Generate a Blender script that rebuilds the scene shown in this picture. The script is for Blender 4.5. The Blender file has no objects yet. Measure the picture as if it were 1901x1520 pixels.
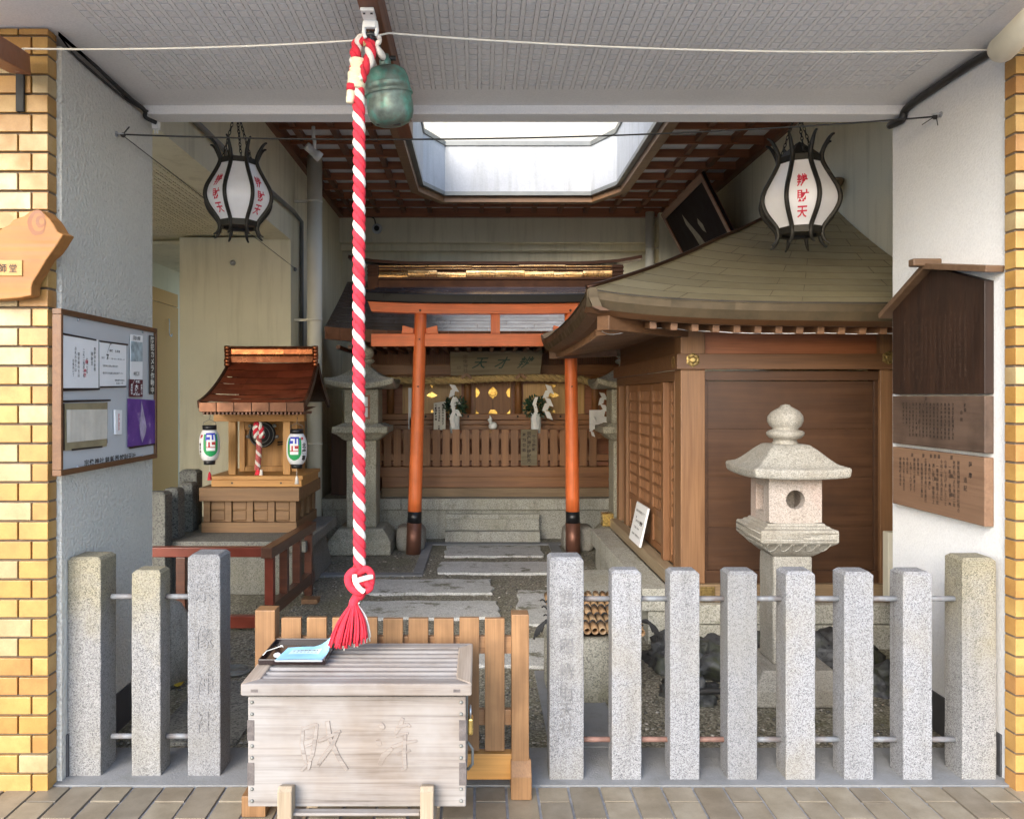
import bpy, bmesh, math, random
from mathutils import Vector, Matrix, noise
R = math.radians
random.seed(7)
S = bpy.context.scene
COL = S.collection

# ---------------------------------------------------------------- camera, sky, sun, exposure
F = 1460.0                      # focal length in photo pixels, principal point (890, 737)
CH = 1.5                        # camera height in metres
cam = bpy.data.cameras.new('camera'); co = bpy.data.objects.new('camera', cam); COL.objects.link(co)
cam.sensor_width = 36.0; cam.lens = 36.0 * F / 1901.0
cam.shift_x = (950.5 - 890) / 1901.0; cam.shift_y = -(760 - 737) / 1901.0
cam.clip_start = 0.05; cam.clip_end = 500
co.location = (0, 0, CH); co.rotation_euler = (R(90), 0, 0)
S.camera = co
SUN_EL, SUN_AZ = R(27), R(24)
w = bpy.data.worlds.new('World'); S.world = w; w.use_nodes = True
nt = w.node_tree; bg = nt.nodes['Background']
sky = nt.nodes.new('ShaderNodeTexSky'); sky.sky_type = 'NISHITA'; sky.sun_disc = False
sky.sun_elevation = SUN_EL; sky.sun_rotation = R(180) + SUN_AZ
nt.links.new(sky.outputs[0], bg.inputs[0]); bg.inputs[1].default_value = 0.15
sky.air_density = .95; sky.dust_density = 1.6; sky.ozone_density = 2.0
sl = bpy.data.lights.new('sun', 'SUN'); so = bpy.data.objects.new('sun', sl); COL.objects.link(so)
sl.energy = 0.7; sl.angle = R(35); sl.color = (1.0, 0.98, 0.95)
sv = Vector((-math.sin(SUN_AZ) * math.cos(SUN_EL), -math.cos(SUN_AZ) * math.cos(SUN_EL), math.sin(SUN_EL)))
so.rotation_euler = (-sv).to_track_quat('-Z', 'Y').to_euler(); so.location = sv * 20
S.view_settings.view_transform = 'Standard'; S.view_settings.look = 'None'
S.view_settings.exposure = 2.0; S.view_settings.gamma = 1.0
S.render.engine = 'CYCLES'
S.cycles.max_bounces = 10; S.cycles.diffuse_bounces = 6; S.cycles.use_denoising = True
S.cycles.sample_clamp_indirect = 6

# ---------------------------------------------------------------- measuring: a photo pixel at a given depth -> metres
def X(px, d): return (px - 890.0) * d / F
def Z(py, d): return CH - (py - 737.0) * d / F
def P(px, py, d): return Vector((X(px, d), d, Z(py, d)))

# ---------------------------------------------------------------- mesh builder
class B:
    def __init__(s): s.v = []; s.f = []; s.m = []; s.sm = []
    def add(s, vs, fs, mi=0, smooth=False):
        k = len(s.v); s.v += [Vector(a) for a in vs]
        for f in fs: s.f.append([k + i for i in f]); s.m.append(mi); s.sm.append(smooth)
        return s
    def box(s, x0, x1, y0, y1, z0, z1, mi=0):
        return s.add([(x0,y0,z0),(x1,y0,z0),(x1,y1,z0),(x0,y1,z0),(x0,y0,z1),(x1,y0,z1),(x1,y1,z1),(x0,y1,z1)],
                     [(0,3,2,1),(4,5,6,7),(0,1,5,4),(1,2,6,5),(2,3,7,6),(3,0,4,7)], mi)
    def bar(s, a, b, wx, wz, mi=0, up=(0,0,1)):          # rectangular bar from a to b
        a = Vector(a); b = Vector(b); t = (b - a).normalized(); u = Vector(up)
        n = t.cross(u).normalized(); u = n.cross(t).normalized()
        vs = []
        for p in (a, b):
            for i, j in ((-1,-1),(1,-1),(1,1),(-1,1)): vs.append(p + n*(i*wx/2) + u*(j*wz/2))
        return s.add(vs, [(0,1,2,3),(7,6,5,4),(0,4,5,1),(1,5,6,2),(2,6,7,3),(3,7,4,0)], mi)
    def prism(s, poly, axis, a0, a1, mi=0, smooth=False):
        def mp(u, v, a): return {'x': (a,u,v), 'y': (u,a,v), 'z': (u,v,a)}[axis]
        n = len(poly)
        s.add([mp(u,v,a0) for u,v in poly] + [mp(u,v,a1) for u,v in poly],
              [tuple(range(n)), tuple(range(2*n-1, n-1, -1))] + [(i, i+n, (i+1)%n+n, (i+1)%n) for i in range(n)], mi, smooth)
        return s
    def tube(s, pts, r, n=8, closed=False, mi=0, flat=1.0):
        pts = [Vector(p) for p in pts]; m = len(pts)
        rs = r if isinstance(r, (list, tuple)) else [r]*m
        ring0 = None; vs = []; fs = []
        nrm = None
        for i in range(m):
            if closed: t = pts[(i+1)%m] - pts[i-1]
            else: t = pts[min(i+1,m-1)] - pts[max(i-1,0)]
            t.normalize()
            if nrm is None:
                nrm = t.orthogonal().normalized()
            else:
                nrm = (nrm - t*nrm.dot(t))
                nrm = nrm.normalized() if nrm.length > 1e-6 else t.orthogonal().normalized()
            bn = t.cross(nrm)
            for k in range(n):
                a = 2*math.pi*k/n
                vs.append(pts[i] + nrm*(math.cos(a)*rs[i]) + bn*(math.sin(a)*rs[i]*flat))
        for i in range(m if closed else m-1):
            for k in range(n):
                fs.append((i*n+k, i*n+(k+1)%n, ((i+1)%m)*n+(k+1)%n, ((i+1)%m)*n+k))
        if not closed:
            fs.append(tuple(range(n))); fs.append(tuple(range((m-1)*n+n-1, (m-1)*n-1, -1)))
        return s.add(vs, fs, mi, True)
    def lathe(s, prof, c, n=24, off=0.0, mat=None, mi=0, smooth=True):
        c = Vector(c); vs = []; fs = []; m = len(prof)
        for r, z in prof:
            for k in range(n):
                a = off + 2*math.pi*k/n; p = Vector((r*math.cos(a), r*math.sin(a), z))
                vs.append(c + (mat @ p if mat else p))
        for i in range(m-1):
            for k in range(n): fs.append((i*n+k, i*n+(k+1)%n, (i+1)*n+(k+1)%n, (i+1)*n+k))
        fs.append(tuple(range(n-1,-1,-1))); fs.append(tuple(range((m-1)*n, m*n)))
        return s.add(vs, fs, mi, smooth)
    def sq(s, prof, c, dy=1.0, mi=0):                    # square-plan lathe; r = half side
        c = Vector(c); vs = []; fs = []; m = len(prof)
        for r, z in prof:
            for i, j in ((-1,-1),(1,-1),(1,1),(-1,1)): vs.append(c + Vector((i*r, j*r*dy, z)))
        for i in range(m-1):
            for k in range(4): fs.append((i*4+k, i*4+(k+1)%4, (i+1)*4+(k+1)%4, (i+1)*4+k))
        fs.append((3,2,1,0)); fs.append(tuple(range((m-1)*4, m*4)))
        return s.add(vs, fs, mi)
    def sheet(s, rows, mi=0, smooth=True):
        k = len(rows[0]); vs = [p for r in rows for p in r]; fs = []
        for i in range(len(rows)-1):
            for j in range(k-1): fs.append((i*k+j, i*k+j+1, (i+1)*k+j+1, (i+1)*k+j))
        return s.add(vs, fs, mi, smooth)
    def blob(s, c, rad, seed=0, amp=.15, n=14, fr=1.6, mi=0):
        c = Vector(c); vs = []; fs = []; sd = Vector((seed*7.3, seed*3.1, seed*5.7))
        for i in range(n+1):
            th = math.pi*i/n
            for k in range(2*n):
                a = math.pi*k/n; d = Vector((math.sin(th)*math.cos(a), math.sin(th)*math.sin(a), math.cos(th)))
                q = 1 + amp*noise.noise(d*fr + sd) + amp*.5*noise.noise(d*fr*2.7 + sd)
                vs.append(c + Vector((d.x*rad[0]*q, d.y*rad[1]*q, d.z*rad[2]*q)))
        for i in range(n):
            for k in range(2*n): fs.append((i*2*n+k, (i+1)*2*n+k, (i+1)*2*n+(k+1)%(2*n), i*2*n+(k+1)%(2*n)))
        return s.add(vs, fs, mi, True)
    def xf(s, fn):
        s.v = [Vector(fn(p)) for p in s.v]; return s

ORG = {}
def _mesh(name, b, mats, origin, recalc=True):
    me = bpy.data.meshes.new(name)
    me.from_pydata([p - origin for p in b.v], [], b.f)
    if not isinstance(mats, (list, tuple)): mats = [mats]
    for m in mats: me.materials.append(m)
    me.polygons.foreach_set('material_index', b.m); me.polygons.foreach_set('use_smooth', b.sm)
    if recalc:
        bm = bmesh.new(); bm.from_mesh(me)
        bmesh.ops.remove_doubles(bm, verts=bm.verts, dist=1e-5)
        bmesh.ops.recalc_face_normals(bm, faces=bm.faces); bm.to_mesh(me); bm.free()
    me.update(); return me
def _obj(name, b, mats, origin, bevel, recalc):
    o = bpy.data.objects.new(name, _mesh(name, b, mats, origin, recalc)); COL.objects.link(o)
    if bevel:
        md = o.modifiers.new('bevel', 'BEVEL'); md.width = bevel; md.segments = 2; md.limit_method = 'ANGLE'; md.angle_limit = R(50)
    ORG[o.name] = origin
    return o
def tag(o, label=None, cat=None, group=None, kind=None):
    if label: o['label'] = label
    if cat: o['category'] = cat
    if group: o['group'] = group
    if kind: o['kind'] = kind
    return o
def thing(name, loc, label, cat, group=None):
    o = bpy.data.objects.new(name, None); COL.objects.link(o); o.empty_display_size = .05
    o.location = loc; ORG[o.name] = Vector(loc); return tag(o, label, cat, group)
def part(name, b, mats, parent, bevel=0, label=None, recalc=True, kind=None):
    o = _obj(name, b, mats, ORG[parent.name], bevel, recalc); o.parent = parent
    if label: o['label'] = label
    if kind: o['kind'] = kind
    return o
def solo(name, b, mats, label, cat, group=None, bevel=0, recalc=True):
    c = Vector((sum(p.x for p in b.v)/len(b.v), sum(p.y for p in b.v)/len(b.v), min(p.z for p in b.v)))
    o = _obj(name, b, mats, c, bevel, recalc); o.location = c; return tag(o, label, cat, group)
def struct(name, b, mats, bevel=0, recalc=True):
    o = _obj(name, b, mats, Vector((0,0,0)), bevel, recalc); o['kind'] = 'structure'; return o
def kids(o): return [c for c in bpy.data.objects if c.parent == o]
def copy_tree(o, parent=None):
    ch = kids(o)
    c = o.copy(); COL.objects.link(c); c.parent = parent
    for k in ch: copy_tree(k, c)
    return c

# ---------------------------------------------------------------- lettering
_tc = bpy.data.curves.new('lettering', 'FONT'); _to = bpy.data.objects.new('lettering', _tc); COL.objects.link(_to)
_cache = {}
def glyph(ch, bold=0.0):
    k = (ch, bold)
    if k in _cache: return _cache[k]
    _tc.body = ch; _tc.size = 1.0; _tc.offset = bold; _tc.resolution_u = 2
    dg = bpy.context.evaluated_depsgraph_get(); dg.update()
    me = bpy.data.meshes.new_from_object(_to.evaluated_get(dg))
    vs = [tuple(v.co)[:2] for v in me.vertices]; fs = [tuple(p.vertices) for p in me.polygons]
    bpy.data.meshes.remove(me)
    _cache[k] = (vs, fs); return _cache[k]
def letter(b, ch, fn, cx, cy, sx, sy, bold=0.0, mi=0, slant=0.0, skel=1.0):
    vs, fs = glyph(ch, bold)
    if not vs: return
    x0 = min(v[0] for v in vs); x1 = max(v[0] for v in vs); y0 = min(v[1] for v in vs); y1 = max(v[1] for v in vs)
    mx, my = (x0+x1)/2, (y0+y1)/2
    b.add([fn(cx + (v[0]-mx)*sx + slant*(v[1]-my)*sy, cy + (v[1]-my)*sy) for v in vs], fs, mi)
def text_v(b, s, fn, cx, top, size, pitch=None, bold=0.0, mi=0, wid=1.0, slant=0.0):   # vertical column
    pitch = pitch or size*1.05
    for i, ch in enumerate(s):
        if ch != ' ': letter(b, ch, fn, cx, top - size/2 - i*pitch, size*wid, size, bold, mi, slant)
def text_h(b, s, fn, x0, cy, size, pitch=None, bold=0.0, mi=0, wid=1.0, slant=0.0):
    pitch = pitch or size*1.05
    for i, ch in enumerate(s):
        if ch != ' ': letter(b, ch, fn, x0 + size*wid/2 + i*pitch, cy, size*wid, size, bold, mi, slant)

# ---------------------------------------------------------------- materials
def _new(name):
    m = bpy.data.materials.new(name); m.use_nodes = True; t = m.node_tree
    return m, t, t.nodes['Principled BSDF']
def _n(t, kind, **kw):
    n = t.nodes.new(kind)
    for k, v in kw.items():
        if k.startswith('i_'): n.inputs[k[2:].replace('_', ' ')].default_value = v
        else: setattr(n, k, v)
    return n
def _ramp(t, fac, stops, interp='LINEAR'):
    r = t.nodes.new('ShaderNodeValToRGB'); r.color_ramp.interpolation = interp; el = r.color_ramp.elements
    while len(el) < len(stops): el.new(0.5)
    for e, (p, c) in zip(el, stops):
        e.position = p; e.color = (*c, 1) if len(c) == 3 else c
    t.links.new(fac, r.inputs[0]); return r.outputs[0]
def _mix(t, fac, a, b, mode='MIX'):
    n = t.nodes.new('ShaderNodeMix'); n.data_type = 'RGBA'; n.blend_type = mode
    for sock, v in ((n.inputs[0], fac), (n.inputs[6], a), (n.inputs[7], b)):
        if isinstance(v, (int, float)): sock.default_value = v
        elif isinstance(v, tuple): sock.default_value = (*v, 1)
        else: t.links.new(v, sock)
    return n.outputs[2]
def _pos(t, scale=(1,1,1), rnd=0.0):
    g = t.nodes.new('ShaderNodeNewGeometry'); v = g.outputs['Position']
    if rnd:
        m = _n(t, 'ShaderNodeVectorMath', operation='MULTIPLY_ADD')
        t.links.new(g.outputs['Random Per Island'], m.inputs[0]); m.inputs[1].default_value = (rnd, rnd*1.7, rnd*.6)
        t.links.new(v, m.inputs[2]); v = m.outputs[0]
    mp = t.nodes.new('ShaderNodeMapping'); mp.inputs['Scale'].default_value = scale
    t.links.new(v, mp.inputs[0]); return mp.outputs[0], g
def _noise(t, vec, scale, detail=4, rough=.55, dist=0):
    n = t.nodes.new('ShaderNodeTexNoise'); n.inputs['Scale'].default_value = scale; n.inputs['Detail'].default_value = detail
    n.inputs['Roughness'].default_value = rough; n.inputs['Distortion'].default_value = dist
    t.links.new(vec, n.inputs['Vector']); return n.outputs[0]
def _bump(t, bs, h, strength, dist):
    b = t.nodes.new('ShaderNodeBump'); b.inputs['Strength'].default_value = strength; b.inputs['Distance'].default_value = dist
    t.links.new(h, b.inputs['Height']); t.links.new(b.outputs[0], bs.inputs['Normal']); return b
def _isl(t, col, g, var):
    h = t.nodes.new('ShaderNodeHueSaturation'); m = _n(t, 'ShaderNodeMapRange')
    m.inputs[3].default_value = 1-var; m.inputs[4].default_value = 1+var
    t.links.new(g.outputs['Random Per Island'], m.inputs[0]); t.links.new(m.outputs[0], h.inputs['Value'])
    t.links.new(col, h.inputs['Color']); return h.outputs[0]

def plain(name, c, rough=.5, metal=0.0, var=.12, scale=12, bump=0.0, spec=None):
    m, t, b = _new(name); v, g = _pos(t)
    f = _noise(t, v, scale, 5)
    col = _ramp(t, f, [(.25, tuple(x*(1-var) for x in c)), (.75, tuple(min(1, x*(1+var)) for x in c))])
    t.links.new(col, b.inputs['Base Color']); b.inputs['Metallic'].default_value = metal
    rr = _ramp(t, f, [(.3, (rough*.85,)*3), (.7, (min(1, rough*1.15),)*3)]); t.links.new(rr, b.inputs['Roughness'])
    if spec is not None: b.inputs['Specular IOR Level'].default_value = spec
    if bump: _bump(t, b, _noise(t, v, scale*6, 3), bump, .003)
    return m
def plaster(name, c, bump=.5, scale=130, stain=.18, streak=True, depth=.006):
    m, t, b = _new(name); v, g = _pos(t)
    big = _noise(t, v, .9, 5, .6)
    v2, _ = _pos(t, (7, 7, .5)); st = _noise(t, v2, 1.6, 4, .6)
    col = _ramp(t, big, [(.3, tuple(x*(1-stain) for x in c)), (.65, c)])
    if streak:
        col = _mix(t, .38, col, _ramp(t, st, [(.32, (.62, .6, .52)), (.5, (1, 1, 1))]), 'MULTIPLY')
    fine = _noise(t, v, scale, 3, .6)
    col = _mix(t, .35, col, _ramp(t, fine, [(.3, (.72,)*3), (.6, (1,)*3)]), 'MULTIPLY')
    t.links.new(col, b.inputs['Base Color']); b.inputs['Roughness'].default_value = .85
    _bump(t, b, fine, bump, depth); return m
def wood(name, c1, c2, axis='z', sc=1.0, rough=.55, bump=.25, var=.14, grey=None, coat=0.0, spots=0.0, streak=0.0):
    m, t, b = _new(name)
    a, q = 1.6*sc, 26*sc; scl = {'x': (a,q,q), 'y': (q,a,q), 'z': (q,q,a)}[axis]
    v, g = _pos(t, scl, 13.0)
    n1 = _noise(t, v, 1.0, 6, .62, .6)
    a, q = 4*sc, 190*sc; scl = {'x': (a,q,q), 'y': (q,a,q), 'z': (q,q,a)}[axis]
    v2, _ = _pos(t, scl, 5.0); n2 = _noise(t, v2, 1.0, 3, .5)
    col = _ramp(t, n1, [(.28, c1), (.72, c2)])
    col = _mix(t, .55, col, _ramp(t, n2, [(.3, (.62,.58,.55)), (.6, (1,1,1))]), 'MULTIPLY')
    v3, _ = _pos(t); n3 = _noise(t, v3, 2.3, 5, .6)
    if grey: col = _mix(t, _ramp(t, n3, [(.38, (0,0,0)), (.62, (1,1,1))]), col, grey)
    if spots: col = _mix(t, spots, col, _ramp(t, _noise(t, v3, 5, 4), [(.4, (.5,.48,.45)), (.6, (1,1,1))]), 'MULTIPLY')
    if streak:
        a, q = 1.1*sc, 60*sc; scl = {'x': (a,q,q), 'y': (q,a,q), 'z': (q,q,a)}[axis]
        v4, _ = _pos(t, scl, 3.0); n4 = _noise(t, v4, 1.0, 7, .7, .8)
        col = _mix(t, streak, col, _ramp(t, n4, [(.30, (.35,.31,.29)), (.42, (.8,.78,.77)), (.55, (1,1,1))]), 'MULTIPLY')
    col = _isl(t, col, g, var)
    t.links.new(col, b.inputs['Base Color'])
    t.links.new(_ramp(t, n2, [(.2, (rough*.8,)*3), (.8, (min(1,rough*1.25),)*3)]), b.inputs['Roughness'])
    b.inputs['Coat Weight'].default_value = coat; b.inputs['Coat Roughness'].default_value = .25
    _bump(t, b, n1, bump, .004); return m
def granite(name, light, dark, scale=190, stain=(.45,.42,.30), amt=.3, rough=.75, bump=.35, moss=None, mossamt=(.5,.62), lichen_z=None):
    m, t, b = _new(name); v, g = _pos(t, (1,1,1), 3.0)
    vo = _n(t, 'ShaderNodeTexVoronoi'); vo.inputs['Scale'].default_value = scale; t.links.new(v, vo.inputs['Vector'])
    sep = t.nodes.new('ShaderNodeSeparateColor'); t.links.new(vo.outputs['Color'], sep.inputs[0])
    mid = tuple((a*.62+c*.38) for a, c in zip(light, dark))
    col = _ramp(t, sep.outputs[0], [(0, dark), (.16, tuple((x+y)/2 for x, y in zip(dark, mid))), (.3, mid), (.62, light), (1, tuple(min(1, x*1.15) for x in light))])
    fn = _noise(t, v, scale*.45, 4, .6)
    col = _mix(t, .5, col, _ramp(t, fn, [(.3, (.6,.6,.6)), (.6, (1,1,1))]), 'MULTIPLY')
    big = _noise(t, v, 2.4, 6, .6)
    col = _mix(t, _ramp(t, big, [(.45, (0,0,0)), (.75, (amt,)*3)]), col, stain)
    vs_, _ = _pos(t, (16, 16, .9), 3.0); stn = _noise(t, vs_, 1.0, 6, .65)
    col = _mix(t, .55, col, _ramp(t, stn, [(.30, (.55,.53,.49)), (.46, (.93,.92,.90)), (.6, (1,1,1))]), 'MULTIPLY')
    if lichen_z:
        z0, z1, lc = lichen_z
        sx = t.nodes.new('ShaderNodeSeparateXYZ'); t.links.new(g.outputs['Position'], sx.inputs[0])
        ad = _n(t, 'ShaderNodeMath', operation='MULTIPLY_ADD'); t.links.new(_noise(t, v, 7, 5), ad.inputs[0]); ad.inputs[1].default_value = .5
        t.links.new(sx.outputs[2], ad.inputs[2])
        mr = _n(t, 'ShaderNodeMapRange'); t.links.new(ad.outputs[0], mr.inputs[0]); mr.inputs[1].default_value = z0+.25; mr.inputs[2].default_value = z1+.25
        col = _mix(t, mr.outputs[0], col, _mix(t, 1.0, col, lc, 'MULTIPLY'))
    if moss:
        mm = _noise(t, v, 4.5, 7, .68)
        col = _mix(t, _ramp(t, mm, [(mossamt[0], (0,0,0)), (mossamt[1], (.85,)*3)]), col, moss)
    t.links.new(col, b.inputs['Base Color']); b.inputs['Roughness'].default_value = rough
    _bump(t, b, fn, bump, .004); return m
def tiles(name, cols, rough=.4, mott=.25, bump=.2, dirt=None, sc=9):
    m, t, b = _new(name); v, g = _pos(t, (1,1,1), 9.0)
    col = _ramp(t, g.outputs['Random Per Island'], [(i/(len(cols)), c) for i, c in enumerate(cols)], 'CONSTANT')
    f = _noise(t, v, sc, 6, .6)
    col = _mix(t, mott, col, _ramp(t, f, [(.35, dirt or (.45,.4,.35)), (.62, (1,1,1))]), 'MULTIPLY')
    f2 = _noise(t, v, 160, 2); col = _mix(t, .25, col, _ramp(t, f2, [(.35, (.7,.7,.7)), (.6, (1,1,1))]), 'MULTIPLY')
    t.links.new(col, b.inputs['Base Color'])
    t.links.new(_ramp(t, f, [(.3, (min(1,rough*1.3),)*3), (.7, (rough*.8,)*3)]), b.inputs['Roughness'])
    _bump(t, b, f, bump, .003); return m
def copper(name, c1, c2, rough=.3, metal=.85, sc=5, bump=.15, island=.12):
    m, t, b = _new(name); v, g = _pos(t, (1,1,1), 6.0)
    f = _noise(t, v, sc, 6, .62)
    col = _ramp(t, f, [(.3, c1), (.7, c2)]); col = _isl(t, col, g, island)
    t.links.new(col, b.inputs['Base Color']); b.inputs['Metallic'].default_value = metal
    t.links.new(_ramp(t, f, [(.3, (rough*1.3,)*3), (.7, (rough*.8,)*3)]), b.inputs['Roughness'])
    _bump(t, b, _noise(t, v, 9, 3), bump, .01); return m
# ---------------------------------------------------------------- material instances
M = {}
M['plaster_grey'] = plaster('plaster_grey', (.68, .665, .60), 1.0, 62, .16, False, .014)
M['plaster_white'] = plaster('plaster_white', (.77, .765, .75), .6, 110, .08, False)
M['plaster_cream'] = plaster('plaster_cream', (.79, .73, .53), .25, 160, .15)
M['ceiling'] = plaster('ceiling', (.82, .79, .75), .35, 120, .12, False)
M['beam'] = plaster('beam', (.80, .785, .76), .4, 120, .10, False)
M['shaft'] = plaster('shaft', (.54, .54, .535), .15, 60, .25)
M['cream_wall'] = plaster('cream_wall', (.47, .435, .36), .2, 90, .15)
M['beige_panel'] = plaster('beige_panel', (.70, .40, .12), .1, 90, .05, False)
M['dark_joint'] = plain('dark_joint', (.13, .095, .065), .8)
M['brick'] = tiles('brick', [(.43,.245,.065), (.45,.265,.075), (.42,.225,.06), (.46,.285,.09), (.44,.25,.068), (.43,.235,.06), (.44,.33,.17), (.41,.21,.06), (.46,.275,.08)], .38, .5, .12, (.55,.42,.32), 9)
M['pave'] = tiles('pave', [(.255,.215,.155), (.29,.245,.175), (.235,.195,.14), (.27,.225,.16), (.22,.188,.14), (.30,.255,.185)], .40, .5, .15, (.48,.44,.38), 8)
M['grout'] = plain('grout', (.27, .275, .29), .9, 0, .3, 30, .4)
M['concrete'] = plaster('concrete', (.25, .252, .25), .5, 140, .35)
M['pale_paving'] = plaster('pale_paving', (.55, .545, .53), .3, 60, .15, False)
M['skirting'] = plain('skirting', (.06, .06, .065), .6, 0, .3, 40, .3)
M['granite'] = granite('granite', (.265, .268, .278), (.085, .085, .092), 330, (.235,.215,.17), .5)
M['granite_b'] = granite('granite_b', (.225, .228, .238), (.075, .075, .082), 330, (.19,.18,.15), .5)
M['granite_c'] = granite('granite_c', (.285, .287, .295), (.09, .09, .097), 330, (.23,.20,.14), .7)
M['granite_lichen'] = granite('granite_lichen', (.275, .272, .268), (.085, .085, .085), 330, (.24,.22,.16), .5, lichen_z=(.50, .80, (1.02, .93, .66)))
M['granite_warm'] = granite('granite_warm', (.335, .32, .275), (.17, .155, .13), 260, (.20,.17,.125), .8)
M['granite_old'] = granite('granite_old', (.42, .395, .31), (.14, .135, .11), 200, (.24,.22,.14), .55, moss=(.13,.13,.07), mossamt=(.56,.74))
M['granite_base'] = granite('granite_base', (.46, .445, .38), (.17, .17, .145), 200, (.28,.26,.17), .5, moss=(.15,.15,.08), mossamt=(.58,.76))
M['granite_dark'] = granite('granite_dark', (.20, .20, .18), (.05, .05, .05), 120, (.10,.10,.08), .5)
M['slab'] = granite('slab', (.60, .595, .56), (.30, .30, .28), 200, (.34,.33,.26), .4, moss=(.11,.105,.055), mossamt=(.57,.64))
M['rock'] = granite('rock', (.07, .073, .077), (.02, .02, .024), 40, (.05,.052,.04), .7, .6, 1.0, moss=(.045,.05,.025))
M['wd_new_z'] = wood('wd_new_z', (.235,.118,.046), (.35,.19,.082), 'z', 1, .5, .25, .16, spots=.5)
M['wd_new_x'] = wood('wd_new_x', (.26,.13,.055), (.36,.20,.095), 'x', 1, .5)
M['wd_grey_x'] = wood('wd_grey_x', (.165,.128,.10), (.30,.255,.215), 'x', .8, .7, .35, .06, grey=(.30,.28,.262), streak=1.0)
M['wd_grey_y'] = wood('wd_grey_y', (.30,.235,.17), (.44,.36,.285), 'y', 1, .7, .3, .08)
M['wd_grey_z'] = wood('wd_grey_z', (.26,.195,.125), (.42,.34,.24), 'z', 1, .7, .3, .08)
M['wd_end'] = wood('wd_end', (.07,.06,.058), (.17,.145,.135), 'y', 1.5, .7)
M['wd_mid_x'] = wood('wd_mid_x', (.17,.085,.035), (.29,.15,.066), 'x', 1, .5)
M['wd_mid_y'] = wood('wd_mid_y', (.17,.085,.035), (.29,.15,.066), 'y', 1, .5)
M['wd_mid_z'] = wood('wd_mid_z', (.17,.085,.035), (.29,.15,.066), 'z', 1, .5)
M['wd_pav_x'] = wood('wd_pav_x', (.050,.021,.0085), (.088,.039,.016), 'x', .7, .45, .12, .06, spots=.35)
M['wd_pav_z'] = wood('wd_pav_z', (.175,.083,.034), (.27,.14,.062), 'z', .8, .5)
M['wd_pav_y'] = wood('wd_pav_y', (.15,.075,.036), (.23,.12,.06), 'y', .8, .5)
M['wd_beam_x'] = wood('wd_beam_x', (.105,.047,.018), (.165,.078,.032), 'x', .8, .5)
M['wd_beam_y'] = wood('wd_beam_y', (.105,.047,.018), (.165,.078,.032), 'y', .8, .5)
M['wd_hon_x'] = wood('wd_hon_x', (.185,.070,.021), (.31,.135,.044), 'x', .8, .45)
M['wd_hon_z'] = wood('wd_hon_z', (.20,.084,.029), (.33,.155,.058), 'z', .8, .5)
M['brass_old'] = copper('brass_old', (.20,.14,.055), (.45,.32,.12), .42, .85, 60, .3)
M['wd_red_z'] = wood('wd_red_z', (.165,.070,.025), (.26,.12,.047), 'z', 1, .5)
M['wd_dark_x'] = wood('wd_dark_x', (.23,.078,.032), (.36,.135,.06), 'x', 1, .45)
M['wd_dark_y'] = wood('wd_dark_y', (.12,.042,.018), (.20,.075,.034), 'y', 1, .45)
M['wd_dark_z'] = wood('wd_dark_z', (.055,.018,.008), (.10,.036,.016), 'z', 1, .45)
M['wd_sill_x'] = wood('wd_sill_x', (.19,.12,.06), (.29,.20,.11), 'x', 1, .6)
M['wd_sill_y'] = wood('wd_sill_y', (.26,.19,.11), (.38,.29,.18), 'y', 1, .6)
M['wd_hinoki_x'] = wood('wd_hinoki_x', (.44,.205,.048), (.53,.275,.075), 'x', 1, .5, .08, .05)
M['wd_hinoki_z'] = wood('wd_hinoki_z', (.43,.205,.050), (.53,.28,.08), 'z', 1, .5, .08, .05)
M['wd_cab'] = wood('wd_cab', (.175,.09,.035), (.26,.145,.06), 'x', 1, .55, .15, .08)
M['wd_gold'] = wood('wd_gold', (.50,.30,.10), (.60,.37,.14), 'z', .6, .4, .06, .04)
M['wd_board'] = wood('wd_board', (.165,.092,.052), (.23,.135,.08), 'y', .6, .6, .08, .04)
M['wd_board_dark'] = wood('wd_board_dark', (.075,.045,.03), (.125,.08,.055), 'y', .6, .6, .08, .04, spots=.7)
M['wd_board_black'] = wood('wd_board_black', (.018,.0075,.004), (.042,.018,.009), 'z', .7, .5, .1, .05, spots=.5)
M['wd_eave'] = wood('wd_eave', (.10,.055,.028), (.17,.10,.055), 'x', .7, .6)
M['wd_plaque'] = wood('wd_plaque', (.14,.115,.07), (.26,.22,.145), 'x', .8, .75, .4, .05)
M['wd_slab'] = wood('wd_slab', (.33,.135,.03), (.44,.21,.06), 'x', .35, .6, .06, .02, spots=.35)
M['wd_rail_x'] = wood('wd_rail_x', (.06,.018,.009), (.115,.034,.015), 'x', .7, .35, .08, .06, coat=.3)
M['wd_rail_y'] = wood('wd_rail_y', (.07,.026,.013), (.13,.05,.024), 'y', .7, .35, .08, .06, coat=.3)
M['bark'] = plain('bark', (.22,.12,.06), .8, 0, .4, 25, .6)
M['red_lacquer'] = plain('red_lacquer', (.16, .026, .012), .35, 0, .25, 9)
M['orange'] = wood('orange', (.84,.175,.045), (.94,.235,.066), 'z', .8, .42, .12, .04, spots=.22)
M['orange_x'] = wood('orange_x', (.84,.175,.045), (.94,.235,.066), 'x', .8, .42, .12, .04, spots=.22)
M['torii_black'] = plain('torii_black', (.014, .014, .015), .3, 0, .2, 4, spec=.25)
M['black'] = plain('black', (.012, .012, .013), .35)
M['black_matt'] = plain('black_matt', (.02, .019, .018), .7)
M['ink'] = plain('ink', (.018, .014, .012), .7)
M['ink_soft'] = plain('ink_soft', (.06, .045, .035), .8)
M['ink_black'] = plain('ink_black', (.02, .012, .008), .8)
M['ink_red'] = plain('ink_red', (.62, .03, .06), .6)
M['copper_sleeve'] = copper('copper_sleeve', (.16,.07,.045), (.26,.12,.08), .42, .6)
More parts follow.
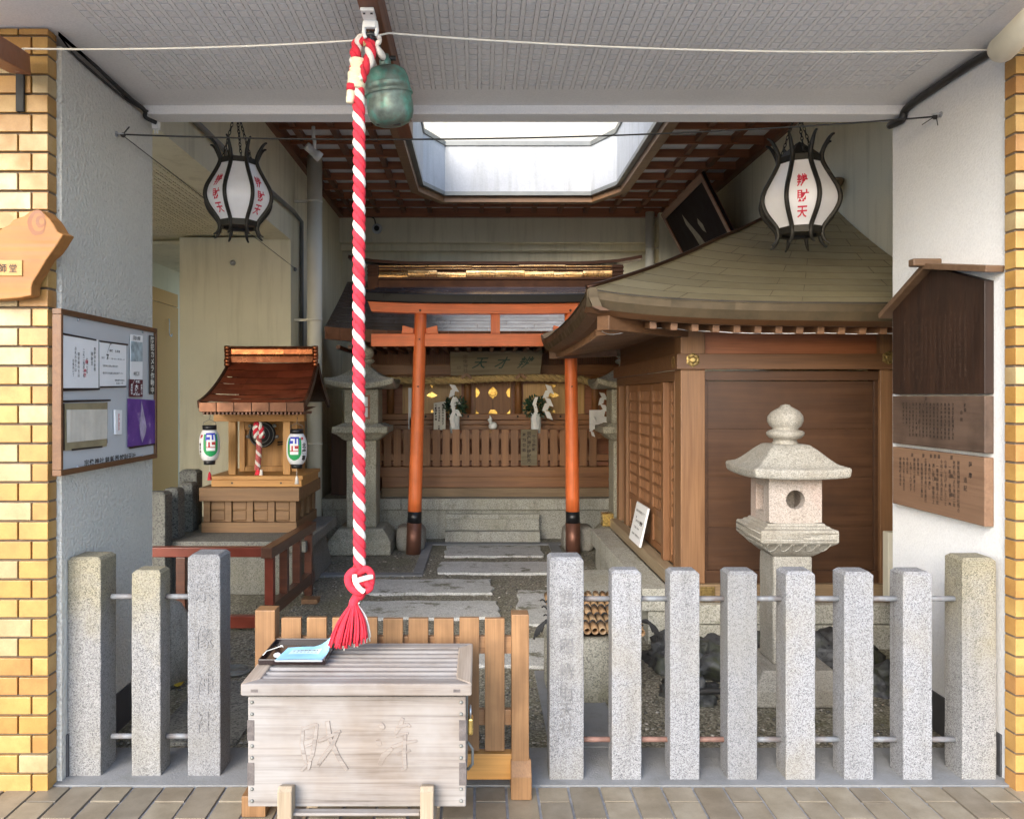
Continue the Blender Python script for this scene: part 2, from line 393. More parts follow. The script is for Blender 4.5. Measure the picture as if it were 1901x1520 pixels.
M['copper_red'] = copper('copper_red', (.20,.048,.023), (.33,.085,.038), .42, .7, 6, .1, .22)
M['copper_bright'] = copper('copper_bright', (.20,.065,.03), (.42,.16,.07), .28, .95, 9, .4)
M['copper_gold'] = copper('copper_gold', (.70,.38,.13), (.92,.58,.25), .26, .95, 7, .5, .15)
M['copper_roof'] = copper('copper_roof', (.46,.45,.45), (.60,.60,.60), .22, .95, 5, .12, .08)
M['copper_dark'] = copper('copper_dark', (.07,.035,.022), (.14,.07,.045), .35, .85, 6, .15)
M['copper_olive'] = copper('copper_olive', (.29,.24,.135), (.39,.33,.195), .5, .35, 2.2, .06, .07)
M['copper_eave'] = copper('copper_eave', (.07,.052,.028), (.125,.09,.05), .5, .4, 8, .15, .12)
M['brass'] = copper('brass', (.62,.42,.12), (.85,.62,.22), .25, .95, 20, .2)
M['gold'] = copper('gold', (.40,.24,.055), (.66,.43,.12), .34, .95, 30, .3)
M['steel'] = copper('steel', (.42,.44,.47), (.58,.60,.63), .35, .8, 20, .1)
M['galv'] = tiles('galv', [(.17,.185,.21), (.19,.205,.22), (.155,.17,.195)], .55, .6, .1, (.55,.28,.16), 16)
M['rust'] = plain('rust', (.20, .11, .085), .7, .1, .35, 30, .3)
M['pipe'] = plain('pipe', (.66, .63, .52), .45, 0, .05, 5)
M['grey_metal'] = plain('grey_metal', (.20, .20, .18), .5, .3, .2, 8)
M['white_metal'] = plain('white_metal', (.72, .72, .70), .4, 0, .06, 8)
M['cream_metal'] = plain('cream_metal', (.62, .58, .46), .4, 0, .08, 8)
M['bell'] = None
M['rope_red'] = plain('rope_red', (.64, .028, .05), .9, 0, .36, 45, 1.0)
M['rope_faded'] = plain('rope_faded', (.42,.10,.09), .85, 0, .2, 60, .3)
M['rope_white'] = plain('rope_white', (.74, .69, .62), .9, 0, .2, 30, .8)
M['cloth_tape'] = plain('cloth_tape', (.72, .63, .43), .85, 0, .15, 25, .3)
M['cord_white'] = plain('cord_white', (.80, .78, .70), .7, 0, .05, 40)
M['straw'] = plain('straw', (.50, .36, .16), .85, 0, .3, 70, .6)
M['paper'] = plain('paper', (.82, .82, .81), .7, 0, .03, 9)
M['paper_warm'] = plain('paper_warm', (.70, .68, .60), .7, 0, .05, 9)
M['lamp_paper'] = plain('lamp_paper', (.84, .83, .84), .45, 0, .03, 20)
M['porcelain'] = plain('porcelain', (.80, .84, .84), .15, 0, .03, 9)
M['leaf'] = tiles('leaf', [(.02,.055,.03), (.03,.08,.04), (.015,.04,.025), (.045,.10,.05)], .3, .2, .1)
M['bamboo'] = tiles('bamboo', [(.38,.25,.13), (.42,.285,.155), (.34,.215,.105), (.40,.245,.12)], .4, .4, .1, (.55,.42,.3), 20)
M['board_grey'] = plain('board_grey', (.52, .54, .55), .45, 0, .05, 3)
M['blue_cover'] = plain('blue_cover', (.30, .62, .86), .4, 0, .2, 14)
M['blue_pale'] = plain('blue_pale', (.62, .83, .93), .4, 0, .08, 14)
M['lacquer_tray'] = plain('lacquer_tray', (.022, .014, .014), .18, 0, .2, 9)
M['purple'] = None
M['em_blue'] = plain('em_blue', (.03, .05, .50), .5)
M['em_green'] = plain('em_green', (.02, .33, .10), .5)
M['em_red'] = plain('em_red', (.52, .03, .04), .5)
M['em_teal'] = plain('em_teal', (.008, .045, .035), .6)
M['maroon'] = plain('maroon', (.10, .02, .03), .5)
M['photo_blue'] = plain('photo_blue', (.36, .44, .47), .5, 0, .5, 25)
M['vinyl'] = plain('vinyl', (.30, .255, .15), .4, 0, .3, 10)
M['dark_panel'] = plain('dark_panel', (.012, .006, .005), .8, 0, .5, 6, spec=.1)
M['ghost_paint'] = plain('ghost_paint', (.16, .13, .08), .7, 0, .5, 20)
def bell_mat():
    m, t, b = _new('bell_bronze'); v, g = _pos(t)
    f = _noise(t, v, 14, 6, .6); f2 = _noise(t, v, 40, 4)
    col = _ramp(t, f, [(.3, (.11,.125,.10)), (.5, (.20,.25,.21)), (.62, (.14,.36,.29)), (.75, (.30,.43,.36))])
    col = _mix(t, .5, col, _ramp(t, f2, [(.3, (.5,.5,.5)), (.6, (1,1,1))]), 'MULTIPLY')
    t.links.new(col, b.inputs['Base Color']); b.inputs['Metallic'].default_value = .55; b.inputs['Roughness'].default_value = .42
    _bump(t, b, f2, .3, .002); return m
M['bell'] = bell_mat()
def purple_mat():
    m, t, b = _new('purple_poster'); v, g = _pos(t)
    f = _noise(t, v, 9, 4)
    t.links.new(_ramp(t, f, [(.35, (.06,.02,.20)), (.6, (.14,.06,.30)), (.72, (.45,.36,.55))]), b.inputs['Base Color'])
    b.inputs['Roughness'].default_value = .35; return m
M['purple'] = purple_mat()
def gravel_mat():
    m, t, b = _new('washed_gravel'); v, g = _pos(t)
    vo = _n(t, 'ShaderNodeTexVoronoi'); vo.inputs['Scale'].default_value = 95; t.links.new(v, vo.inputs['Vector'])
    sep = t.nodes.new('ShaderNodeSeparateColor'); t.links.new(vo.outputs['Color'], sep.inputs[0])
    col = _ramp(t, sep.outputs[0], [(0, (.15,.14,.105)), (.4, (.28,.26,.19)), (.75, (.40,.37,.28)), (1, (.55,.52,.43))])
    col = _mix(t, .8, col, _ramp(t, vo.outputs['Distance'], [(.0, (1,1,1)), (.75, (.35,.33,.3))]), 'MULTIPLY')
    mo = _noise(t, v, 1.7, 7, .65)
    col = _mix(t, _ramp(t, mo, [(.5, (0,0,0)), (.68, (.6,)*3)]), col, (.15,.145,.07))
    t.links.new(col, b.inputs['Base Color']); b.inputs['Roughness'].default_value = .8
    bp = _bump(t, b, vo.outputs['Distance'], .8, .006); bp.invert = True; return m
M['gravel'] = gravel_mat()

# ---------------------------------------------------------------- ground
b = B(); b.add([(-60,-60,-.06),(60,-60,-.06),(60,60,-.06),(-60,60,-.06)], [(0,1,2,3)]); struct('ground', b, M['pale_paving'])
b = B(); b.box(-6, 7, -1.5, 3.035, -.055, -.008); struct('pavement_bed', b, M['grout'])
b = B(); p = .1195; g = .0105
i = 0; x = -4.2
while x < 5.2:
    off = (.1195 if i % 2 else 0) + .006
    d = 3.032
    first = .115 if i % 2 else .0
    e = d - (first or .235)
    while d > .2:
        jz = random.uniform(-.0016, .0016)
        b.box(x+g/2, x+p-g/2, max(e, .2)+g/2, d-g/2, -.03, jz)
        d = e; e = d - .235
    x += p; i += 1
struct('pavement', b, M['pave'], bevel=.003)
b = B(); b.box(-2.2, 2.2, 3.036, 3.36, -.05, .004); struct('kerb', b, M['concrete'])
b = B(); rows = []
for j in range(71):
    y = 3.36 + j*.1
    rows.append([(-4.2 + k*.1, y, -.004 + .006*noise.noise(Vector((k*.23, j*.23, 1)))) for k in range(72)])
b.sheet(rows); struct('courtyard_ground', b, M['gravel'])

rnd = random.Random(21); b = B(); ico = [(0,0,1),(.894,0,.447),(.276,.851,.447),(-.724,.526,.447),(-.724,-.526,.447),(.276,-.851,.447),(.724,.526,-.447),(-.276,.851,-.447),(-.894,0,-.447),(-.276,-.851,-.447),(.724,-.526,-.447),(0,0,-1)]
icf = [(0,1,2),(0,2,3),(0,3,4),(0,4,5),(0,5,1),(1,6,2),(2,7,3),(3,8,4),(4,9,5),(5,10,1),(6,7,2),(7,8,3),(8,9,4),(9,10,5),(10,6,1),(11,7,6),(11,8,7),(11,9,8),(11,10,9),(11,6,10)]
for k in range(3400):
    y = 3.40 + 4.3*rnd.random()**1.6; x = rnd.uniform(-1.6, 2.0); r_ = rnd.uniform(.004, .011); q = rnd.uniform(.6, 1.5); a = rnd.uniform(0, 6.28)
    ca, sa = math.cos(a), math.sin(a)
    b.add([(x + r_*(q*v[0]*ca - v[1]*sa)*rnd.uniform(.8,1.2), y + r_*(q*v[0]*sa + v[1]*ca)*rnd.uniform(.8,1.2), .002 + r_*.55*v[2]) for v in ico], icf, 0, True)
M['pebble'] = tiles('pebble', [(.16,.15,.125), (.28,.26,.22), (.40,.38,.33), (.22,.19,.14), (.12,.115,.10)], .75, .4, .2)
o = _obj('gravel', b, M['pebble'], Vector((0,0,0)), 0, True); o['kind'] = 'stuff'; tag(o, 'loose small pebbles scattered over the courtyard floor', 'gravel')
# stone slabs of the path
def slab(name, x0, x1, y0, y1, lab, seed, mat='slab', h=.016):
    rnd = random.Random(seed); pts = []
    def edge(ax, ay, bx, by, n):
        for q in range(n):
            f = q/n; nx, ny = (by-ay), -(bx-ax); l = math.hypot(nx, ny)
            k = noise.noise(Vector((f*4+seed, seed*1.7, ax)))*.035 + rnd.uniform(-.008, .008)
            pts.append((ax+(bx-ax)*f + nx/l*k, ay+(by-ay)*f + ny/l*k))
    edge(x0,y0,x1,y0,14); edge(x1,y0,x1,y1,8); edge(x1,y1,x0,y1,14); edge(x0,y1,x0,y0,8)
    b = B(); b.prism(pts, 'z', -.03, h)
    return solo(name, b, M[mat], lab, 'stepping stone', 'stone slabs of the path', bevel=.005)
slab('path_slab', -.33, .60, 7.36, 7.86, 'long pale slab lying right in front of the stone steps', 1)
slab('path_slab', -.35, .72, 6.66, 7.10, 'pale path slab second from the stone steps, between the torii posts', 2)
slab('path_slab', -.86, .095, 5.97, 6.42, 'worn path slab third from the steps, offset to the left with a dark hollow', 3)
slab('path_slab', -.84, .13, 5.30, 5.74, 'worn path slab nearest the slatted wooden barrier with two dark hollows', 4)
slab('path_slab', .29, .70, 5.15, 6.05, 'broken pale slab beside the tall carved fence post, right of the path', 5)
slab('path_slab', -.60, .40, 4.35, 4.85, 'path slab half hidden close behind the wooden barrier slats', 6)
b = B()
b.box(-.565, -.475, 6.70, 7.97, -.03, .012); b.box(-1.45, -.475, 6.58, 6.695, -.03, .011); b.box(-.60, .93, 7.98, 8.10, -.03, .010)
b.box(.70, .80, 7.02, 7.97, -.03, .012); b.box(-1.5, -1.40, 5.6, 6.575, -.03, .012)
struct('path_kerb', b, M['concrete'], bevel=.005)
b = B(); b.box(.30, .62, 3.36, 4.30, -.03, .008); struct('path_paving', b, M['concrete'], bevel=.005)

# ---------------------------------------------------------------- the building around the shrines
bld = thing('building', (0, 3.05, 0), 'plaster walled building bay with coffered grey ceiling that shelters the small shrines', 'building')
b = B(); b.box(-2.25, -1.63, 3.068, 3.92, -.02, 2.866); part('pier_wall', b, M['plaster_grey'], bld, label='grey rough plaster pier behind the notice board')
b = B(); b.box(2.06, 5, 3.072, 3.92, -.02, 2.909); part('pier_wall', b, M['plaster_white'], bld, label='white plaster pier carrying three wooden boards')
for q in ((-1.632,-1.622),(2.052,2.062)):
    b = B(); b.box(q[0], q[1], 3.10, 3.935, -.02, .17); part('skirting', b, M['skirting'], bld)
def coffer(b, x0, x1, y0, y1, z, p, rib, gx, gy, dx, dy, mi=0):
    # embossed panel: flat bands along the depth, edged by thin grooves and crossed by shallow ones
    nx = int((x1-x0)/p); ny = int((y1-y0)/p)
    xs = [0, rib, rib+gx, p-gx, p]; ys = [0, gy, p]
    hx = [0, dx, 0, dx]
    def h(i, j):
        if j < 0 or i < 0: return 0
        if j == 1: return hx[i % 4]
        return dy if i % 4 == 2 else 0
    for ci in range(nx):
        for cj in range(ny):
            ox, oy = x0+ci*p, y0+cj*p
            for i in range(4):
                for j in range(2):
                    a, c, d, e = ox+xs[i], ox+xs[i+1], oy+ys[j], oy+ys[j+1]; q = z+h(i, j)
                    b.add([(a,d,q),(c,d,q),(c,e,q),(a,e,q)], [(0,1,2,3)], mi)
                    hr = h(i+1, j) if i < 3 else h(0, j)
                    if abs(hr-h(i, j)) > 1e-6: b.add([(c,d,q),(c,e,q),(c,e,z+hr),(c,d,z+hr)], [(0,1,2,3)], mi)
                    hu = h(i, 1-j)
                    if abs(hu-h(i, j)) > 1e-6: b.add([(a,e,q),(c,e,q),(c,e,z+hu),(a,e,z+hu)], [(0,1,2,3)], mi)
    return x0+nx*p, y0+ny*p
b = B(); zc = 2.911; gx0, gy0 = -1.482, 2.29
gx1, gy1 = coffer(b, gx0, 1.9, gy0, 3.61, zc, .0527, .0150, .0030, .0100, .008, .016)
for q in ((-6,gx0,2.0,gy0),(gx0,gx1,2.0,gy0),(gx1,6,2.0,gy0),(-6,gx0,gy0,gy1),(gx1,6,gy0,gy1),(-6,gx0,gy1,3.92),(gx0,gx1,gy1,3.92),(gx1,6,gy1,3.92)):
    b.add([(q[0],q[2],zc),(q[1],q[2],zc),(q[1],q[3],zc),(q[0],q[3],zc)], [(0,1,2,3)])
part('front_ceiling', b, M['ceiling'], bld)
b = B(); b.box(-6, 6, 1.99, 3.92, 2.93, 3.2); b.box(-7, 7, 2.6, 4.0, 3.2, 5.2); part('upper_sun_block', b, M['plaster_white'], bld)  # ceiling slab, plus unseen mass added above to limit sun into the well
b = B(); b.prism([(3.80,2.912),(3.80,2.872),(3.806,2.867),(3.92,2.867),(3.92,2.912)], 'x', -1.629, 2.059); part('ceiling_beam', b, M['beam'], bld, bevel=.006)
b = B(); b.box(-4.2, 5, 3.921, 4.0, 2.915, 4.4); b.box(2.69, 5.0, 3.932, 4.15, 0, 2.866); part('inner_lintel_wall', b, M['plaster_cream'], bld)
b = B(); b.box(-2.05, -1.80, 4.001, 7.5, 3.0, 4.4); part('passage_beam', b, M['plaster_cream'], bld)
b = B(); b.box(-2.05, -1.80, 7.5, 10.5, -.02, 4.4); b.box(-2.86, -2.05, 7.5, 7.7, -.02, 3.02); part('side_wall', b, M['plaster_cream'], bld, label='cream plaster wall behind the little copper roofed shrine')
b = B(); b.box(2.68, 2.9, 4.151, 10.5, -.02, 4.4); b.box(2.27, 2.68, 9.93, 10.3, -.02, 3.83); part('side_wall', b, M['plaster_cream'], bld, label='cream plaster wall above the curved pavilion roof')
b = B(); b.box(-1.80, 2.68, 10.3, 10.5, -.02, 4.4); b.box(-1.80, 2.27, 10.1, 10.3, 3.485, 3.905); b.box(-1.80,2.27,10.22,10.3,3.40,3.485); part('back_wall', b, M['plaster_cream'], bld)
b = B(); coffer(b, -4.15, -2.05, 4.0, 7.5, 3.03, .075, .020, .009, .008, .02, .012); b.box(-4.2,-2.05,3.93,10.6,3.055,3.1)
for k in range(60): b.box(-4.2, -2.05, 7.72+k*.045, 7.74+k*.045, 3.0, 3.03)
part('passage_ceiling', b, M['plaster_cream'], bld)
b = B(); b.box(-3.9, -3.62, 3.93, 10.6, -.02, 3.05); part('passage_wall', b, M['plaster_cream'], bld)
b = B(); b.box(-3.618, -3.60, 7.6, 9.4, .0, 2.56); b.box(-3.618, -3.604, 7.6, 9.4, 2.57, 2.72); part('passage_panel', b, M['beige_panel'], bld)
# roof deck with its octagonal light well
HX0, HX1, HY0, HY1 = -.65, 1.54, 4.62, 9.12
b = B(); b.box(-1.8, HX0, 4.001, 10.3, 3.908, 4.38); b.box(HX1, 2.68, 4.001, 10.3, 3.908, 4.38)
b.box(HX0, HX1, 4.001, HY0, 3.908, 4.38); b.box(HX0, HX1, HY1, 10.3, 3.908, 4.38)
cx, cy = .24, .46
def octo(e): return [(HX0+cx-e*.4, HY0-e),(HX1-cx+e*.4, HY0-e),(HX1+e, HY0+cy-e*.4),(HX1+e, HY1-cy+e*.4),(HX1-cx+e*.4, HY1+e),(HX0+cx-e*.4, HY1+e),(HX0-e, HY1-cy+e*.4),(HX0-e, HY0+cy-e*.4)]
for (ax, ay, sx, sy) in ((HX0,HY0,1,1),(HX1,HY0,-1,1),(HX1,HY1,-1,-1),(HX0,HY1,1,-1)):
    b.prism([(ax,ay),(ax+sx*cx,ay),(ax,ay+sy*cy)], 'z', 3.908, 4.38)
part('ceiling_panel', b, M['plaster_white'], bld)
def ring(b, e0, e1, z0, z1, mi=0):
    o = octo(e1); i_ = octo(e0)
    for k in range(8):
        a, c, d_, e_ = i_[k], i_[(k+1)%8], o[(k+1)%8], o[k]
        b.prism([a, c, d_, e_], 'z', z0, z1, mi)
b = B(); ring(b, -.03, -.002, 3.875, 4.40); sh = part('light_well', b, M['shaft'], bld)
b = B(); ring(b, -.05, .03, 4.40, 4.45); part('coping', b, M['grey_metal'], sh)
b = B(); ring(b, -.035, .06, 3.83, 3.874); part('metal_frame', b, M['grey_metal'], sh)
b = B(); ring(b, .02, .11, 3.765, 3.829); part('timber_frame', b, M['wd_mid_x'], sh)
# timber lattice under the ceiling
b = B(); lx = []; 
y = 4.45
while y < 10.05:
    segs = [(-1.8, 2.68)] if (y < HY0-.1 or y > HY1+.1) else [(-1.8, HX0-.08), (HX1+.08, 2.68)]
    for a, c in segs: b.box(a, c, y-.012, y+.012, 3.83, 3.905)
    y += .40
b.box(-1.8, 2.68, 10.03, 10.10, 3.80, 3.92)
part('lattice_crossbar', b, M['wd_dark_x'], bld)
b = B(); x = -1.62
while x < 2.65:
    if HX0-.1 < x < HX1+.1:
        b.box(x-.026, x+.026, 4.3, HY0-.1, 3.845, 3.903); b.box(x-.026, x+.026, HY1+.1, 10.03, 3.845, 3.903)
    else: b.box(x-.026, x+.026, 4.3, 10.03, 3.845, 3.903)
    x += .33
b.box(-1.80, -1.74, 4.3, 10.03, 3.80, 3.906); b.box(2.62, 2.68, 4.3, 10.03, 3.80, 3.906)
part('lattice_bar', b, M['wd_dark_y'], bld)
# brick pillars
def pillar(x0, x1, side, lab):
    b = B(); b.box(x0 + (.004 if side < 0 else 0), x1 - (.004 if side > 0 else 0), 3.012, 3.066, -.02, 2.905, 0)
    z = 2.803 - .074*40
    r = 0
    edge = x1 if side > 0 else x0
    while z < 2.9:
        zz0, zz1 = max(z+.0045, -.02), min(z+.0695, 2.904)
        if zz1 > zz0:
            L = [.062, .113][r % 2]
            a = edge; k = 0
            while (a > x0 if side > 0 else a < x1):
                w_ = L if k == 0 else .227
                lo, hi = (a-w_, a) if side > 0 else (a, a+w_)
                lo = max(lo, x0); hi = min(hi, x1)
                g0 = 0 if (k == 0 and side < 0) else .0035; g1 = 0 if (k == 0 and side > 0) else .0035
                if hi-lo > .02: b.box(lo+g0, hi-g1, 2.998, 3.063 if k == 0 else 3.02, zz0, zz1, 1)
                a += -w_ if side > 0 else w_; k += 1
        z += .074; r += 1
    part('brick_pillar', b, [M['dark_joint'], M['brick']], bld, bevel=.002, label=lab)
pillar(-2.25, -1.646, 1, 'yellow tiled pillar behind the carved wood slab')
pillar(2.045, 5, -1, 'yellow tiled pillar beside the white pier')
b = B(); b.box(-3.5, 4.5, 9.75, 9.95, 4.38, 9.5)
solo('upper_wall', b, M['cream_wall'], 'cream rendered upper wall seen through the ceiling light well', 'wall')
# ================================================================ FRONT: stone fences, offering box, rope, bell
def post(b, x0, x1, d, dep, top, ch=.012):
    # squared stone post, edges slightly uneven, chamfered head
    n = 22; zs = [-.03 + (top-ch+.03)*i/n for i in range(n+1)]; vs = []; fs = []
    cs = [(x0,d),(x1,d),(x1,d+dep),(x0,d+dep)]
    def j(p, a): q = p*23; return Vector((p.x + a*noise.noise(q), p.y + a*noise.noise(q+Vector((7,1,3))), p.z))
    for z in zs:
        for x, y in cs: vs.append(j(Vector((x, y, z)), .0016))
    for x, y, sx, sy in ((x0,d,1,1),(x1,d,-1,1),(x1,d+dep,-1,-1),(x0,d+dep,1,-1)): vs.append(j(Vector((x+sx*ch, y+sy*ch, top)), .003))
    for i in range(n+1):
        for k in range(4): fs.append((i*4+k, i*4+(k+1)%4, i*4+4+(k+1)%4, i*4+4+k))
    fs.append((n*4+4, n*4+5, n*4+6, n*4+7)); fs.append((3,2,1,0)); b.add(vs, fs)
def mkposts(fence, data, d):
    res = []
    for (a, c, ty, dep, mat, lab) in data:
        b = B(); post(b, X(a,d), X(c,d), d, dep, Z(ty-7,d))
        res.append(part('post', b, M[mat], fence, bevel=.004, label=lab))
    return res
fl = thing('stone_fence', (-1.3, 3.17, 0), 'short granite fence of three square posts beside the yellow pillar with the notice board', 'fence', 'granite post fences at the front')
dl = 3.11
lp = mkposts(fl, [(125,187,1042,.135,'granite_lichen','end post with yellow lichen'), (244,298,1066,.10,'granite_lichen',None), (348,409,1037,.13,'granite_b','tall post carved with four characters')], dl)
fr = thing('stone_fence', (1.15, 3.15, 0), 'long granite fence of eight square posts in front of the stone lantern', 'fence', 'granite post fences at the front')
dr = 3.08
rp = mkposts(fr, [(1020,1084,1042,.12,'granite','tall post carved with a column of characters'), (1136,1191,1066,.085,'granite_c',None), (1244,1299,1067,.09,'granite',None), (1351,1406,1068,.10,'granite_b',None),
              (1459,1514,1068,.105,'granite_c',None), (1567.5,1622,1069,.105,'granite',None), (1677,1731,1069,.105,'granite_c',None), (1786.5,1850,1043,.12,'granite_lichen','end post with yellow lichen')], dr)
for (fence, d, yy, xs) in ((fl, dl, (1107,1366), [(200,249),(303,350)]), (fr, dr, (1111,1372), [(1082,1138),(1190,1246),(1297,1353),(1404,1461),(1512,1570),(1620,1679),(1729,1788)])):
    for r_, py in enumerate(yy):
        for k, (a, c) in enumerate(xs):
            q = B(); q.tube([(X(a-4,d), d+.052, Z(py,d+.05)), (X(c+4,d), d+.052, Z(py,d+.05))], .0105, 12)
            part('rail', q, M['rust'] if (r_ == 1 and fence is fr and k < 3) else M['galv'], fence)
def carve(pst, s, x0, x1, d, tops, size, mat):
    b = B(); cxx = (X(x0,d)+X(x1,d))/2
    for ch, ty in zip(s, tops):
        letter(b, ch, lambda u, v: (u, d-.0027, v), cxx, Z(ty,d), size*.9, size, .004)
    part('carved_lettering', b, M['carve'], pst)
M['carve'] = plain('carve', (.175,.173,.175), .9, 0, .4, 60, .5)
carve(lp[2], '宗像神社', 348, 409, dl, (1096,1184,1268,1340), .088, None)
carve(rp[0], '餅飯殿辨財天社', 1020, 1084, dr, (1108,1150,1200,1245,1285,1318,1352), .070, None)

# ---------------- wooden barrier
d = 3.0
wb = thing('wooden_barrier', (-.33, 3.0, 0), 'low slatted cedar barrier standing across the entrance behind the offering box', 'barrier')
for (a, c, ty) in ((478,515,1128), (949,981,1136)):
    b = B(); b.box(X(a,d), X(c,d), d-.035, d+.035, .0, Z(ty,d)); part('post', b, M['wd_new_z'], wb, bevel=.003)
    b = B(); b.box(X(a,d)-.004, X(c,d)+.006, d-.19, d+.19, .0, .075) if a < 500 else b.prism([(d-.072,.0),(d+.19,.0),(d+.19,.07),(d-.03,.135),(d-.072,.085)], 'x', X(a,d)-.003, X(c,d)+.008)
    part('foot', b, M['wd_new_z'], wb, bevel=.003)
b = B()
for k in range(9): b.box(X(524+47*k,d), X(560.5+47*k,d), d-.016, d+.006, Z(1390,d), Z(1144+random.uniform(0,2),d))
part('slat_panel', b, M['wd_new_z'], wb, bevel=.002)
for (t0, t1, mt) in ((1182,1214,'wd_new_x'), (1318,1347,'wd_new_x')):
    b = B(); b.box(X(512,d), X(952,d), d+.0065, d+.032, Z(t1,d), Z(t0,d)); part('rail', b, M[mt], wb, bevel=.002)
b = B(); b.box(X(512,d), X(952,d), d-.024, d+.024, Z(1441,d), Z(1394,d)); part('base_rail', b, M['wd_hinoki_x'], wb, bevel=.003)

# ---------------- offering box
ob = thing('offering_box', (-.39, 2.7, 0), 'weathered pale wooden offering box with slatted lid and two carved characters', 'offering box')
f, bk = 2.52, 2.87
bx0, bx1, bz0, bz1 = X(460,f), X(865,f), Z(1497,f), Z(1293,f)
b = B(); b.box(bx0, bx1, f, f+.024, bz0, bz1); b.box(bx0, bx1, bk-.024, bk, bz0, bz1)
b.box(bx0, bx0+.024, f+.0245, bk-.0245, bz0, bz1); b.box(bx1-.024, bx1, f+.0245, bk-.0245, bz0, bz1); b.box(bx0+.024, bx1-.024, f+.0245, bk-.0245, bz0, bz0+.03)
body = part('body', b, M['wd_grey_x'], ob, bevel=.004)
lf, lb = 2.49, 2.905
lx0, lx1, lz0, lz1 = X(446,lf), X(877,lf)-.002, Z(1292,lf), Z(1269,lf)
b = B(); m_ = .052
b.prism([(lx0,lf),(lx1,lf),(lx1-m_,lf+m_),(lx0+m_,lf+m_)], 'z', lz0, lz1, 0)
b.prism([(lx0,lb),(lx0+m_,lb-m_),(lx1-m_,lb-m_),(lx1,lb)], 'z', lz0, lz1, 0)
b.prism([(lx0,lf+.0015),(lx0+m_-.001,lf+m_),(lx0+m_-.001,lb-m_),(lx0,lb-.0015)], 'z', lz0, lz1, 1)
b.prism([(lx1,lf+.0015),(lx1,lb-.0015),(lx1-m_+.001,lb-m_),(lx1-m_+.001,lf+m_)], 'z', lz0, lz1, 1)
lid = part('lid_frame', b, [M['wd_grey_x'], M['wd_grey_y']], ob, bevel=.005)
for k in (0, 1):
    b = B(); xx = X([472,848][k], lf); b.box(xx-.011, xx+.011, lf-.0012, lf+.01, lz0+.013, lz0+.022); part('tenon_end', b, M['wd_end'], lid)
n = 7; y0 = lf+m_+.004; sp = (lb-m_-y0)/n
for k in range(n):
    b = B(); yy = y0 + sp*(k+.5)
    b.prism([(yy-.014,lz1-.034),(yy+.004,lz1-.034),(yy+.013,lz1-.012),(yy+.010,lz1-.004),(yy-.006,lz1-.004),(yy-.014,lz1-.014)], 'x', lx0+m_-.012, lx1-m_+.012)
    part('slat', b, M['wd_grey_x'], ob, bevel=.002)
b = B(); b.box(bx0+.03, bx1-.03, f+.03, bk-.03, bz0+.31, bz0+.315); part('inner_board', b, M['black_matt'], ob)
for (x0, x1, side) in ((bx0-.0015, bx0+.021, 0), (bx1-.022, bx1+.0015, 1)):
    for (t0, t1) in ((1336,1374), (1415,1457)):
        b = B(); b.box(x0, x1, f-.0015, f+.03, Z(t1,f), Z(t0,f)); part('corner_joint', b, M['wd_end'], body, bevel=.001)
    for ty in (1303, 1325, 1384, 1406, 1464, 1486):
        b = B(); c = (X(468 if side == 0 else 856, f), f, Z(ty,f))
        b.lathe([(.0062,.0),(.0056,.0024),(.0036,.0046),(.0,.0052)], c, 12, 0, Matrix.Rotation(R(90),3,'X')); part('nail', b, M['grey_metal'], body)
for (a, c) in ((515,542), (780,805)):
    b = B(); l0, l1 = X(a,2.47), X(c,2.47)
    b.prism([(2.465,0),(2.519,0),(2.519,.262),(2.480,.275),(2.465,.262)], 'x', l0, l1); part('leg', b, M['wd_grey_z'], ob, bevel=.004)
    b = B(); b.box(l0, l1, 2.52, 2.93, .10, bz0-.002); part('skid', b, M['wd_grey_y'], ob, bevel=.004)
    b = B(); b.box(l0, l1, 2.871, 2.925, .0, .098); b.box(l0, l1, 2.871, 2.925, bz0+.001, .262); part('leg', b, M['wd_grey_z'], ob, bevel=.004)
b = B(); b.box(X(542,2.49)+.001, X(780,2.49)-.001, 2.485, 2.515, Z(1513,2.49), bz0-.002); part('stretcher', b, M['wd_grey_x'], ob, bevel=.003)
# carved brush characters: raised rims of each stroke
M['carve_wood'] = wood('carve_wood', (.21,.16,.13), (.30,.24,.20), 'x', .8, .7, .2, .02)
_sk = [0]
def stroke(b, pts, wdt, d):
    _sk[0] += 1; d = d - .00025*(_sk[0] % 12)
    # one carved brush stroke: a shallow rim following both sides of the stroke
    pts = [Vector((X(a,d), d-.0006, Z(c,d))) for a, c in pts]
    sm = []
    for i in range(len(pts)-1):
        for q in range(4): sm.append(pts[i].lerp(pts[i+1], q/4))
    sm.append(pts[-1]); m = len(sm); L = []; Rr = []
    for i, p in enumerate(sm):
        t = (sm[min(i+1,m-1)] - sm[max(i-1,0)]).normalized(); nn = Vector((-t.z, 0, t.x))
        wv = wdt * (.55 + .45*math.sin(math.pi*(.15+.8*i/(m-1))))
        L.append(p + nn*wv); Rr.append(p - nn*wv)
    for i in range(m-1): b.add([L[i]-Vector((0,.0007,0)), L[i+1]-Vector((0,.0007,0)), Rr[i+1]-Vector((0,.0007,0)), Rr[i]-Vector((0,.0007,0))], [(0,1,2,3)], 0)
    loop = L + Rr[::-1]
    b.tube(loop, .0009, 5, True, 1)
def brush(chars):
    b = B()
    for strokes in chars:
        for pts, wd in strokes: stroke(b, pts, wd, f)
    return b
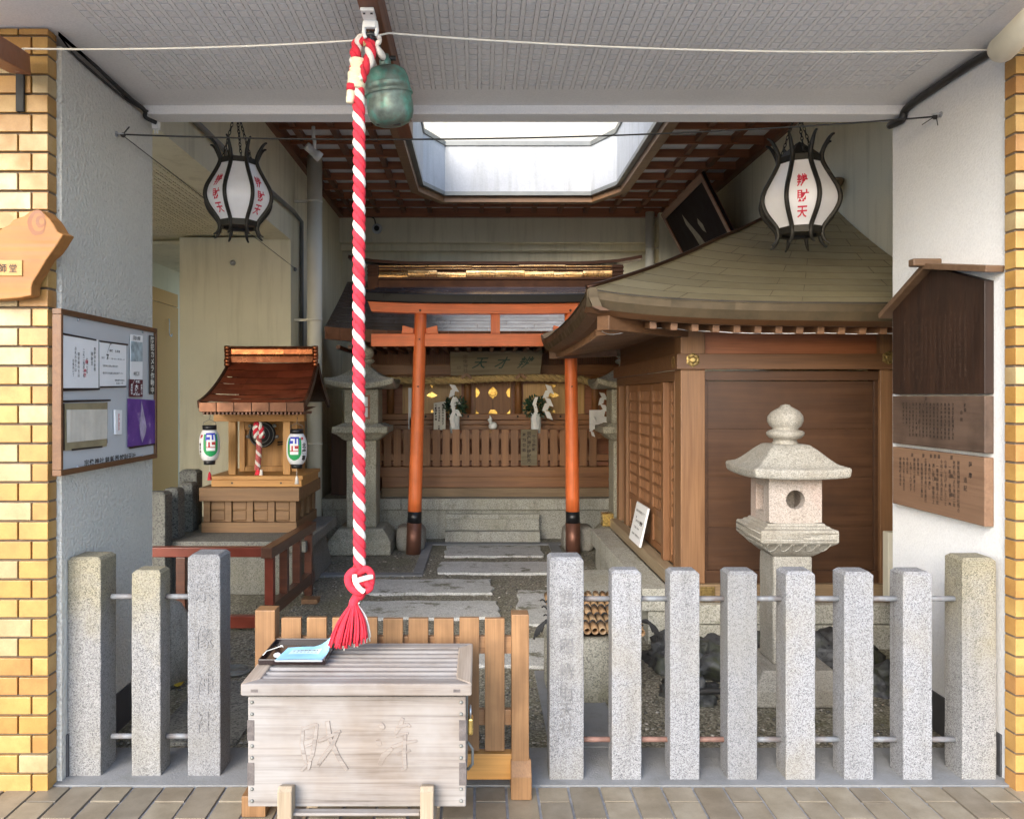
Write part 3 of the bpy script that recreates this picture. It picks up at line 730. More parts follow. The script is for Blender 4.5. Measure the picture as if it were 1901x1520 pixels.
zai = [([(563,1348),(560,1380),(566,1410),(570,1418)],.006), ([(563,1352),(578,1347),(588,1343)],.005), ([(588,1343),(585,1370),(580,1400),(572,1418)],.006), ([(566,1372),(582,1366)],.003), ([(566,1386),(580,1380)],.003),
       ([(570,1418),(560,1430)],.004), ([(576,1412),(572,1428)],.005), ([(608,1338),(612,1370),(628,1405),(644,1428)],.007), ([(628,1358),(618,1380),(600,1405),(590,1420)],.006), ([(590,1376),(612,1366),(632,1356)],.005)]
jou = [([(706,1343),(712,1352)],.008), ([(700,1372),(706,1384)],.008), ([(704,1420),(712,1402),(728,1388)],.008), ([(748,1332),(742,1348),(734,1360)],.006), ([(736,1350),(756,1344),(762,1348)],.005), ([(734,1366),(758,1360)],.004),
       ([(728,1386),(750,1378),(774,1374)],.005), ([(736,1400),(762,1392)],.004), ([(752,1362),(750,1395),(752,1425),(744,1428)],.006)]
M['carve_face'] = wood('carve_face', (.30,.235,.19), (.42,.34,.28), 'x', .8, .7, .2, .02)
bb = brush([zai, jou]); part('carved_lettering', bb, [M['wd_grey_x'], M['carve_wood']], body)
# padlock on the hasp of the right side
pk = thing('padlock', (bx1+.016, 2.64, .36), 'brass padlock hanging from the right side of the offering box', 'padlock')
b = B(); b.box(bx1+.004, bx1+.022, 2.615, 2.66, .375, .43); part('body', b, M['brass'], pk, bevel=.005)
b = B(); b.tube([(bx1+.013, 2.623, .43), (bx1+.013, 2.623, .452), (bx1+.013, 2.63, .464), (bx1+.013, 2.645, .464), (bx1+.013, 2.652, .452), (bx1+.013, 2.652, .43)], .0035, 8); part('shackle', b, M['steel'], pk)
b = B(); b.box(bx1+.001, bx1+.005, 2.60, 2.66, .44, .54); part('hasp', b, M['grey_metal'], ob)
b = B(); b.tube([(bx1+.003,2.64,.25),(bx1+.02,2.64,.27),(bx1+.02,2.64,.32),(bx1+.003,2.64,.345)], .005, 6); part('side_handle', b, M['grey_metal'], ob)
# black tray with a leaflet
tz = lz1+.002
tr = thing('tray', (-.67, 2.78, tz), 'black lacquered tray on the back left of the offering box lid', 'tray')
tx0, tx1, ty0, ty1 = X(479,2.66), X(604,2.66), 2.66, 2.895
b = B(); b.box(tx0+.004, tx1-.004, ty0+.004, ty1-.004, tz, tz+.005); part('base', b, M['lacquer_tray'], tr)
b = B()
for q in ((tx0,tx1,ty0,ty0+.005),(tx0,tx1,ty1-.005,ty1),(tx0,tx0+.005,ty0+.0051,ty1-.0051),(tx1-.005,tx1,ty0+.0051,ty1-.0051)): b.box(q[0],q[1],q[2],q[3],tz,tz+.019)
part('rim', b, M['lacquer_tray'], tr, bevel=.002)
lfz = tz+.016
def leafpt(u, v):                                     # leaflet surface: u to the right, v away from the viewer, corner curling up
    x_ = X(512,2.655) + u*.158 + v*.012; y_ = 2.645 + v*.13
    k = max(0, (u-.55)/.45)*max(0, (v-.35)/.65)
    return Vector((x_, y_ , lfz + .006 + .045*k*k + .004*math.sin(u*3)))
lt = thing('leaflet_stack', (X(555,2.7), 2.7, lfz), 'stack of pale blue leaflets with a curled corner lying on the black tray', 'leaflet')
b = B(); b.sheet([[leafpt(u/12, v/10) for u in range(13)] for v in range(11)]); part('cover', b, M['blue_cover'], lt, recalc=False)
b = B(); b.sheet([[leafpt(.17+.66*u/8, .38+.34*v/5)+Vector((0,0,.0012)) for u in range(9)] for v in range(6)]); part('title_panel', b, M['blue_pale'], lt, recalc=False)
b = B()
text_h(b, '餅飯殿辨財天社', lambda u, v: leafpt(u, v)+Vector((0,0,.002)), .20, .62, .085, .088, .03)
text_h(b, '宗像神社御由緒', lambda u, v: leafpt(u, v)+Vector((0,0,.002)), .24, .47, .055, .080)
part('lettering', b, M['ink'], lt, recalc=False)
b = B()
for k in range(3):
    b.sheet([[Vector((leafpt(u/6, v/4).x-.0015*k, leafpt(u/6, v/4).y, lfz+.0015*k)) for u in range(7)] for v in range(5)])
part('pages', b, M['paper'], lt, recalc=False)
b = B(); b.tube([(X(512,2.66), 2.76, lfz+.015), (X(505,2.66), 2.755, lfz+.016), (X(496,2.66), 2.745, lfz+.012), (X(486,2.66), 2.72, lfz+.012), (X(482,2.66), 2.70, lfz+.004)], .0016, 6)
b.tube([(X(512,2.66), 2.76, lfz+.012), (X(512,2.66), 2.75, lfz+.02), (X(507,2.66), 2.76, lfz+.018)], .002, 6); part('string', b, M['cord_white'], lt)
b = B(); b.blob((X(509,2.66), 2.70, lfz+.004), (.012,.010,.009), 3, .1); solo('pebble', b, M['paper'], 'round white pebble in the black tray beside the leaflets', 'pebble')

# ---------------- brown beam with bracket, rope and bell
b = B(); b.box(-.403, -.335, 1.2, 3.97, 2.80, 2.905); bmh = solo('timber_beam', b, M['wd_dark_y'], 'dark brown timber under the grey ceiling carrying the bell rope', 'beam', bevel=.004)
br = thing('pulley_bracket', (X(684,2.72), 2.72, 2.70), 'white steel bracket with black shackle screwed under the timber beam', 'bracket')
b = B(); b.box(-.398, -.352, 2.62, 2.69, 2.787, 2.799); part('plate', b, M['white_metal'], br, bevel=.003)
b = B(); b.tube([(-.394,2.70,2.79),(-.398,2.705,2.755),(-.392,2.71,2.735)], .007, 8); b.tube([(-.356,2.70,2.79),(-.352,2.705,2.76),(-.358,2.71,2.742)], .007, 8); b.box(-.396,-.354,2.69,2.71,2.765,2.80); part('arm', b, M['white_metal'], br, bevel=.003)
b = B(); b.tube([(-.394,2.712,2.745),(-.375,2.715,2.752),(-.356,2.712,2.747)], .010, 10); b.tube([(-.375,2.715,2.752),(-.372,2.74,2.735),(-.36,2.79,2.72)], .012, 8); part('shackle', b, M['black'], br)
for q in (-.387, -.362):
    b = B(); b.box(q-.004, q+.004, 2.636, 2.642, 2.784, 2.788); part('screw', b, M['black'], br)

rd = 2.745
def strands(path, n_str, hr, sr, pitch, mats_idx, nseg=None, hand=1, ph0=0.0, bn=Vector((0,1,0))):
    # path: list of Vectors (dense). returns list of builders, one per strand
    out = [B() for _ in range(n_str)]; L = [0.0]
    for i in range(1, len(path)): L.append(L[-1] + (path[i]-path[i-1]).length)
    for k in range(n_str):
        pts = []
        for i, p in enumerate(path):
            t = (path[min(i+1,len(path)-1)] - path[max(i-1,0)]).normalized(); nn = bn.cross(t).normalized(); b2 = t.cross(nn)
            a = hand*2*math.pi*L[i]/pitch + 2*math.pi*k/n_str + ph0
            pts.append(p + nn*(hr*math.cos(a)) + b2*(hr*math.sin(a)))
        out[k].tube(pts, [sr*(1+.07*noise.noise(Vector((L[i]*9, k*3.3, sr*99)))) for i in range(len(pts))], 9)
    return out
def dense(pts, step):
    out = []
    for i in range(len(pts)-1):
        a, c = Vector(pts[i]), Vector(pts[i+1]); n = max(1, int((c-a).length/step))
        for q in range(n): out.append(a.lerp(c, q/n))
    out.append(Vector(pts[-1])); return out
def smooth(pts, n=8):
    pts = [Vector(p) for p in pts]; out = []
    for i in range(len(pts)-1):
        p0, p1, p2, p3 = pts[max(i-1,0)], pts[i], pts[i+1], pts[min(i+2,len(pts)-1)]
        for q in range(n):
            t = q/n
            out.append(.5*((2*p1) + (p2-p0)*t + (2*p0-5*p1+4*p2-p3)*t*t + (3*p1-p0-3*p2+p3)*t**3))
    out.append(pts[-1]); return out
rp_ = thing('bell_rope', (X(667,rd), rd, .64), 'thick red and white bell rope with red tassel hanging over the offering box', 'rope')
up = dense([P(667.5,1062,rd), P(666,600,rd), P(667,300,rd), P(666,190,rd), P(664,165,rd)], .006)
for k, s_ in enumerate(strands(up, 3, .0108, .0122, .0948*1.0, None, hand=-1)):
    part('strand', s_, M['rope_white'] if k == 1 else M['rope_red'], rp_)
arch = smooth([P(659,160,rd), P(659,125,rd), P(660,100,rd), P(664,82,rd), P(673,74,rd-.01), P(684,78,rd-.01), P(688,92,rd-.01), P(685,112,rd-.01), P(676,128,rd-.006), P(668,150,rd)], 9)
for k, s_ in enumerate(strands(arch, 3, .0098, .0112, .088, None, hand=-1, ph0=1.2)):
    part('strand', s_, M['rope_white'] if k == 1 else M['rope_red'], rp_)
b = B(); tp = [P(667,112,rd), P(666,122,rd), P(664,135,rd), P(660,146,rd), P(662,156,rd), P(663,166,rd)]
b.tube(smooth(tp,4), [.030+.003*math.sin(i*1.9) for i in range(21)], 16, flat=.85)
part('cloth_wrap', b, M['cloth_tape'], rp_)
b = B(); b.tube(smooth([P(656,150,rd-.012), P(652,160,rd-.014), P(651,178,rd-.014), P(649,192,rd-.012)],4), [.013]*7+[.015,.014,.015,.014,.013,.012], 12); part('cloth_tail', b, M['cloth_tape'], rp_)
b = B(); b.tube([P(652,157,rd-.018), P(651,168,rd-.018)], .0155, 12); part('cloth_tail', b, M['rope_red'], rp_)
b = B(); b.tube(smooth([P(683,62,2.72), P(682,75,rd-.02), P(676,85,rd-.028), P(677,70,rd-.02), P(686,58,2.72)],5), .0028, 6); part('lashing', b, M['straw'], rp_)
# knot
kz = rd
def loop3(c, rx, rz, ry, n=26, a0=0, a1=2*math.pi, tilt=0):
    out = []
    for i in range(n):
        a = a0 + (a1-a0)*i/(n-1); u, v = rx*math.cos(a), rz*math.sin(a)
        out.append(Vector((c.x + u*math.cos(tilt) - v*math.sin(tilt), c.y + ry*math.sin(a*.5+.6), c.z + u*math.sin(tilt) + v*math.cos(tilt))))
    return out
kc = P(666,1080,kz)
b = B(); b.tube(smooth([P(668,1056,kz), P(655,1060,kz-.02), P(646,1072,kz-.024), P(650,1088,kz-.024), P(662,1098,kz-.024), P(672,1100,kz-.015), P(668,1108,kz)],6), .0135, 10)
b.tube(smooth([P(664,1064,kz-.01), P(678,1056,kz-.012), P(688,1062,kz-.006), P(690,1074,kz), P(686,1090,kz), P(674,1098,kz+.01)],6), .0125, 10)
b.tube(smooth([P(690,1068,kz+.012), P(680,1082,kz-.012), P(688,1090,kz-.01), P(678,1098,kz-.02)],6), .0115, 10); b.blob(kc, (.028,.024,.03), 5, .1)
part('knot', b, M['rope_red'], rp_)
b = B(); b.tube(smooth([P(658,1066,kz-.026), P(660,1080,kz-.032), P(668,1092,kz-.032), P(676,1098,kz-.028)],6), .0092, 10)
b.tube(smooth([P(664,1077,kz-.030), P(678,1073,kz-.026), P(691,1070,kz-.012)],6), .0090, 10); part('knot', b, M['rope_white'], rp_, label='white turn of the knot')
b = B(); b.tube(smooth([P(669,1098,kz), P(662,1108,kz), P(657,1118,kz), P(655,1126,kz)],5), [.018]*5+[.0165]*11, 12); part('tassel_neck', b, M['rope_red'], rp_)
b = B(); b.tube(loop3(P(658,1117,kz), .018, .003, .018, 20, tilt=-.06), .0026, 6); part('binding', b, M['rope_white'], rp_)
rnd = random.Random(4); tr_, tw_ = B(), B()
for k in range(190):
    a = rnd.uniform(0, 2*math.pi); rr = math.sqrt(rnd.random()); q = rnd.uniform(-.008, .014)
    top = P(657,1120,kz) + Vector((.012*rr*math.cos(a), .012*rr*math.sin(a), 0))
    bot = P(648,1196,kz) + Vector((.073*rr*math.cos(a), .055*rr*math.sin(a), q + .012*rr*rr + .010*math.cos(a)*rr))
    mid = top.lerp(bot, .5) + Vector((.010*rr*math.cos(a), .010*rr*math.sin(a), .004))
    if bot.z < lz1+.012: bot.z = lz1+.012
    bb_ = tw_ if (abs(a) < .32 or a > 6.05 or (rr < .45 and k % 3 == 0)) else tr_
    e = bot + Vector((rnd.uniform(-.004,.004), rnd.uniform(-.004,.004), 0))
    if bb_ is tw_: e.z = max(lz1+.006, e.z-.008)
    bb_.tube(smooth([top, mid, e],3), [.0022]*5+[.0034,.0030] if False else [.0022,.0026,.0030,.0033,.0035,.0035,.0028], 5)
part('tassel', tr_, M['rope_red'], rp_); part('tassel', tw_, M['rope_white'], rp_, label='white inner threads of the tassel')

bl = thing('bell', P(722,178,2.95), 'round verdigris bronze bell hanging beside the top of the bell rope', 'bell')
bc = P(722,178,2.95); mt = Matrix.Rotation(R(-6),3,'Y') @ Matrix.Rotation(R(8),3,'X')
pr = [(.0,.104),(.03,.103),(.055,.098),(.072,.085),(.080,.062),(.082,.044),(.083,.040),(.0845,.036),(.083,.032),(.084,.020),(.088,.014),(.0885,.006),(.086,.001),(.0835,-.004),(.085,-.02),(.087,-.04),(.086,-.062),(.079,-.085),(.066,-.100),(.045,-.109),(.02,-.112),(.0,-.112)]
b = B(); b.lathe(pr[::-1], bc, 40, 0, mt); part('shell', b, M['bell'], bl)
b = B(); b.tube([bc + mt @ Vector((.0875*math.cos(a), .0875*math.sin(a), .004)) for a in [2*math.pi*i/40 for i in range(40)]], .0035, 8, True); part('rim', b, M['bell'], bl)
b = B(); b.lathe([(.021,.0),(.021,.03),(.016,.036),(.016,.05)], bc + mt @ Vector((0,0,.098)), 16, 0, mt); part('neck', b, M['bell'], bl)
b = B(); b.box(bc.x-.045, bc.x+.045, bc.y-.012, bc.y+.0, bc.z-.1125, bc.z-.095); part('slit', b, M['black'], bl)
b = B(); q = bc + Vector((-.004,0,.12)); b.tube([P(700,70,2.76), P(702,90,2.82), P(712,112,2.93), q], .011, 8); b.tube([(q.x-.03,q.y,q.z+.02),(q.x+.03,q.y,q.z+.02)], .010, 8); part('hanger', b, M['black'], bl)
b = B(); b.tube(smooth([P(700,66,2.72), P(706,74,2.73), P(700,84,2.735), P(704,96,2.75), P(712,106,2.78)],5), [.010,.012,.014,.013,.010,.009,.012,.015,.016,.014,.012,.011,.013,.016,.018,.019,.020,.021,.020,.018,.014], 10, flat=.6)
part('cloth_tie', b, M['rope_white'], bl)

# ---------------- cords and wires
def sagline(a, c, sag, n=26):
    a, c = Vector(a), Vector(c); return [a.lerp(c, i/n) - Vector((0,0, sag*4*(i/n)*(1-i/n))) for i in range(n+1)]
b = B(); b.tube(sagline(P(42,91,2.93), P(655,76,2.80), .012) + sagline(P(722,62,2.80), P(1836,93,2.98), .03), .0036, 6)
b.tube(smooth([P(42,91,2.90), P(46,112,2.88), P(40,130,2.88), P(22,128,2.86), P(10,118,2.86)],5), .005, 6)
solo('strung_cord', b, M['cord_white'], 'thin white cord strung below the ceiling across the whole bay', 'cord')
b = B(); b.tube(sagline(P(228,250,3.53), P(1735,217,3.52), .055), .0036, 6); b.tube([P(228,250,3.53), P(240,236,3.50)], .003, 5)
b.blob(P(228,251,3.53), (.012,.012,.010), 1, .3, 8); b.blob(P(1735,217,3.52), (.012,.012,.012), 2, .3, 8); b.tube([P(1735,217,3.52), P(1712,232,3.5)], .002, 5); b.tube([P(1738,217,3.52), P(1741,233,3.5)], .002, 5)
solo('black_wire', b, M['black_matt'], 'sagging black wire tied between two wall rings under the ceiling beam', 'wire')
def ringbolt(name, c, sx, lab):
    b = B(); b.tube([c + Vector((sx*(.018+.018*math.cos(a)), .018*math.sin(a), .004*math.sin(a))) for a in [2*math.pi*i/18 for i in range(18)]], .0035, 6, True)
    b.lathe([(.013,0),(.012,.004),(.004,.006)], c, 14, 0, Matrix.Rotation(R(90)*sx,3,'Y')); solo(name, b, M['steel'], lab, 'wall ring', 'steel rings holding the black wire', )
ringbolt('wall_ring', Vector((-1.63, 3.53, Z(249,3.53))), 1, 'steel ring bolt on the grey pier above the notice board')
ringbolt('wall_ring', Vector((2.06, 3.51, Z(213,3.51))), -1, 'steel ring bolt on the white pier above the wooden boards')
b = B(); b.tube(smooth([P(100,62,3.03), P(180,128,3.35), P(240,182,3.62), P(268,205,3.78), P(270,218,3.79), P(290,228,3.83)],6), .010, 8); b.tube(smooth([P(100,64,3.03), P(150,115,3.2), P(230,182,3.58), P(274,207,3.77)],6), .006, 6)
b.xf(lambda p: Vector((max(p.x, -1.628+.006), p.y, min(p.z, 2.907)))); solo('black_cable', b, M['black_matt'], 'thin black cables along the grey pier and ceiling corner', 'cable')
b = B(); b.tube(smooth([(2.045,3.02,2.86), (2.045,3.2,2.88), (2.045,3.5,2.885), (2.045,3.76,2.88), (2.042,3.80,2.84), (2.035,3.9,2.845)],6), .018, 9)
solo('black_cable', b, M['black'], 'thick black taped cable along the white pier and ceiling corner', 'cable')
b = B(); b.box(-1.60, -1.57, 3.84, 3.87, 2.81, 2.849); b.box(-1.592,-1.588,3.85,3.86,2.79,2.812); b.box(-1.58,-1.576,3.85,3.86,2.79,2.812); solo('wall_hook', b, M['white_metal'], 'small white plastic cable clip under the ceiling beam', 'clip')
sc_ = thing('bullet_camera', P(1880,75,2.8), 'cream tubular bullet camera at the top right pillar', 'bullet_camera')  # tubular housing of a bullet camera
ax0, ax1 = P(1860,92,2.94), P(1925,28,2.66); dv = (ax1-ax0).normalized(); mt2 = dv.to_track_quat('Z','Y').to_matrix()
L_ = (ax1-ax0).length
b = B(); b.lathe([(.036,.03),(.046,.0),(.050,.0),(.051,.004),(.050,.05),(.049,.06),(.049,L_)], ax0, 28, 0, mt2); part('housing', b, M['cream_metal'], sc_)
b = B(); b.lathe([(.034,.028),(.034,.029)], ax0, 24, 0, mt2); b.lathe([(.02,.018),(.02,.026)], ax0, 18, 0, mt2); part('grille', b, M['grey_metal'], sc_)
b = B(); b.lathe([(.014,.012),(.014,.018)], ax0, 18, 0, mt2); part('lens', b, M['black'], sc_)
b = B(); b.bar(P(-70,58,2.35), P(36,118,2.93), .075, .075); pass
lg = solo('timber_pole', b, M['wd_dark_x'], 'dark square timber pole end tied with white cord at the left pillar', 'pole', bevel=.004)
b = B(); b.box(X(30,2.99), X(45,2.99), 2.985, 2.997, Z(208,2.99), Z(126,2.99)); solo('iron_strap', b, M['black_matt'], 'black iron strap screwed to the yellow pillar under the timber pole', 'strap', bevel=.002)

# ---------------- carved wood slab sign on the left pillar
sg = thing('wood_slab_sign', (X(40,2.93), 2.95, Z(480,2.93)), 'golden live edge wood slab sign with a small name plate on the yellow pillar', 'sign')
k_ = 140/967.0; dd = 2.925
out = [(-300,330),(-100,330),(0,318),(60,285),(110,262),(150,215),(185,185),(240,165),(300,150),(345,115),(385,85),(430,72),(490,70),(540,92),(600,150),(640,188),(690,262),(735,345),(770,365),(808,383),(765,455),(720,530),(655,620),(600,700),(545,790),(500,870),(460,930),(425,985),(408,1030),(402,1080),(400,1168),(330,1180),(250,1195),(120,1206),(0,1215),(-150,1222),(-300,1222)]
b = B(); poly = [(X(a*k_,dd), Z(380+c*k_,dd)) for a, c in out]; poly2 = [(x+ (.012 if z > Z(470,dd) else 0), z+(.004 if x > -1.72 else 0)) for x, z in poly]
n_ = len(poly)
b.add([(x,dd,z) for x, z in poly] + [(x,dd+.062,z) for x, z in poly2], [tuple(range(n_)), tuple(range(2*n_-1,n_-1,-1))] + [(i,i+n_,(i+1)%n_+n_,(i+1)%n_) for i in range(n_)])
part('slab', b, M['wd_slab'], sg, bevel=.004)
M['wd_knot'] = wood('wd_knot', (.20,.075,.03), (.30,.12,.05), 'x', .5, .6, .05, .02)
M['wd_knot2'] = wood('wd_knot2', (.28,.11,.035), (.37,.165,.055), 'x', .5, .6, .05, .02)
b = B(); kc = P(478*k_,380+235*k_,dd)
for j, (ra, rb, mi) in enumerate(((.036,.046,0),(.026,.034,1),(.018,.024,0),(.010,.013,1))):
    pts = []
    for i in range(30):
        a = 2*math.pi*i/30; q = 1+.12*noise.noise(Vector((math.cos(a)*1.5,math.sin(a)*1.5,j*2.1)))
        pts.append((kc.x+ra*.98*q*math.cos(a)+.006*j, dd-.0006-.0005*j, kc.z+rb*q*math.sin(a)+.002*j))
    b.add(pts, [tuple(range(30))], mi)
part('knot', b, [M['wd_knot'], M['wd_knot2']], sg)
b = B(); b.box(X(-40,dd), X(292*k_,dd), dd-.005, dd-.0005, Z(380+915*k_,dd), Z(380+712*k_,dd)); npl = part('name_plate', b, M['wd_hinoki_x'], sg, bevel=.001)
b = B(); zz = Z(380+815*k_, dd-.006)
for ch, px in (('師', 48), ('堂', 178)): letter(b, ch, lambda u, v: (u, dd-.0062, v), X(px*k_,dd), zz, .031, .034, .012)
part('lettering', b, M['ink'], npl)

# ---------------- notice board on the grey pier
NX = -1.60
def nbp(px, py, e=0.0):
    d = NX*F/(px-890.0); return Vector((NX+e, d, CH-(py-737)*d/F))
nb = thing('notice_board', (-1.615, 3.44, 1.2), 'wood framed grey notice board with papers under clear sleeves on the grey pier', 'notice board')
ya, yb, za, zb = 3.0, 3.885, 1.205, 1.832
b = B(); b.box(-1.627, NX-.004, ya, yb, za, zb); part('panel', b, M['board_grey'], nb)
b = B(); fw = .022
b.box(-1.627, NX+.008, ya-.006, yb+.004, zb-fw+.006, zb+.006); b.box(-1.627, NX+.008, ya-.006, yb+.004, za-.006, za+fw-.006)
b.box(-1.627, NX+.008, ya-.006, ya+.010, za+fw-.005, zb-fw+.005); b.box(-1.627, NX+.008, yb-.014, yb+.004, za+fw-.005, zb-fw+.005)
part('frame', b, M['wd_beam_y'], nb, bevel=.002)
def quad_on(b, pts, e, mi=0, th=.0015):
    q = [nbp(x, y, e) for x, y in pts]; q2 = [Vector((v.x-th, v.y, v.z)) for v in q]
    b.add(q+q2, [(0,1,2,3),(7,6,5,4),(0,4,5,1),(1,5,6,2),(2,6,7,3),(3,7,4,0)], mi)
kx, ky = 200/950.0, 320/1520.0
def C(a, c): return (100+a*kx, 570+c*ky)
def paper(name, pts, mat, lab, cat='notice', e=.003):
    b = B(); quad_on(b, [C(*p) for p in pts], e); return solo(name, b, mat, lab, cat)
def nmap(pts, e):
    q = [nbp(*C(*p), e) for p in pts]
    def fn(u, v):     # u 0..1 left to right, v 0..1 bottom to top
        return q[3].lerp(q[2], u).lerp(q[0].lerp(q[1], u), v)
    return fn
pp = [(62,232),(388,290),(388,722),(62,722)]
h1 = thing('notice', nbp(*C(220,480)), 'handwritten white notice with brush columns at upper left of the notice board', 'notice', 'papers pinned on the notice board')
b = B(); quad_on(b, [C(*p) for p in pp], .003); part('sheet', b, M['paper'], h1)
b = B(); fn = nmap(pp, .0042)
for s_, u, t, sz in (('御参拝の皆様', .88, .84, .085), ('辨財天', .80, .74, .10), ('七月七日', .66, .62, .085), ('二礼二拍手一礼', .57, .78, .085), ('御祈祷の方は', .43, .70, .085), ('お札お守りは', .35, .80, .085), ('社務所にて', .29, .56, .07)):
    text_v(b, s_, fn, u, t, sz*.9, sz*.95, .0, 0, .72)
part('lettering', b, M['ink'], h1)
b = B(); text_v(b, '御神籤', fn, .60, .48, .08, .085, .01); part('lettering', b, M['ink_red'], h1, label='red brush characters')
b = B(); quad_on(b, [C(*p) for p in [(75,228),(365,284),(365,298),(75,246)]], .005); quad_on(b, [C(*p) for p in [(62,714),(395,714),(395,730),(62,742)]], .005); quad_on(b, [C(*p) for p in [(384,290),(398,292),(398,714),(384,716)]], .002); part('edge_strip', b, M['black'], h1)
pp = [(396,300),(632,335),(630,700),(398,706)]
h2 = thing('notice', nbp(*C(515,520)), 'printed white notice with a large figure 7 beside the handwritten sheet', 'notice', 'papers pinned on the notice board')
b = B(); quad_on(b, [C(*p) for p in pp], .003); part('sheet', b, M['paper'], h2)
b = B(); fn = nmap(pp, .0042)
text_h(b, '御祈祷 七月祭', fn, .28, .82, .06, .068, .02); text_h(b, '毎月', fn, .06, .645, .05); text_h(b, '7', fn, .2, .67, .16, .1, .03); text_h(b, '日 午後一時より斎行致します', fn, .30, .64, .04, .046)
text_h(b, '宗像神社例祭は毎年斎行', fn, .10, .47, .05, .052); text_h(b, '御参列の皆様は御記帳下さい', fn, .10, .31, .055, .06); text_h(b, '餅飯殿町自治会', fn, .55, .15, .05, .055); text_h(b, '世話人一同', fn, .6, .08, .05, .055)
part('lettering', b, M['ink'], h2)
b = B(); quad_on(b, [C(*p) for p in [(396,294),(645,326),(645,340),(396,308)]], .005); quad_on(b, [C(*p) for p in [(398,698),(630,694),(630,706),(398,712)]], .005); part('edge_strip', b, M['black'], h2)
h3 = thing('poster', nbp(*C(718,450)), 'narrow poster with a blue interior picture above a dark maroon panel', 'poster', 'papers pinned on the notice board')
b = B(); quad_on(b, [C(*p) for p in [(668,240),(778,252),(776,640),(668,640)]], .003); part('sheet', b, M['paper'], h3)
b = B(); quad_on(b, [C(*p) for p in [(672,300),(774,312),(774,480),(672,480)]], .0045); part('picture', b, M['photo_blue'], h3)
b = B(); quad_on(b, [C(*p) for p in [(658,636),(776,642),(776,792),(658,792)]], .0046); part('maroon_panel', b, M['maroon'], h3)
b = B(); pp = [(658,636),(776,642),(776,792),(658,792)]; fn = nmap(pp, .006)
text_h(b, '御祈願', fn, .25, .88, .16, .18, .03); text_v(b, '家内安全', fn, .15, .75, .14, .15, .03); text_v(b, '大祭', fn, .5, .72, .26, .27, .05); text_v(b, '商売繁盛', fn, .88, .75, .14, .15, .03); text_h(b, '奉納式', fn, .26, .14, .14, .17, .03); part('lettering', b, M['paper'], h3)
b = B(); pp = [(668,240),(778,252),(776,640),(668,640)]; fn = nmap(pp, .0045); text_h(b, '国宝仏像館', fn, .22, .93, .10, .115, .01); text_h(b, '特別展示', fn, .25, .13, .10, .12, .02); part('lettering', b, M['ink_soft'], h3)
h4 = thing('notice', nbp(*C(865,510)), 'tall narrow sign with outlined white characters at the right edge of the notice board', 'notice', 'papers pinned on the notice board')
pp = [(838,248),(888,256),(888,768),(838,768)]
b = B(); quad_on(b, [C(*p) for p in pp], .003); part('sheet', b, M['ink_soft'], h4)
b = B(); fn = nmap(pp, .0045); text_v(b, '防犯カメラ作動中', lambda u, v: fn(u, v), .45, .985, .118, .122, .02, 0, 5.5); part('lettering', b, M['paper_warm'], h4)
h5 = thing('notice', nbp(*C(270,1050)), 'blank beige sheet under wrinkled clear plastic at lower left of the notice board', 'notice', 'papers pinned on the notice board')
b = B(); quad_on(b, [C(*p) for p in [(90,850),(468,842),(462,1225),(92,1265)]], .003); part('sheet', b, M['vinyl'], h5)
b = B(); pp = [(100,905),(462,900),(458,1160),(104,1195)]; fn = nmap(pp, .0045)
rows = []
for v in range(5): rows.append([fn(u/40, v/4) + Vector((.0035*max(0, noise.noise(Vector((u*.30, 3.3, v*.12))))+.0005, 0, 0)) for u in range(41)])
b.sheet(rows); M['clear_film'] = plain('clear_film', (.66,.63,.54), .22, 0, .12, 14); part('clear_cover', b, M['clear_film'], h5)
b = B(); quad_on(b, [C(*p) for p in [(62,822),(492,814),(492,828),(62,842)]], .005); quad_on(b, [C(*p) for p in [(76,850),(92,850),(92,1262),(80,1266)]], .002); quad_on(b, [C(*p) for p in [(458,840),(470,838),(468,1200),(458,1200)]], .002); quad_on(b, [C(*p) for p in [(150,1250),(420,1222),(420,1236),(150,1266)]], .0045); part('edge_strip', b, M['black'], h5)
h6 = thing('notice', nbp(*C(552,1010)), 'small white thermometer-like card with a red line on the notice board', 'notice', 'papers pinned on the notice board')
b = B(); quad_on(b, [C(*p) for p in [(522,904),(582,908),(578,1120),(524,1122)]], .010, 0, .008); part('card', b, M['paper'], h6)
b = B(); pp = [(535,935),(568,938),(566,1090),(537,1092)]; fn = nmap(pp, .0112); text_v(b, '宗像神社神宮大麻', fn, .5, .98, .115, .12, .03, 0, 3); part('lettering', b, M['ink_red'], h6)
h7 = thing('poster', nbp(*C(768,1020)), 'purple poster with a pale vertical figure at lower right of the notice board', 'poster', 'papers pinned on the notice board')
b = B(); quad_on(b, [C(*p) for p in [(646,806),(886,820),(886,1205),(646,1235)]], .003); part('sheet', b, M['purple'], h7)
M['pale_lilac'] = plain('pale_lilac', (.42,.36,.50), .5, 0, .35, 30)
b = B(); pp = [(646,806),(886,820),(886,1205),(646,1235)]; fn = nmap(pp, .0045); b.add([fn(u, v) for u, v in ((.47,.98),(.53,.80),(.60,.60),(.66,.40),(.62,.25),(.50,.06),(.44,.22),(.40,.42),(.44,.62),(.46,.8))], [tuple(range(10))]); part('pale_shape', b, M['pale_lilac'], h7)
b = B(); quad_on(b, [C(*p) for p in [(650,1232),(888,1200),(888,1212),(660,1250)]], .005); part('edge_strip', b, M['black'], h7)
b = B(); pp = [(270,1340),(730,1270),(730,1345),(270,1410)]; fn = nmap(pp, .001)
s_ = '宗像神社餅飯殿辨財天社'; us = [.045,.135,.225,.315,.415,.51,.605,.70,.785,.87,.955]
for ch, u in zip(s_, us): letter(b, ch, fn, u, .5, .086, .80, .012)
for v in b.v: v.x = NX-.0025
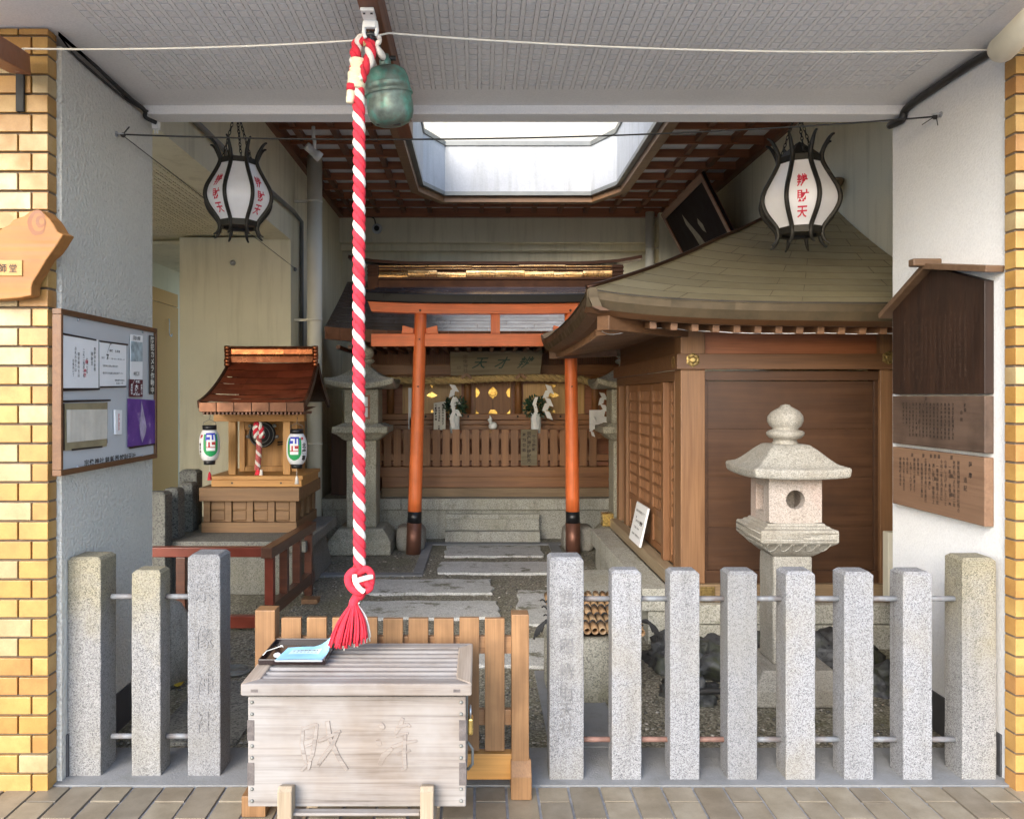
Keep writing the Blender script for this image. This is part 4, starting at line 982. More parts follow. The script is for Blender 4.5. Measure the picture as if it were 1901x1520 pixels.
part('lettering', b, M['ink'], nb)
for (a, c) in ((220,112),(788,220),(786,1312),(215,1408)):
    b = B(); b.lathe([(.007,0),(.006,.005),(.0,.008)], nbp(*C(a,c), -.004), 12, 0, Matrix.Rotation(R(90),3,'Y')); part('dome_nut', b, M['steel'], nb)

# ---------------- three wooden boards on the white pier
WX = 2.02
def wbp(px, py, e=0.0):
    d = WX*F/(px-890.0); return Vector((WX-e, d, CH-(py-737)*d/F))
y0, y1 = 3.145, 3.845
g1 = thing('wooden_board', (2.04, 3.5, 1.5), 'tall blackened gable topped wooden notice on the white pier', 'sign', 'wooden notices on the white pier')
b = B(); b.prism([(y0,1.513),(y1,1.513),(y1,1.925),((y0+y1)/2,2.075),(y0,1.965)], 'x', WX, 2.058); part('panel', b, M['wd_board_black'], g1, bevel=.002)
ym = 3.52
b = B(); b.bar((2.02,y1+.065,1.90), (2.02,ym+.001,2.085), .075, .026, 0, (0,0,1)); b.bar((2.02,ym-.001,2.085), (2.02,y0-.065,2.002), .075, .026, 0, (0,0,1)); part('eave_board', b, M['wd_eave'], g1, bevel=.003)
b = B(); b.box(1.965, 2.05, ym-.045, ym+.045, 2.087, 2.118) if False else b.bar((1.93,ym,2.10),(2.058,ym,2.10), .045, .034); part('ridge_cap', b, M['wd_eave'], g1, bevel=.006)
M['ink_faint'] = plain('ink_faint', (.055,.028,.016), .7)
b = B(); rnd = random.Random(3)
kan = '餅飯殿辨財天社宗像神社由緒御祭神市杵島姫命鎮座天平神護年間勧請町民崇敬福徳財宝芸能守護神社殿改築奉納昭和平成令和年月吉日氏子総代世話人一同'
def columns(b, x_face, ya, yb, zt, zb_, ncol, size, lens, e, bold=0.01):
    for c in range(ncol):
        yy = ya + (yb-ya)*(c+.5)/ncol       # columns read from the near end to the far end
        n = int((zt-zb_)/(size*1.08)*lens(c))
        for i in range(n):
            ch = kan[(c*17 + i*7 + c*i) % len(kan)]
            letter(b, ch, lambda u, v: (x_face-e, -u, v), -yy, zt - size*(.5+1.08*i), size*.9, size, bold)
columns(b, WX, 3.25, 3.75, 1.86, 1.56, 14, .020, lambda c: 1 - .2*(c % 3 == 2), .0008)
part('lettering', b, M['ink_faint'], g1)
g2 = thing('wooden_board', (2.04, 3.5, 1.2), 'dark brown weathered wooden board with dense black columns, middle of the three', 'sign', 'wooden notices on the white pier')
b = B(); b.prism([(y0,1.275),(y1,1.275),(y1,1.505),(y0,1.505)], 'x', WX, 2.058); part('panel', b, M['wd_board_dark'], g2, bevel=.003)
b = B(); columns(b, WX, 3.34, 3.76, 1.475, 1.305, 15, .0165, lambda c: 1 if c < 13 else .7, .0008, .02)
text_v(b, '移築', lambda u, v: (WX-.0008, -u, v), -3.27, 1.475, .018, .02, .01); text_v(b, '由緒', lambda u, v: (WX-.0008, -u, v), -3.295, 1.445, .018, .03, .01)
part('lettering', b, M['ink_black'], g2)
g3 = thing('wooden_board', (2.04, 3.5, .95), 'clean light brown wooden board with black brush columns, lowest of the three', 'sign', 'wooden notices on the white pier')
b = B(); b.prism([(y0,.982),(y1,.982),(y1,1.258),(y0,1.258)], 'x', WX, 2.058); part('panel', b, M['wd_board'], g3, bevel=.003)
b = B(); L2 = [.88,.9,.95,.95,.78,1.0,.86,.68,.98,.75,.42,.8,.72,.35,.82,.78]
cols = ['餅飯殿辨財天社は社殿の','老朽化により令和二年','御一新の御修復を御奉','仕申し上げましたこと','令和二年五月吉日に','御一座を餅飯殿より仮','御遷し致し御修復の上','御本殿に奉遷し','正遷宮を令和三年斎行','御社殿修繕の工事は','宗像神社','餅飯殿七軒衆より','御礼申し上げます','令和三年','令和三年三月吉日','餅飯殿町自治会']
for c, s_ in enumerate(cols):
    yy = 3.315 + c*.0305; z0_ = 1.232 - .0012*c
    text_v(b, s_, lambda u, v: (WX-.0008, -u, v), -yy, z0_, .0195, .0200, .010, 0, .95)
text_v(b, '薩摩', lambda u, v: (WX-.0008, -u, v), -3.235, 1.235, .024, .045, .01); text_v(b, '追記', lambda u, v: (WX-.0008, -u, v), -3.268, 1.168, .024, .034, .01)
part('lettering', b, M['ink'], g3)
# ================================================================ hanging iron lanterns
def lantern(name, c, sc, rot, texts, lab, cap=False, chain_top=None):
    t = thing(name, c, lab, 'lantern', 'iron framed hanging lanterns')
    pr = [(.064,.268),(.067,.245),(.060,.222),(.049,.205),(.101,.0),]   # placeholder, real profile below
    rib = [(.168,.275),(.156,.272),(.140,.255),(.124,.228),(.112,.200),(.107,.175),(.113,.145),(.132,.105),(.157,.060),(.182,.015),(.194,-.025),(.192,-.060),(.174,-.100),(.146,-.135),(.122,-.165),(.112,-.190),(.111,-.212),(.117,-.232),(.130,-.250),(.145,-.260)]
    rib = [(r*sc, z*sc) for r, z in rib]
    pan = [(.104,.165),(.111,.140),(.130,.103),(.155,.060),(.179,.015),(.190,-.025),(.188,-.060),(.170,-.099),(.143,-.134),(.120,-.163),(.112,-.178)]
    pan = [(r*sc*.965, z*sc) for r, z in pan]
    def at_(r, a, z): return c + Vector((r*math.cos(a), r*math.sin(a), z))
    for k in range(8):
        a = rot + k*math.pi/4
        b = B(); pts = smooth([at_(r, a, z) for r, z in rib], 3); n = len(pts)
        rd_ = [.0112*sc*(.35+.65*min(1, 5*min(i, n-1-i)/n+.12)) for i in range(n)]
        b.tube(pts, rd_, 10); part('rib', b, M['iron'], t)
        # one paper panel between this rib and the next
        a2 = a + math.pi/4
        def fn(u, v, k=k, a=a, a2=a2):        # u across 0..1, v 0 top .. 1 bottom
            f = v*(len(pan)-1); i = min(int(f), len(pan)-2); q = f-i
            r = pan[i][0]*(1-q)+pan[i+1][0]*q; z = pan[i][1]*(1-q)+pan[i+1][1]*q
            return at_(r, a, z).lerp(at_(r, a2, z), u)
        b = B(); b.sheet([[fn(u/4, v/20) for u in range(5)] for v in range(21)]); pn = part('panel', b, M['lamp_paper'], t)
        if k in texts:
            b = B(); out = (at_(1, a, 0)+at_(1, a2, 0) - 2*c).normalized()*.002
            text_v(b, '辨財天', lambda u, v: fn(u, 1-v) + out, .5, .73, .165, .20, .018, 0, 2.5)
            part('lettering', b, M['ink_red'], pn)
    def hexring(r0, r1, z0, z1):
        b = B()
        for k in range(8):
            a, a2 = rot+k*math.pi/4, rot+(k+1)*math.pi/4
            b.prism([(c.x+r0*math.cos(a), c.y+r0*math.sin(a)), (c.x+r0*math.cos(a2), c.y+r0*math.sin(a2)), (c.x+r1*math.cos(a2), c.y+r1*math.sin(a2)), (c.x+r1*math.cos(a), c.y+r1*math.sin(a))], 'z', c.z+z0, c.z+z1)
        return b
    part('top_ring', hexring(.085*sc, .110*sc, .150*sc, .180*sc), M['iron'], t)
    part('bottom_ring', hexring(.090*sc, .118*sc, -.205*sc, -.172*sc), M['iron'], t)
    b = B(); b.lathe([(.0,-.190*sc),(.092*sc,-.190*sc),(.092*sc,-.183*sc),(.0,-.183*sc)], c, 8, rot); part('bottom_plate', b, M['black_matt'], t)
    if cap:
        b = B(); b.lathe([(.108*sc,.181*sc),(.07*sc,.215*sc),(.02*sc,.255*sc),(.001,.268*sc)], c, 8, rot, smooth=False); part('cap', b, M['iron'], t)
    top = chain_top
    for k in range(3):
        a = rot + (k*2+.5)*math.pi/3; p0 = at_(.10*sc, a, .178*sc); L = (top-p0).length; n = int(L/.021)
        b = B(); dirv = (top-p0).normalized(); s1 = dirv.orthogonal().normalized(); s2 = dirv.cross(s1)
        for i in range(n):
            m0 = p0 + dirv*(L*(i+.5)/n); sd = s1 if i % 2 else s2
            b.tube([m0 + dirv*(.0145*math.cos(q)) + sd*(.0068*math.sin(q)) for q in [2*math.pi*j/10 for j in range(10)]], .0024, 5, True)
        part('chain', b, M['iron'], t)
    b = B(); b.tube([top+Vector((0,0,-.01)), top+Vector((0,0,.03)), top+Vector((0,-.02,.05)), top+Vector((0,-.04,.05))], .006, 8); b.box(top.x-.02, top.x+.02, 4.11, 4.149, top.z+.03, top.z+.07) if False else None
    b.tube([top+Vector((0,-.04,.05)), Vector((top.x, 4.003, top.z+.05))], .008, 8); part('hook', b, M['iron'], t)
    return t
M['iron'] = plain('iron', (.035, .032, .026), .5, .55, .4, 30, .25)
d = 4.42
lantern('hanging_lantern', P(443,357,d), .98, R(-112.5+17), (7, 1), 'iron hanging lantern with a blank front panel, hung near the grey pier', False, P(439,200,d))
d = 4.36
lantern('hanging_lantern', P(1484,362,d), 1.10, R(-129.5), (0,), 'larger iron hanging lantern with red characters on its front panel, hung over the pavilion roof', True, P(1480,200,d))

# ================================================================ small copper roofed shrine on its cabinet
M['granite_dim'] = granite('granite_dim', (.22, .215, .19), (.08, .08, .07), 200, (.15,.15,.10), .5)
b = B(); b.box(-2.62, -1.30, 5.90, 7.15, .335, .417); b.prism([(-2.50,0),(-1.40,0),(-1.33,0),(-1.40,.334),(-2.50,.334)], 'y', 5.97, 7.1)
solo('stone_plinth', b, M['granite_dim'], 'stone plinth with overhanging top slab under the little copper roofed shrine', 'plinth', bevel=.008)
cb = thing('shrine_cabinet', (-1.82, 6.7, .417), 'panelled wooden base cabinet carrying the little copper roofed shrine', 'cabinet')
cx0, cx1, cy0, cy1 = -2.205, -1.475, 6.30, 7.06
b = B(); b.box(cx0-.015, cx1+.015, cy0-.02, cy1, .418, .50); part('base_rail', b, M['wd_cab'], cb, bevel=.003)
b = B(); b.box(cx0+.02, cx1-.02, cy0+.03, cy1-.01, .501, .673); part('carcass', b, M['wd_cab'], cb)
for k in range(5):
    xx = cx0+.02 + (cx1-cx0-.04)*k/4; b = B(); b.box(xx-.026, xx+.026, cy0, cy0+.029, .501, .672); part('stile', b, M['wd_cab'], cb, bevel=.002)
for k in range(4):
    yy = cy0+.055+(cy1-cy0-.09)*k/3; b = B(); b.box(cx1-.0198, cx1+.005, yy-.02, yy+.03, .501, .672); part('stile', b, M['wd_cab'], cb, bevel=.002)
for k in range(4):
    for r_ in range(2):
        xx = cx0+.02 + (cx1-cx0-.04)*(k+.5)/4
        b = B(); z0_ = .512+r_*.082; b.box(xx-.055, xx+.055, cy0+.012, cy0+.0295, z0_, z0_+.072); part('panel', b, M['wd_cab'], cb, bevel=.006)
b = B(); b.box(cx0-.02, cx1+.045, cy0-.06, cy1+.02, .674, .780); part('top_slab', b, M['wd_cab'], cb, bevel=.003)
hs = thing('small_shrine', (-1.80, 6.7, .781), 'little wooden shrine with shiny red copper roof on a panelled cabinet', 'shrine')
b = B(); b.box(-2.155, -1.43, 6.32, 6.98, .781, .838); part('base_step', b, M['wd_hinoki_x'], hs, bevel=.002)
st = kids(hs)[0]
for px in (430, 521):
    b = B(); xx = X(px, 6.31); q = Vector((xx, 6.3195, .81))
    b.add([q+Vector((.011*math.cos(a)*(1 if i % 2 else .55),0,.011*math.sin(a)*(1 if i % 2 else .55))) for i, a in enumerate([2*math.pi*j/12 for j in range(12)])], [tuple(range(12))]); part('flower_peg', b, M['black_matt'], st)
b = B(); b.box(-2.17, -1.415, 6.30, 6.99, .8385, .868); part('floor', b, M['wd_hinoki_x'], hs, bevel=.002)
for xx in (-2.02, -1.575):
    b = B(); b.box(xx-.03, xx+.03, 6.42, 6.48, .868, 1.30); part('post', b, M['wd_hinoki_z'], hs, bevel=.003)
b = B(); b.box(-2.17, -1.43, 6.415, 6.485, 1.301, 1.362); part('lintel', b, M['wd_hinoki_x'], hs, bevel=.003)
b = B(); b.box(-2.05, -1.545, 6.74, 6.96, .868, 1.42); b.box(-1.562, -1.545, 6.485, 6.74, .868, 1.36) if False else None; part('wall', b, M['wd_hinoki_z'], hs)
b = B()
for (a, c) in ((-2.045,-2.0),(-1.595,-1.55)): b.box(a, c, 6.70, 6.738, .868, 1.30)
b.box(-2.0,-1.595,6.705,6.738,1.22,1.30); b.box(-2.0,-1.595,6.705,6.738,.868,.91); part('door_frame', b, M['wd_hinoki_z'], hs, bevel=.002)
b = B(); b.tube([(-1.72,6.70,1.115),(-1.66,6.70,1.12)], .006, 6); b.tube([(-1.72,6.70,1.095),(-1.67,6.70,1.10)], .005, 6); part('door_bolt', b, M['black_matt'], hs)
# curved copper roof, front slope facing the viewer
def sroof(t): return 1.455 + .25*t + .42*t*t        # t = metres in from the eave
rx0, rx1 = -2.155, -1.345; ey = 6.04; ry = 6.68
b = B(); NC = 7
tt = [0 + (ry-ey)*i/NC for i in range(NC+1)]
for i in range(NC):
    segs = [0] + sorted(random.Random(i).uniform(.1,.9) for _ in range(4)) + [1]
    for j in range(5):
        a, c = segs[j], segs[j+1]
        def px_(u, t): k = t/(ry-ey); return (rx0+.035*k) + (rx1-rx0-.07*k)*u
        rows = []
        for q in range(4):
            t = tt[i] + (tt[i+1]-tt[i])*q/3; lift = .003*(1-q/3)
            rows.append([Vector((px_(u, t), ey+t, sroof(t)+lift + .012*(abs(u-.5)*2)**4)) for u in (a, (a+c)/2, c-.002)])
        b.sheet(rows, 0, False)
rf = part('roof', b, M['copper_red'], hs, recalc=False)
b = B()
for q in (0,1):
    pts = [(1.455+.006*0, ey)]
for j in range(6):
    a = rx0 + (rx1-rx0)*j/6; c = rx0 + (rx1-rx0)*(j+1)/6
    b.box(a+.001, c-.001, ey-.004, ey+.03, 1.385, 1.460)
part('eave_fascia', b, M['copper_dark'], rf, bevel=.003)
b = B(); b.add([(rx0+.02,ey+.03,1.384),(rx1-.02,ey+.03,1.384),(rx1-.05,6.75,1.42),(rx0+.05,6.75,1.42)], [(0,1,2,3)])
for j in range(26): xx = rx0+.03+(rx1-rx0-.06)*j/25; b.box(xx-.007, xx+.007, ey+.012, ey+.38, 1.365, 1.386)
part('rafter', b, M['wd_dark_y'], hs)
b = B()
for sx in (rx0, rx1):
    pts = [Vector((sx + (.035 if sx == rx0 else -.035)*t/(ry-ey), ey+t, sroof(t)-.012)) for t in [ (ry-ey)*i/10 for i in range(11)]]
    for i in range(10): b.bar(pts[i], pts[i+1], .022, .06)
    back = [Vector((pts[-1].x, ry+.03+.5*i/6, sroof((ry-ey)*(1-i/6))-.02)) for i in range(7)]
    for i in range(6): b.bar(back[i], back[i+1], .022, .06)
b.sheet([[Vector((xx, ry+.03+.5*i/6, sroof((ry-ey)*(1-i/6)))) for xx in (rx0+.03, rx1-.03)] for i in range(7)])
part('verge', b, M['copper_dark'], rf)
b = B(); b.prism([(ry-.055,1.98),(ry-.06,2.0),(ry-.05,2.02),(ry-.052,2.06),(ry-.065,2.068),(ry-.03,2.088),(ry+.05,2.088),(ry+.07,2.06),(ry+.06,1.95),(ry-.05,1.95)], 'x', rx0+.05, rx1-.05)
b.xf(lambda p: Vector((p.x, p.y, p.z-.158))); part('ridge', b, M['copper_bright'], rf)
for sx in (rx0+.035, rx1-.035):
    b = B()
    for k in range(6): b.lathe([(.0,-.022),(.016,-.022),(.018,0),(.016,.022),(.0,.022)], (sx, ry-.07+.004*k-(.02 if k > 3 else 0), 1.915-.028*k), 10, 0, Matrix.Rotation(R(90),3,'Y'))
    part('ridge_end', b, M['copper_bright'], rf)
# drum gong with its little rope
gg = thing('gong', (X(487,6.42), 6.46, 1.10), 'flat black round gong hanging inside the little copper roofed shrine', 'gong')
gc = Vector((X(487,6.55), 6.55, Z(806,6.55)))
b = B(); b.lathe([(.0,-.035),(.05,-.04),(.09,-.035),(.108,-.02),(.112,0),(.108,.02),(.0,.03)], gc, 30, 0, Matrix.Rotation(R(90),3,'X')); part('shell', b, M['black_matt'], gg)
b = B()
for r_ in (.035,.07,.10): b.tube([gc + Vector((r_*math.cos(a), -.043 + (.012 if r_ > .09 else 0), r_*math.sin(a))) for a in [2*math.pi*i/30 for i in range(30)]], .003, 6, True)
for a in (R(35), R(145), R(190), R(-10)): b.lathe([(.0,-.012),(.016,-.012),(.016,.012),(.0,.012)], gc + Vector((.122*math.cos(a), 0, .122*math.sin(a))), 12, 0, Matrix.Rotation(R(90),3,'X'))
part('rim', b, M['grey_metal'], gg)
gr = thing('gong_rope', (X(478,6.4), 6.40, .87), 'small faded red and white rope hanging before the black gong', 'rope')
d = 6.40
for k, s_ in enumerate(strands(dense([P(478,872,d), P(481,830,d), P(480,800,d), P(477,788,d)], .008), 3, .012, .0135, .085, None, hand=-1)): part('strand', s_, M['rope_white'] if k == 1 else (M['rope_faded'] if 'rope_faded' in M else M['rope_red']), gr)
for k, s_ in enumerate(strands(smooth([P(476,812,d-.02), P(474,796,d-.02), P(478,786,d-.02), P(485,794,d-.02), P(486,812,d-.02)],6), 2, .011, .013, .07, None)): part('strand', s_, M['rope_white'] if k == 1 else M['rope_red'], gr)
b = B(); b.lathe([(.016,.03),(.02,.0),(.034,-.035),(.0,-.035)], P(479,876,d), 12); part('tassel', b, M['rope_red'], gr)
b = B(); b.lathe([(.010,.02),(.012,.0),(.018,-.03),(.0,-.03)], P(485,876,d-.02), 10); part('tassel', b, M['rope_white'], gr, label='white half of the tassel')
# paper lanterns at both eave corners
def chochin(px, py, d, rot, txt, lab):
    c = P(px, py, d); t = thing('paper_lantern', c, lab, 'paper lantern', 'paper lanterns on the little shrine')
    pr = []
    H = .118; n = 28
    for i in range(n+1):
        z = -H + 2*H*i/n; u = abs(z)/H; r = .050 + .029*(1-u**3.2) ; r -= .0016*(i % 2); pr.append((r, z))
    b = B(); b.lathe([(.0,-H)]+pr+[(.0,H)], c, 28); part('shade', b, M['lamp_paper'], t)
    b = B(); b.lathe([(.0,H),(.052,H),(.053,H+.036),(.0,H+.036)], c, 24); part('cap', b, M['black'], t)
    b = B(); b.lathe([(.0,-H-.032),(.043,-H-.032),(.044,-H),(.0,-H)], c, 24); part('cap', b, M['black'], t)
    b = B(); b.tube([c+Vector((-.05,0,H+.036)), c+Vector((-.046,0,H+.06)), c+Vector((0,0,H+.08)), c+Vector((.046,0,H+.06)), c+Vector((.05,0,H+.036))], .002, 6); b.tube([c+Vector((0,0,H+.08)), c+Vector((0,0.02,H+.125))], .002, 6); part('wire', b, M['grey_metal'], t)
    b = B(); b.tube([c+Vector((0,0,-H-.032)), c+Vector((0,0,-H-.10))], .002, 6); part('cord', b, M['rope_white'] if px < 500 else M['rope_white'], t)
    b = B(); b.lathe([(.004,-H-.09),(.011,-H-.11),(.017,-H-.155),(.0,-H-.155)], c, 12); part('tassel', b, M['rope_red'] if px < 500 else M['rope_white'], t)
    def fn(u, v):      # u radians around from rot, v height
        z = max(-H, min(H, v)); r = .050 + .029*(1-(abs(z)/H)**3.2) + .0012
        a = R(-90) + rot + u; return c + Vector((r*math.cos(a), r*math.sin(a), z))
    def patch(name, cells, mat, off=0):
        b = B()
        for (u0, v0, u1, v1) in cells:
            nu = max(2, int(abs(u1-u0)/.12)); nv = max(2, int(abs(v1-v0)/.012))
            b.sheet([[fn(u0+(u1-u0)*i/nu, v0+(v1-v0)*j/nv)*1 + (fn(u0+(u1-u0)*i/nu, v0+(v1-v0)*j/nv)-Vector((c.x,c.y,fn(0,v0+(v1-v0)*j/nv).z))).normalized()*off for i in range(nu+1)] for j in range(nv+1)])
        part(name, b, M[mat], t, recalc=False)
    # green drop shape, blue top band and red middle behind the white emblem
    b = B(); rows = []
    for j in range(15):
        v = .088 - .172*j/14; hw = .72 if v > -.02 else .72*math.sqrt(max(0, 1-((v+.02)/.065)**2))+.001
        rows.append([fn(-hw+2*hw*i/8, v) for i in range(9)])
    b.sheet(rows); part('green_field', b, M['em_green'], t, recalc=False)
    patch('blue_band', [(-.52,.036,.52,.096)], 'em_blue', .0006); 
    patch('white_band', [(-.42,-.040,.42,-.0165)], 'lamp_paper', .0005)
    patch('red_band', [(-.44,-.016,.44,.0358)], 'em_red', .0006)
    e, h = .10, .0145; cv = .036; s_ = .016
    # left-facing temple emblem
    w2 = .40; hh = .046
    patch('emblem', [(-.08,cv-hh,.08,cv+hh),(-w2,cv-.008,-.08,cv+.008),(.08,cv-.008,w2,cv+.008),(-w2,cv-hh,-w2+.15,cv-.008),(w2-.15,cv+.008,w2,cv+hh),(-w2,cv+hh-.015,-.08,cv+hh),(.08,cv-hh,w2,cv-hh+.015)], 'lamp_paper' if False else 'paper', .0014)
    for k, (s2, u, top, sz, mt_) in enumerate(txt):
        b = B(); text_v(b, s2, lambda a, v: fn(a, v), u, top, sz, sz*1.05, .03, 0, 11.0); part('lettering', b, M[mt_], t, recalc=False)
    return t
chochin(389, 826, 6.12, .45, [('春日神社', -1.15, .02, .026, 'ink'), ('奉', -1.0, .085, .036, 'em_red')], 'white paper lantern with a red tassel at the left eave corner of the little shrine')
chochin(551, 833, 6.12, -.05, [('北龍尊', 1.05, .05, .045, 'ink'), ('奉', .9, .095, .03, 'em_red')], 'white paper lantern with bold black characters at the right eave corner of the little shrine')

# ================================================================ dark little granite fence by the passage
of = thing('old_stone_fence', (-2.4, 6.2, 0), 'old dark granite fence running back towards the passage, left of the little shrine', 'fence')
for (x0, x1, yy, h) in ((-2.46,-2.31,5.78,.80), (-2.44,-2.32,6.05,.795), (-2.43,-2.31,6.33,.81), (-2.53,-2.38,6.62,.885)):
    b = B(); post(b, x0, x1, yy, .14, h, .02); part('post', b, M['granite_dark'], of, bevel=.006)
b = B(); b.tube([(-2.385,5.8,.62),(-2.39,6.7,.62)], .012, 8); part('rail', b, M['rust'], of)
# ================================================================ lacquered railing in front of the little shrine
ra = thing('railing', (-1.5, 5.3, 0), 'red brown lacquered wooden railing bent around the stone plinth', 'railing')
ztop = Z(1015,5.05)
b = B(); b.box(-2.6, X(489,5.05), 5.03, 5.09, ztop-.062, ztop); part('top_rail', b, M['red_lacquer'], ra, bevel=.004)
xa = X(497,5.02); xb = X(577,6.02)
b = B(); b.bar((xa,4.99,ztop-.028),(xb,6.05,ztop-.028), .072, .068); part('top_rail', b, M['wd_rail_y'], ra, bevel=.004)
b = B(); b.bar((xa,4.99,.128),(xb,6.05,.128), .055, .085); part('bottom_rail', b, M['wd_rail_y'], ra, bevel=.004)
for k, yy in enumerate((5.06, 5.36, 5.66, 5.97)):
    xx = xa + (xb-xa)*(yy-4.99)/1.06; b = B(); b.box(xx-.028, xx+.028, yy-.028, yy+.028, .0 if k in (0,3) else .17, ztop-.062); part('baluster', b, M['red_lacquer'] if k == 0 else M['wd_rail_x'], ra, bevel=.003)
b = B(); b.box(-2.6, xa-.03, 5.03, 5.08, .022, .10); part('bottom_rail', b, M['red_lacquer'], ra, bevel=.004)
for xx in (X(338,5.06), -2.42):
    b = B(); b.box(xx-.03, xx+.03, 5.031, 5.085, .10, ztop-.063); part('baluster', b, M['wd_rail_x'], ra, bevel=.003)
b = B(); b.box(X(562,5.75), X(592,5.75), 5.7, 5.8, .0, .035); solo('wood_block', b, M['wd_mid_y'], 'small red brown wood block lying on the ground beside the railing', 'block', bevel=.003)
# round stone behind the second post, leaf, manhole rings
b = B(); b.blob((X(318,4.1), 4.12, .21), (.10,.12,.23), 5, .12, 14); solo('boulder', b, M['granite_warm'], 'pale rounded upright stone half hidden behind the left fence posts', 'stone')
b = B(); q = P(322,1277,4.05); b.sheet([[Vector((q.x+.02*i, q.y+.02*j, .010+.006*((i-1)**2)+.004*j)) for i in range(3)] for j in range(3)]); M['leaf_y'] = plain('leaf_y', (.55,.38,.04), .6); solo('fallen_leaf', b, M['leaf_y'], 'yellow fallen leaf on the gravel between the left fence posts', 'leaf')
b = B(); c_ = Vector((X(436,4.3), 4.3, .004)); b.lathe([(.0,.0),(.085,.0),(.085,.006),(.0,.006)], c_, 28)
for r_ in (.03,.055,.078): b.tube([c_+Vector((r_*math.cos(a), r_*math.sin(a), .008)) for a in [2*math.pi*i/28 for i in range(28)]], .004, 6, True)
solo('drain_cover', b, M['grey_metal'], 'round ringed iron drain cover in the gravel left of the offering box', 'drain cover')
b = B(); b.box(-1.45, -1.05, 3.4, 4.15, -.02, .008); solo('drain_grate', b, M['granite_dark'], 'dark stone drain slab in the gravel behind the left fence', 'slab', bevel=.004)

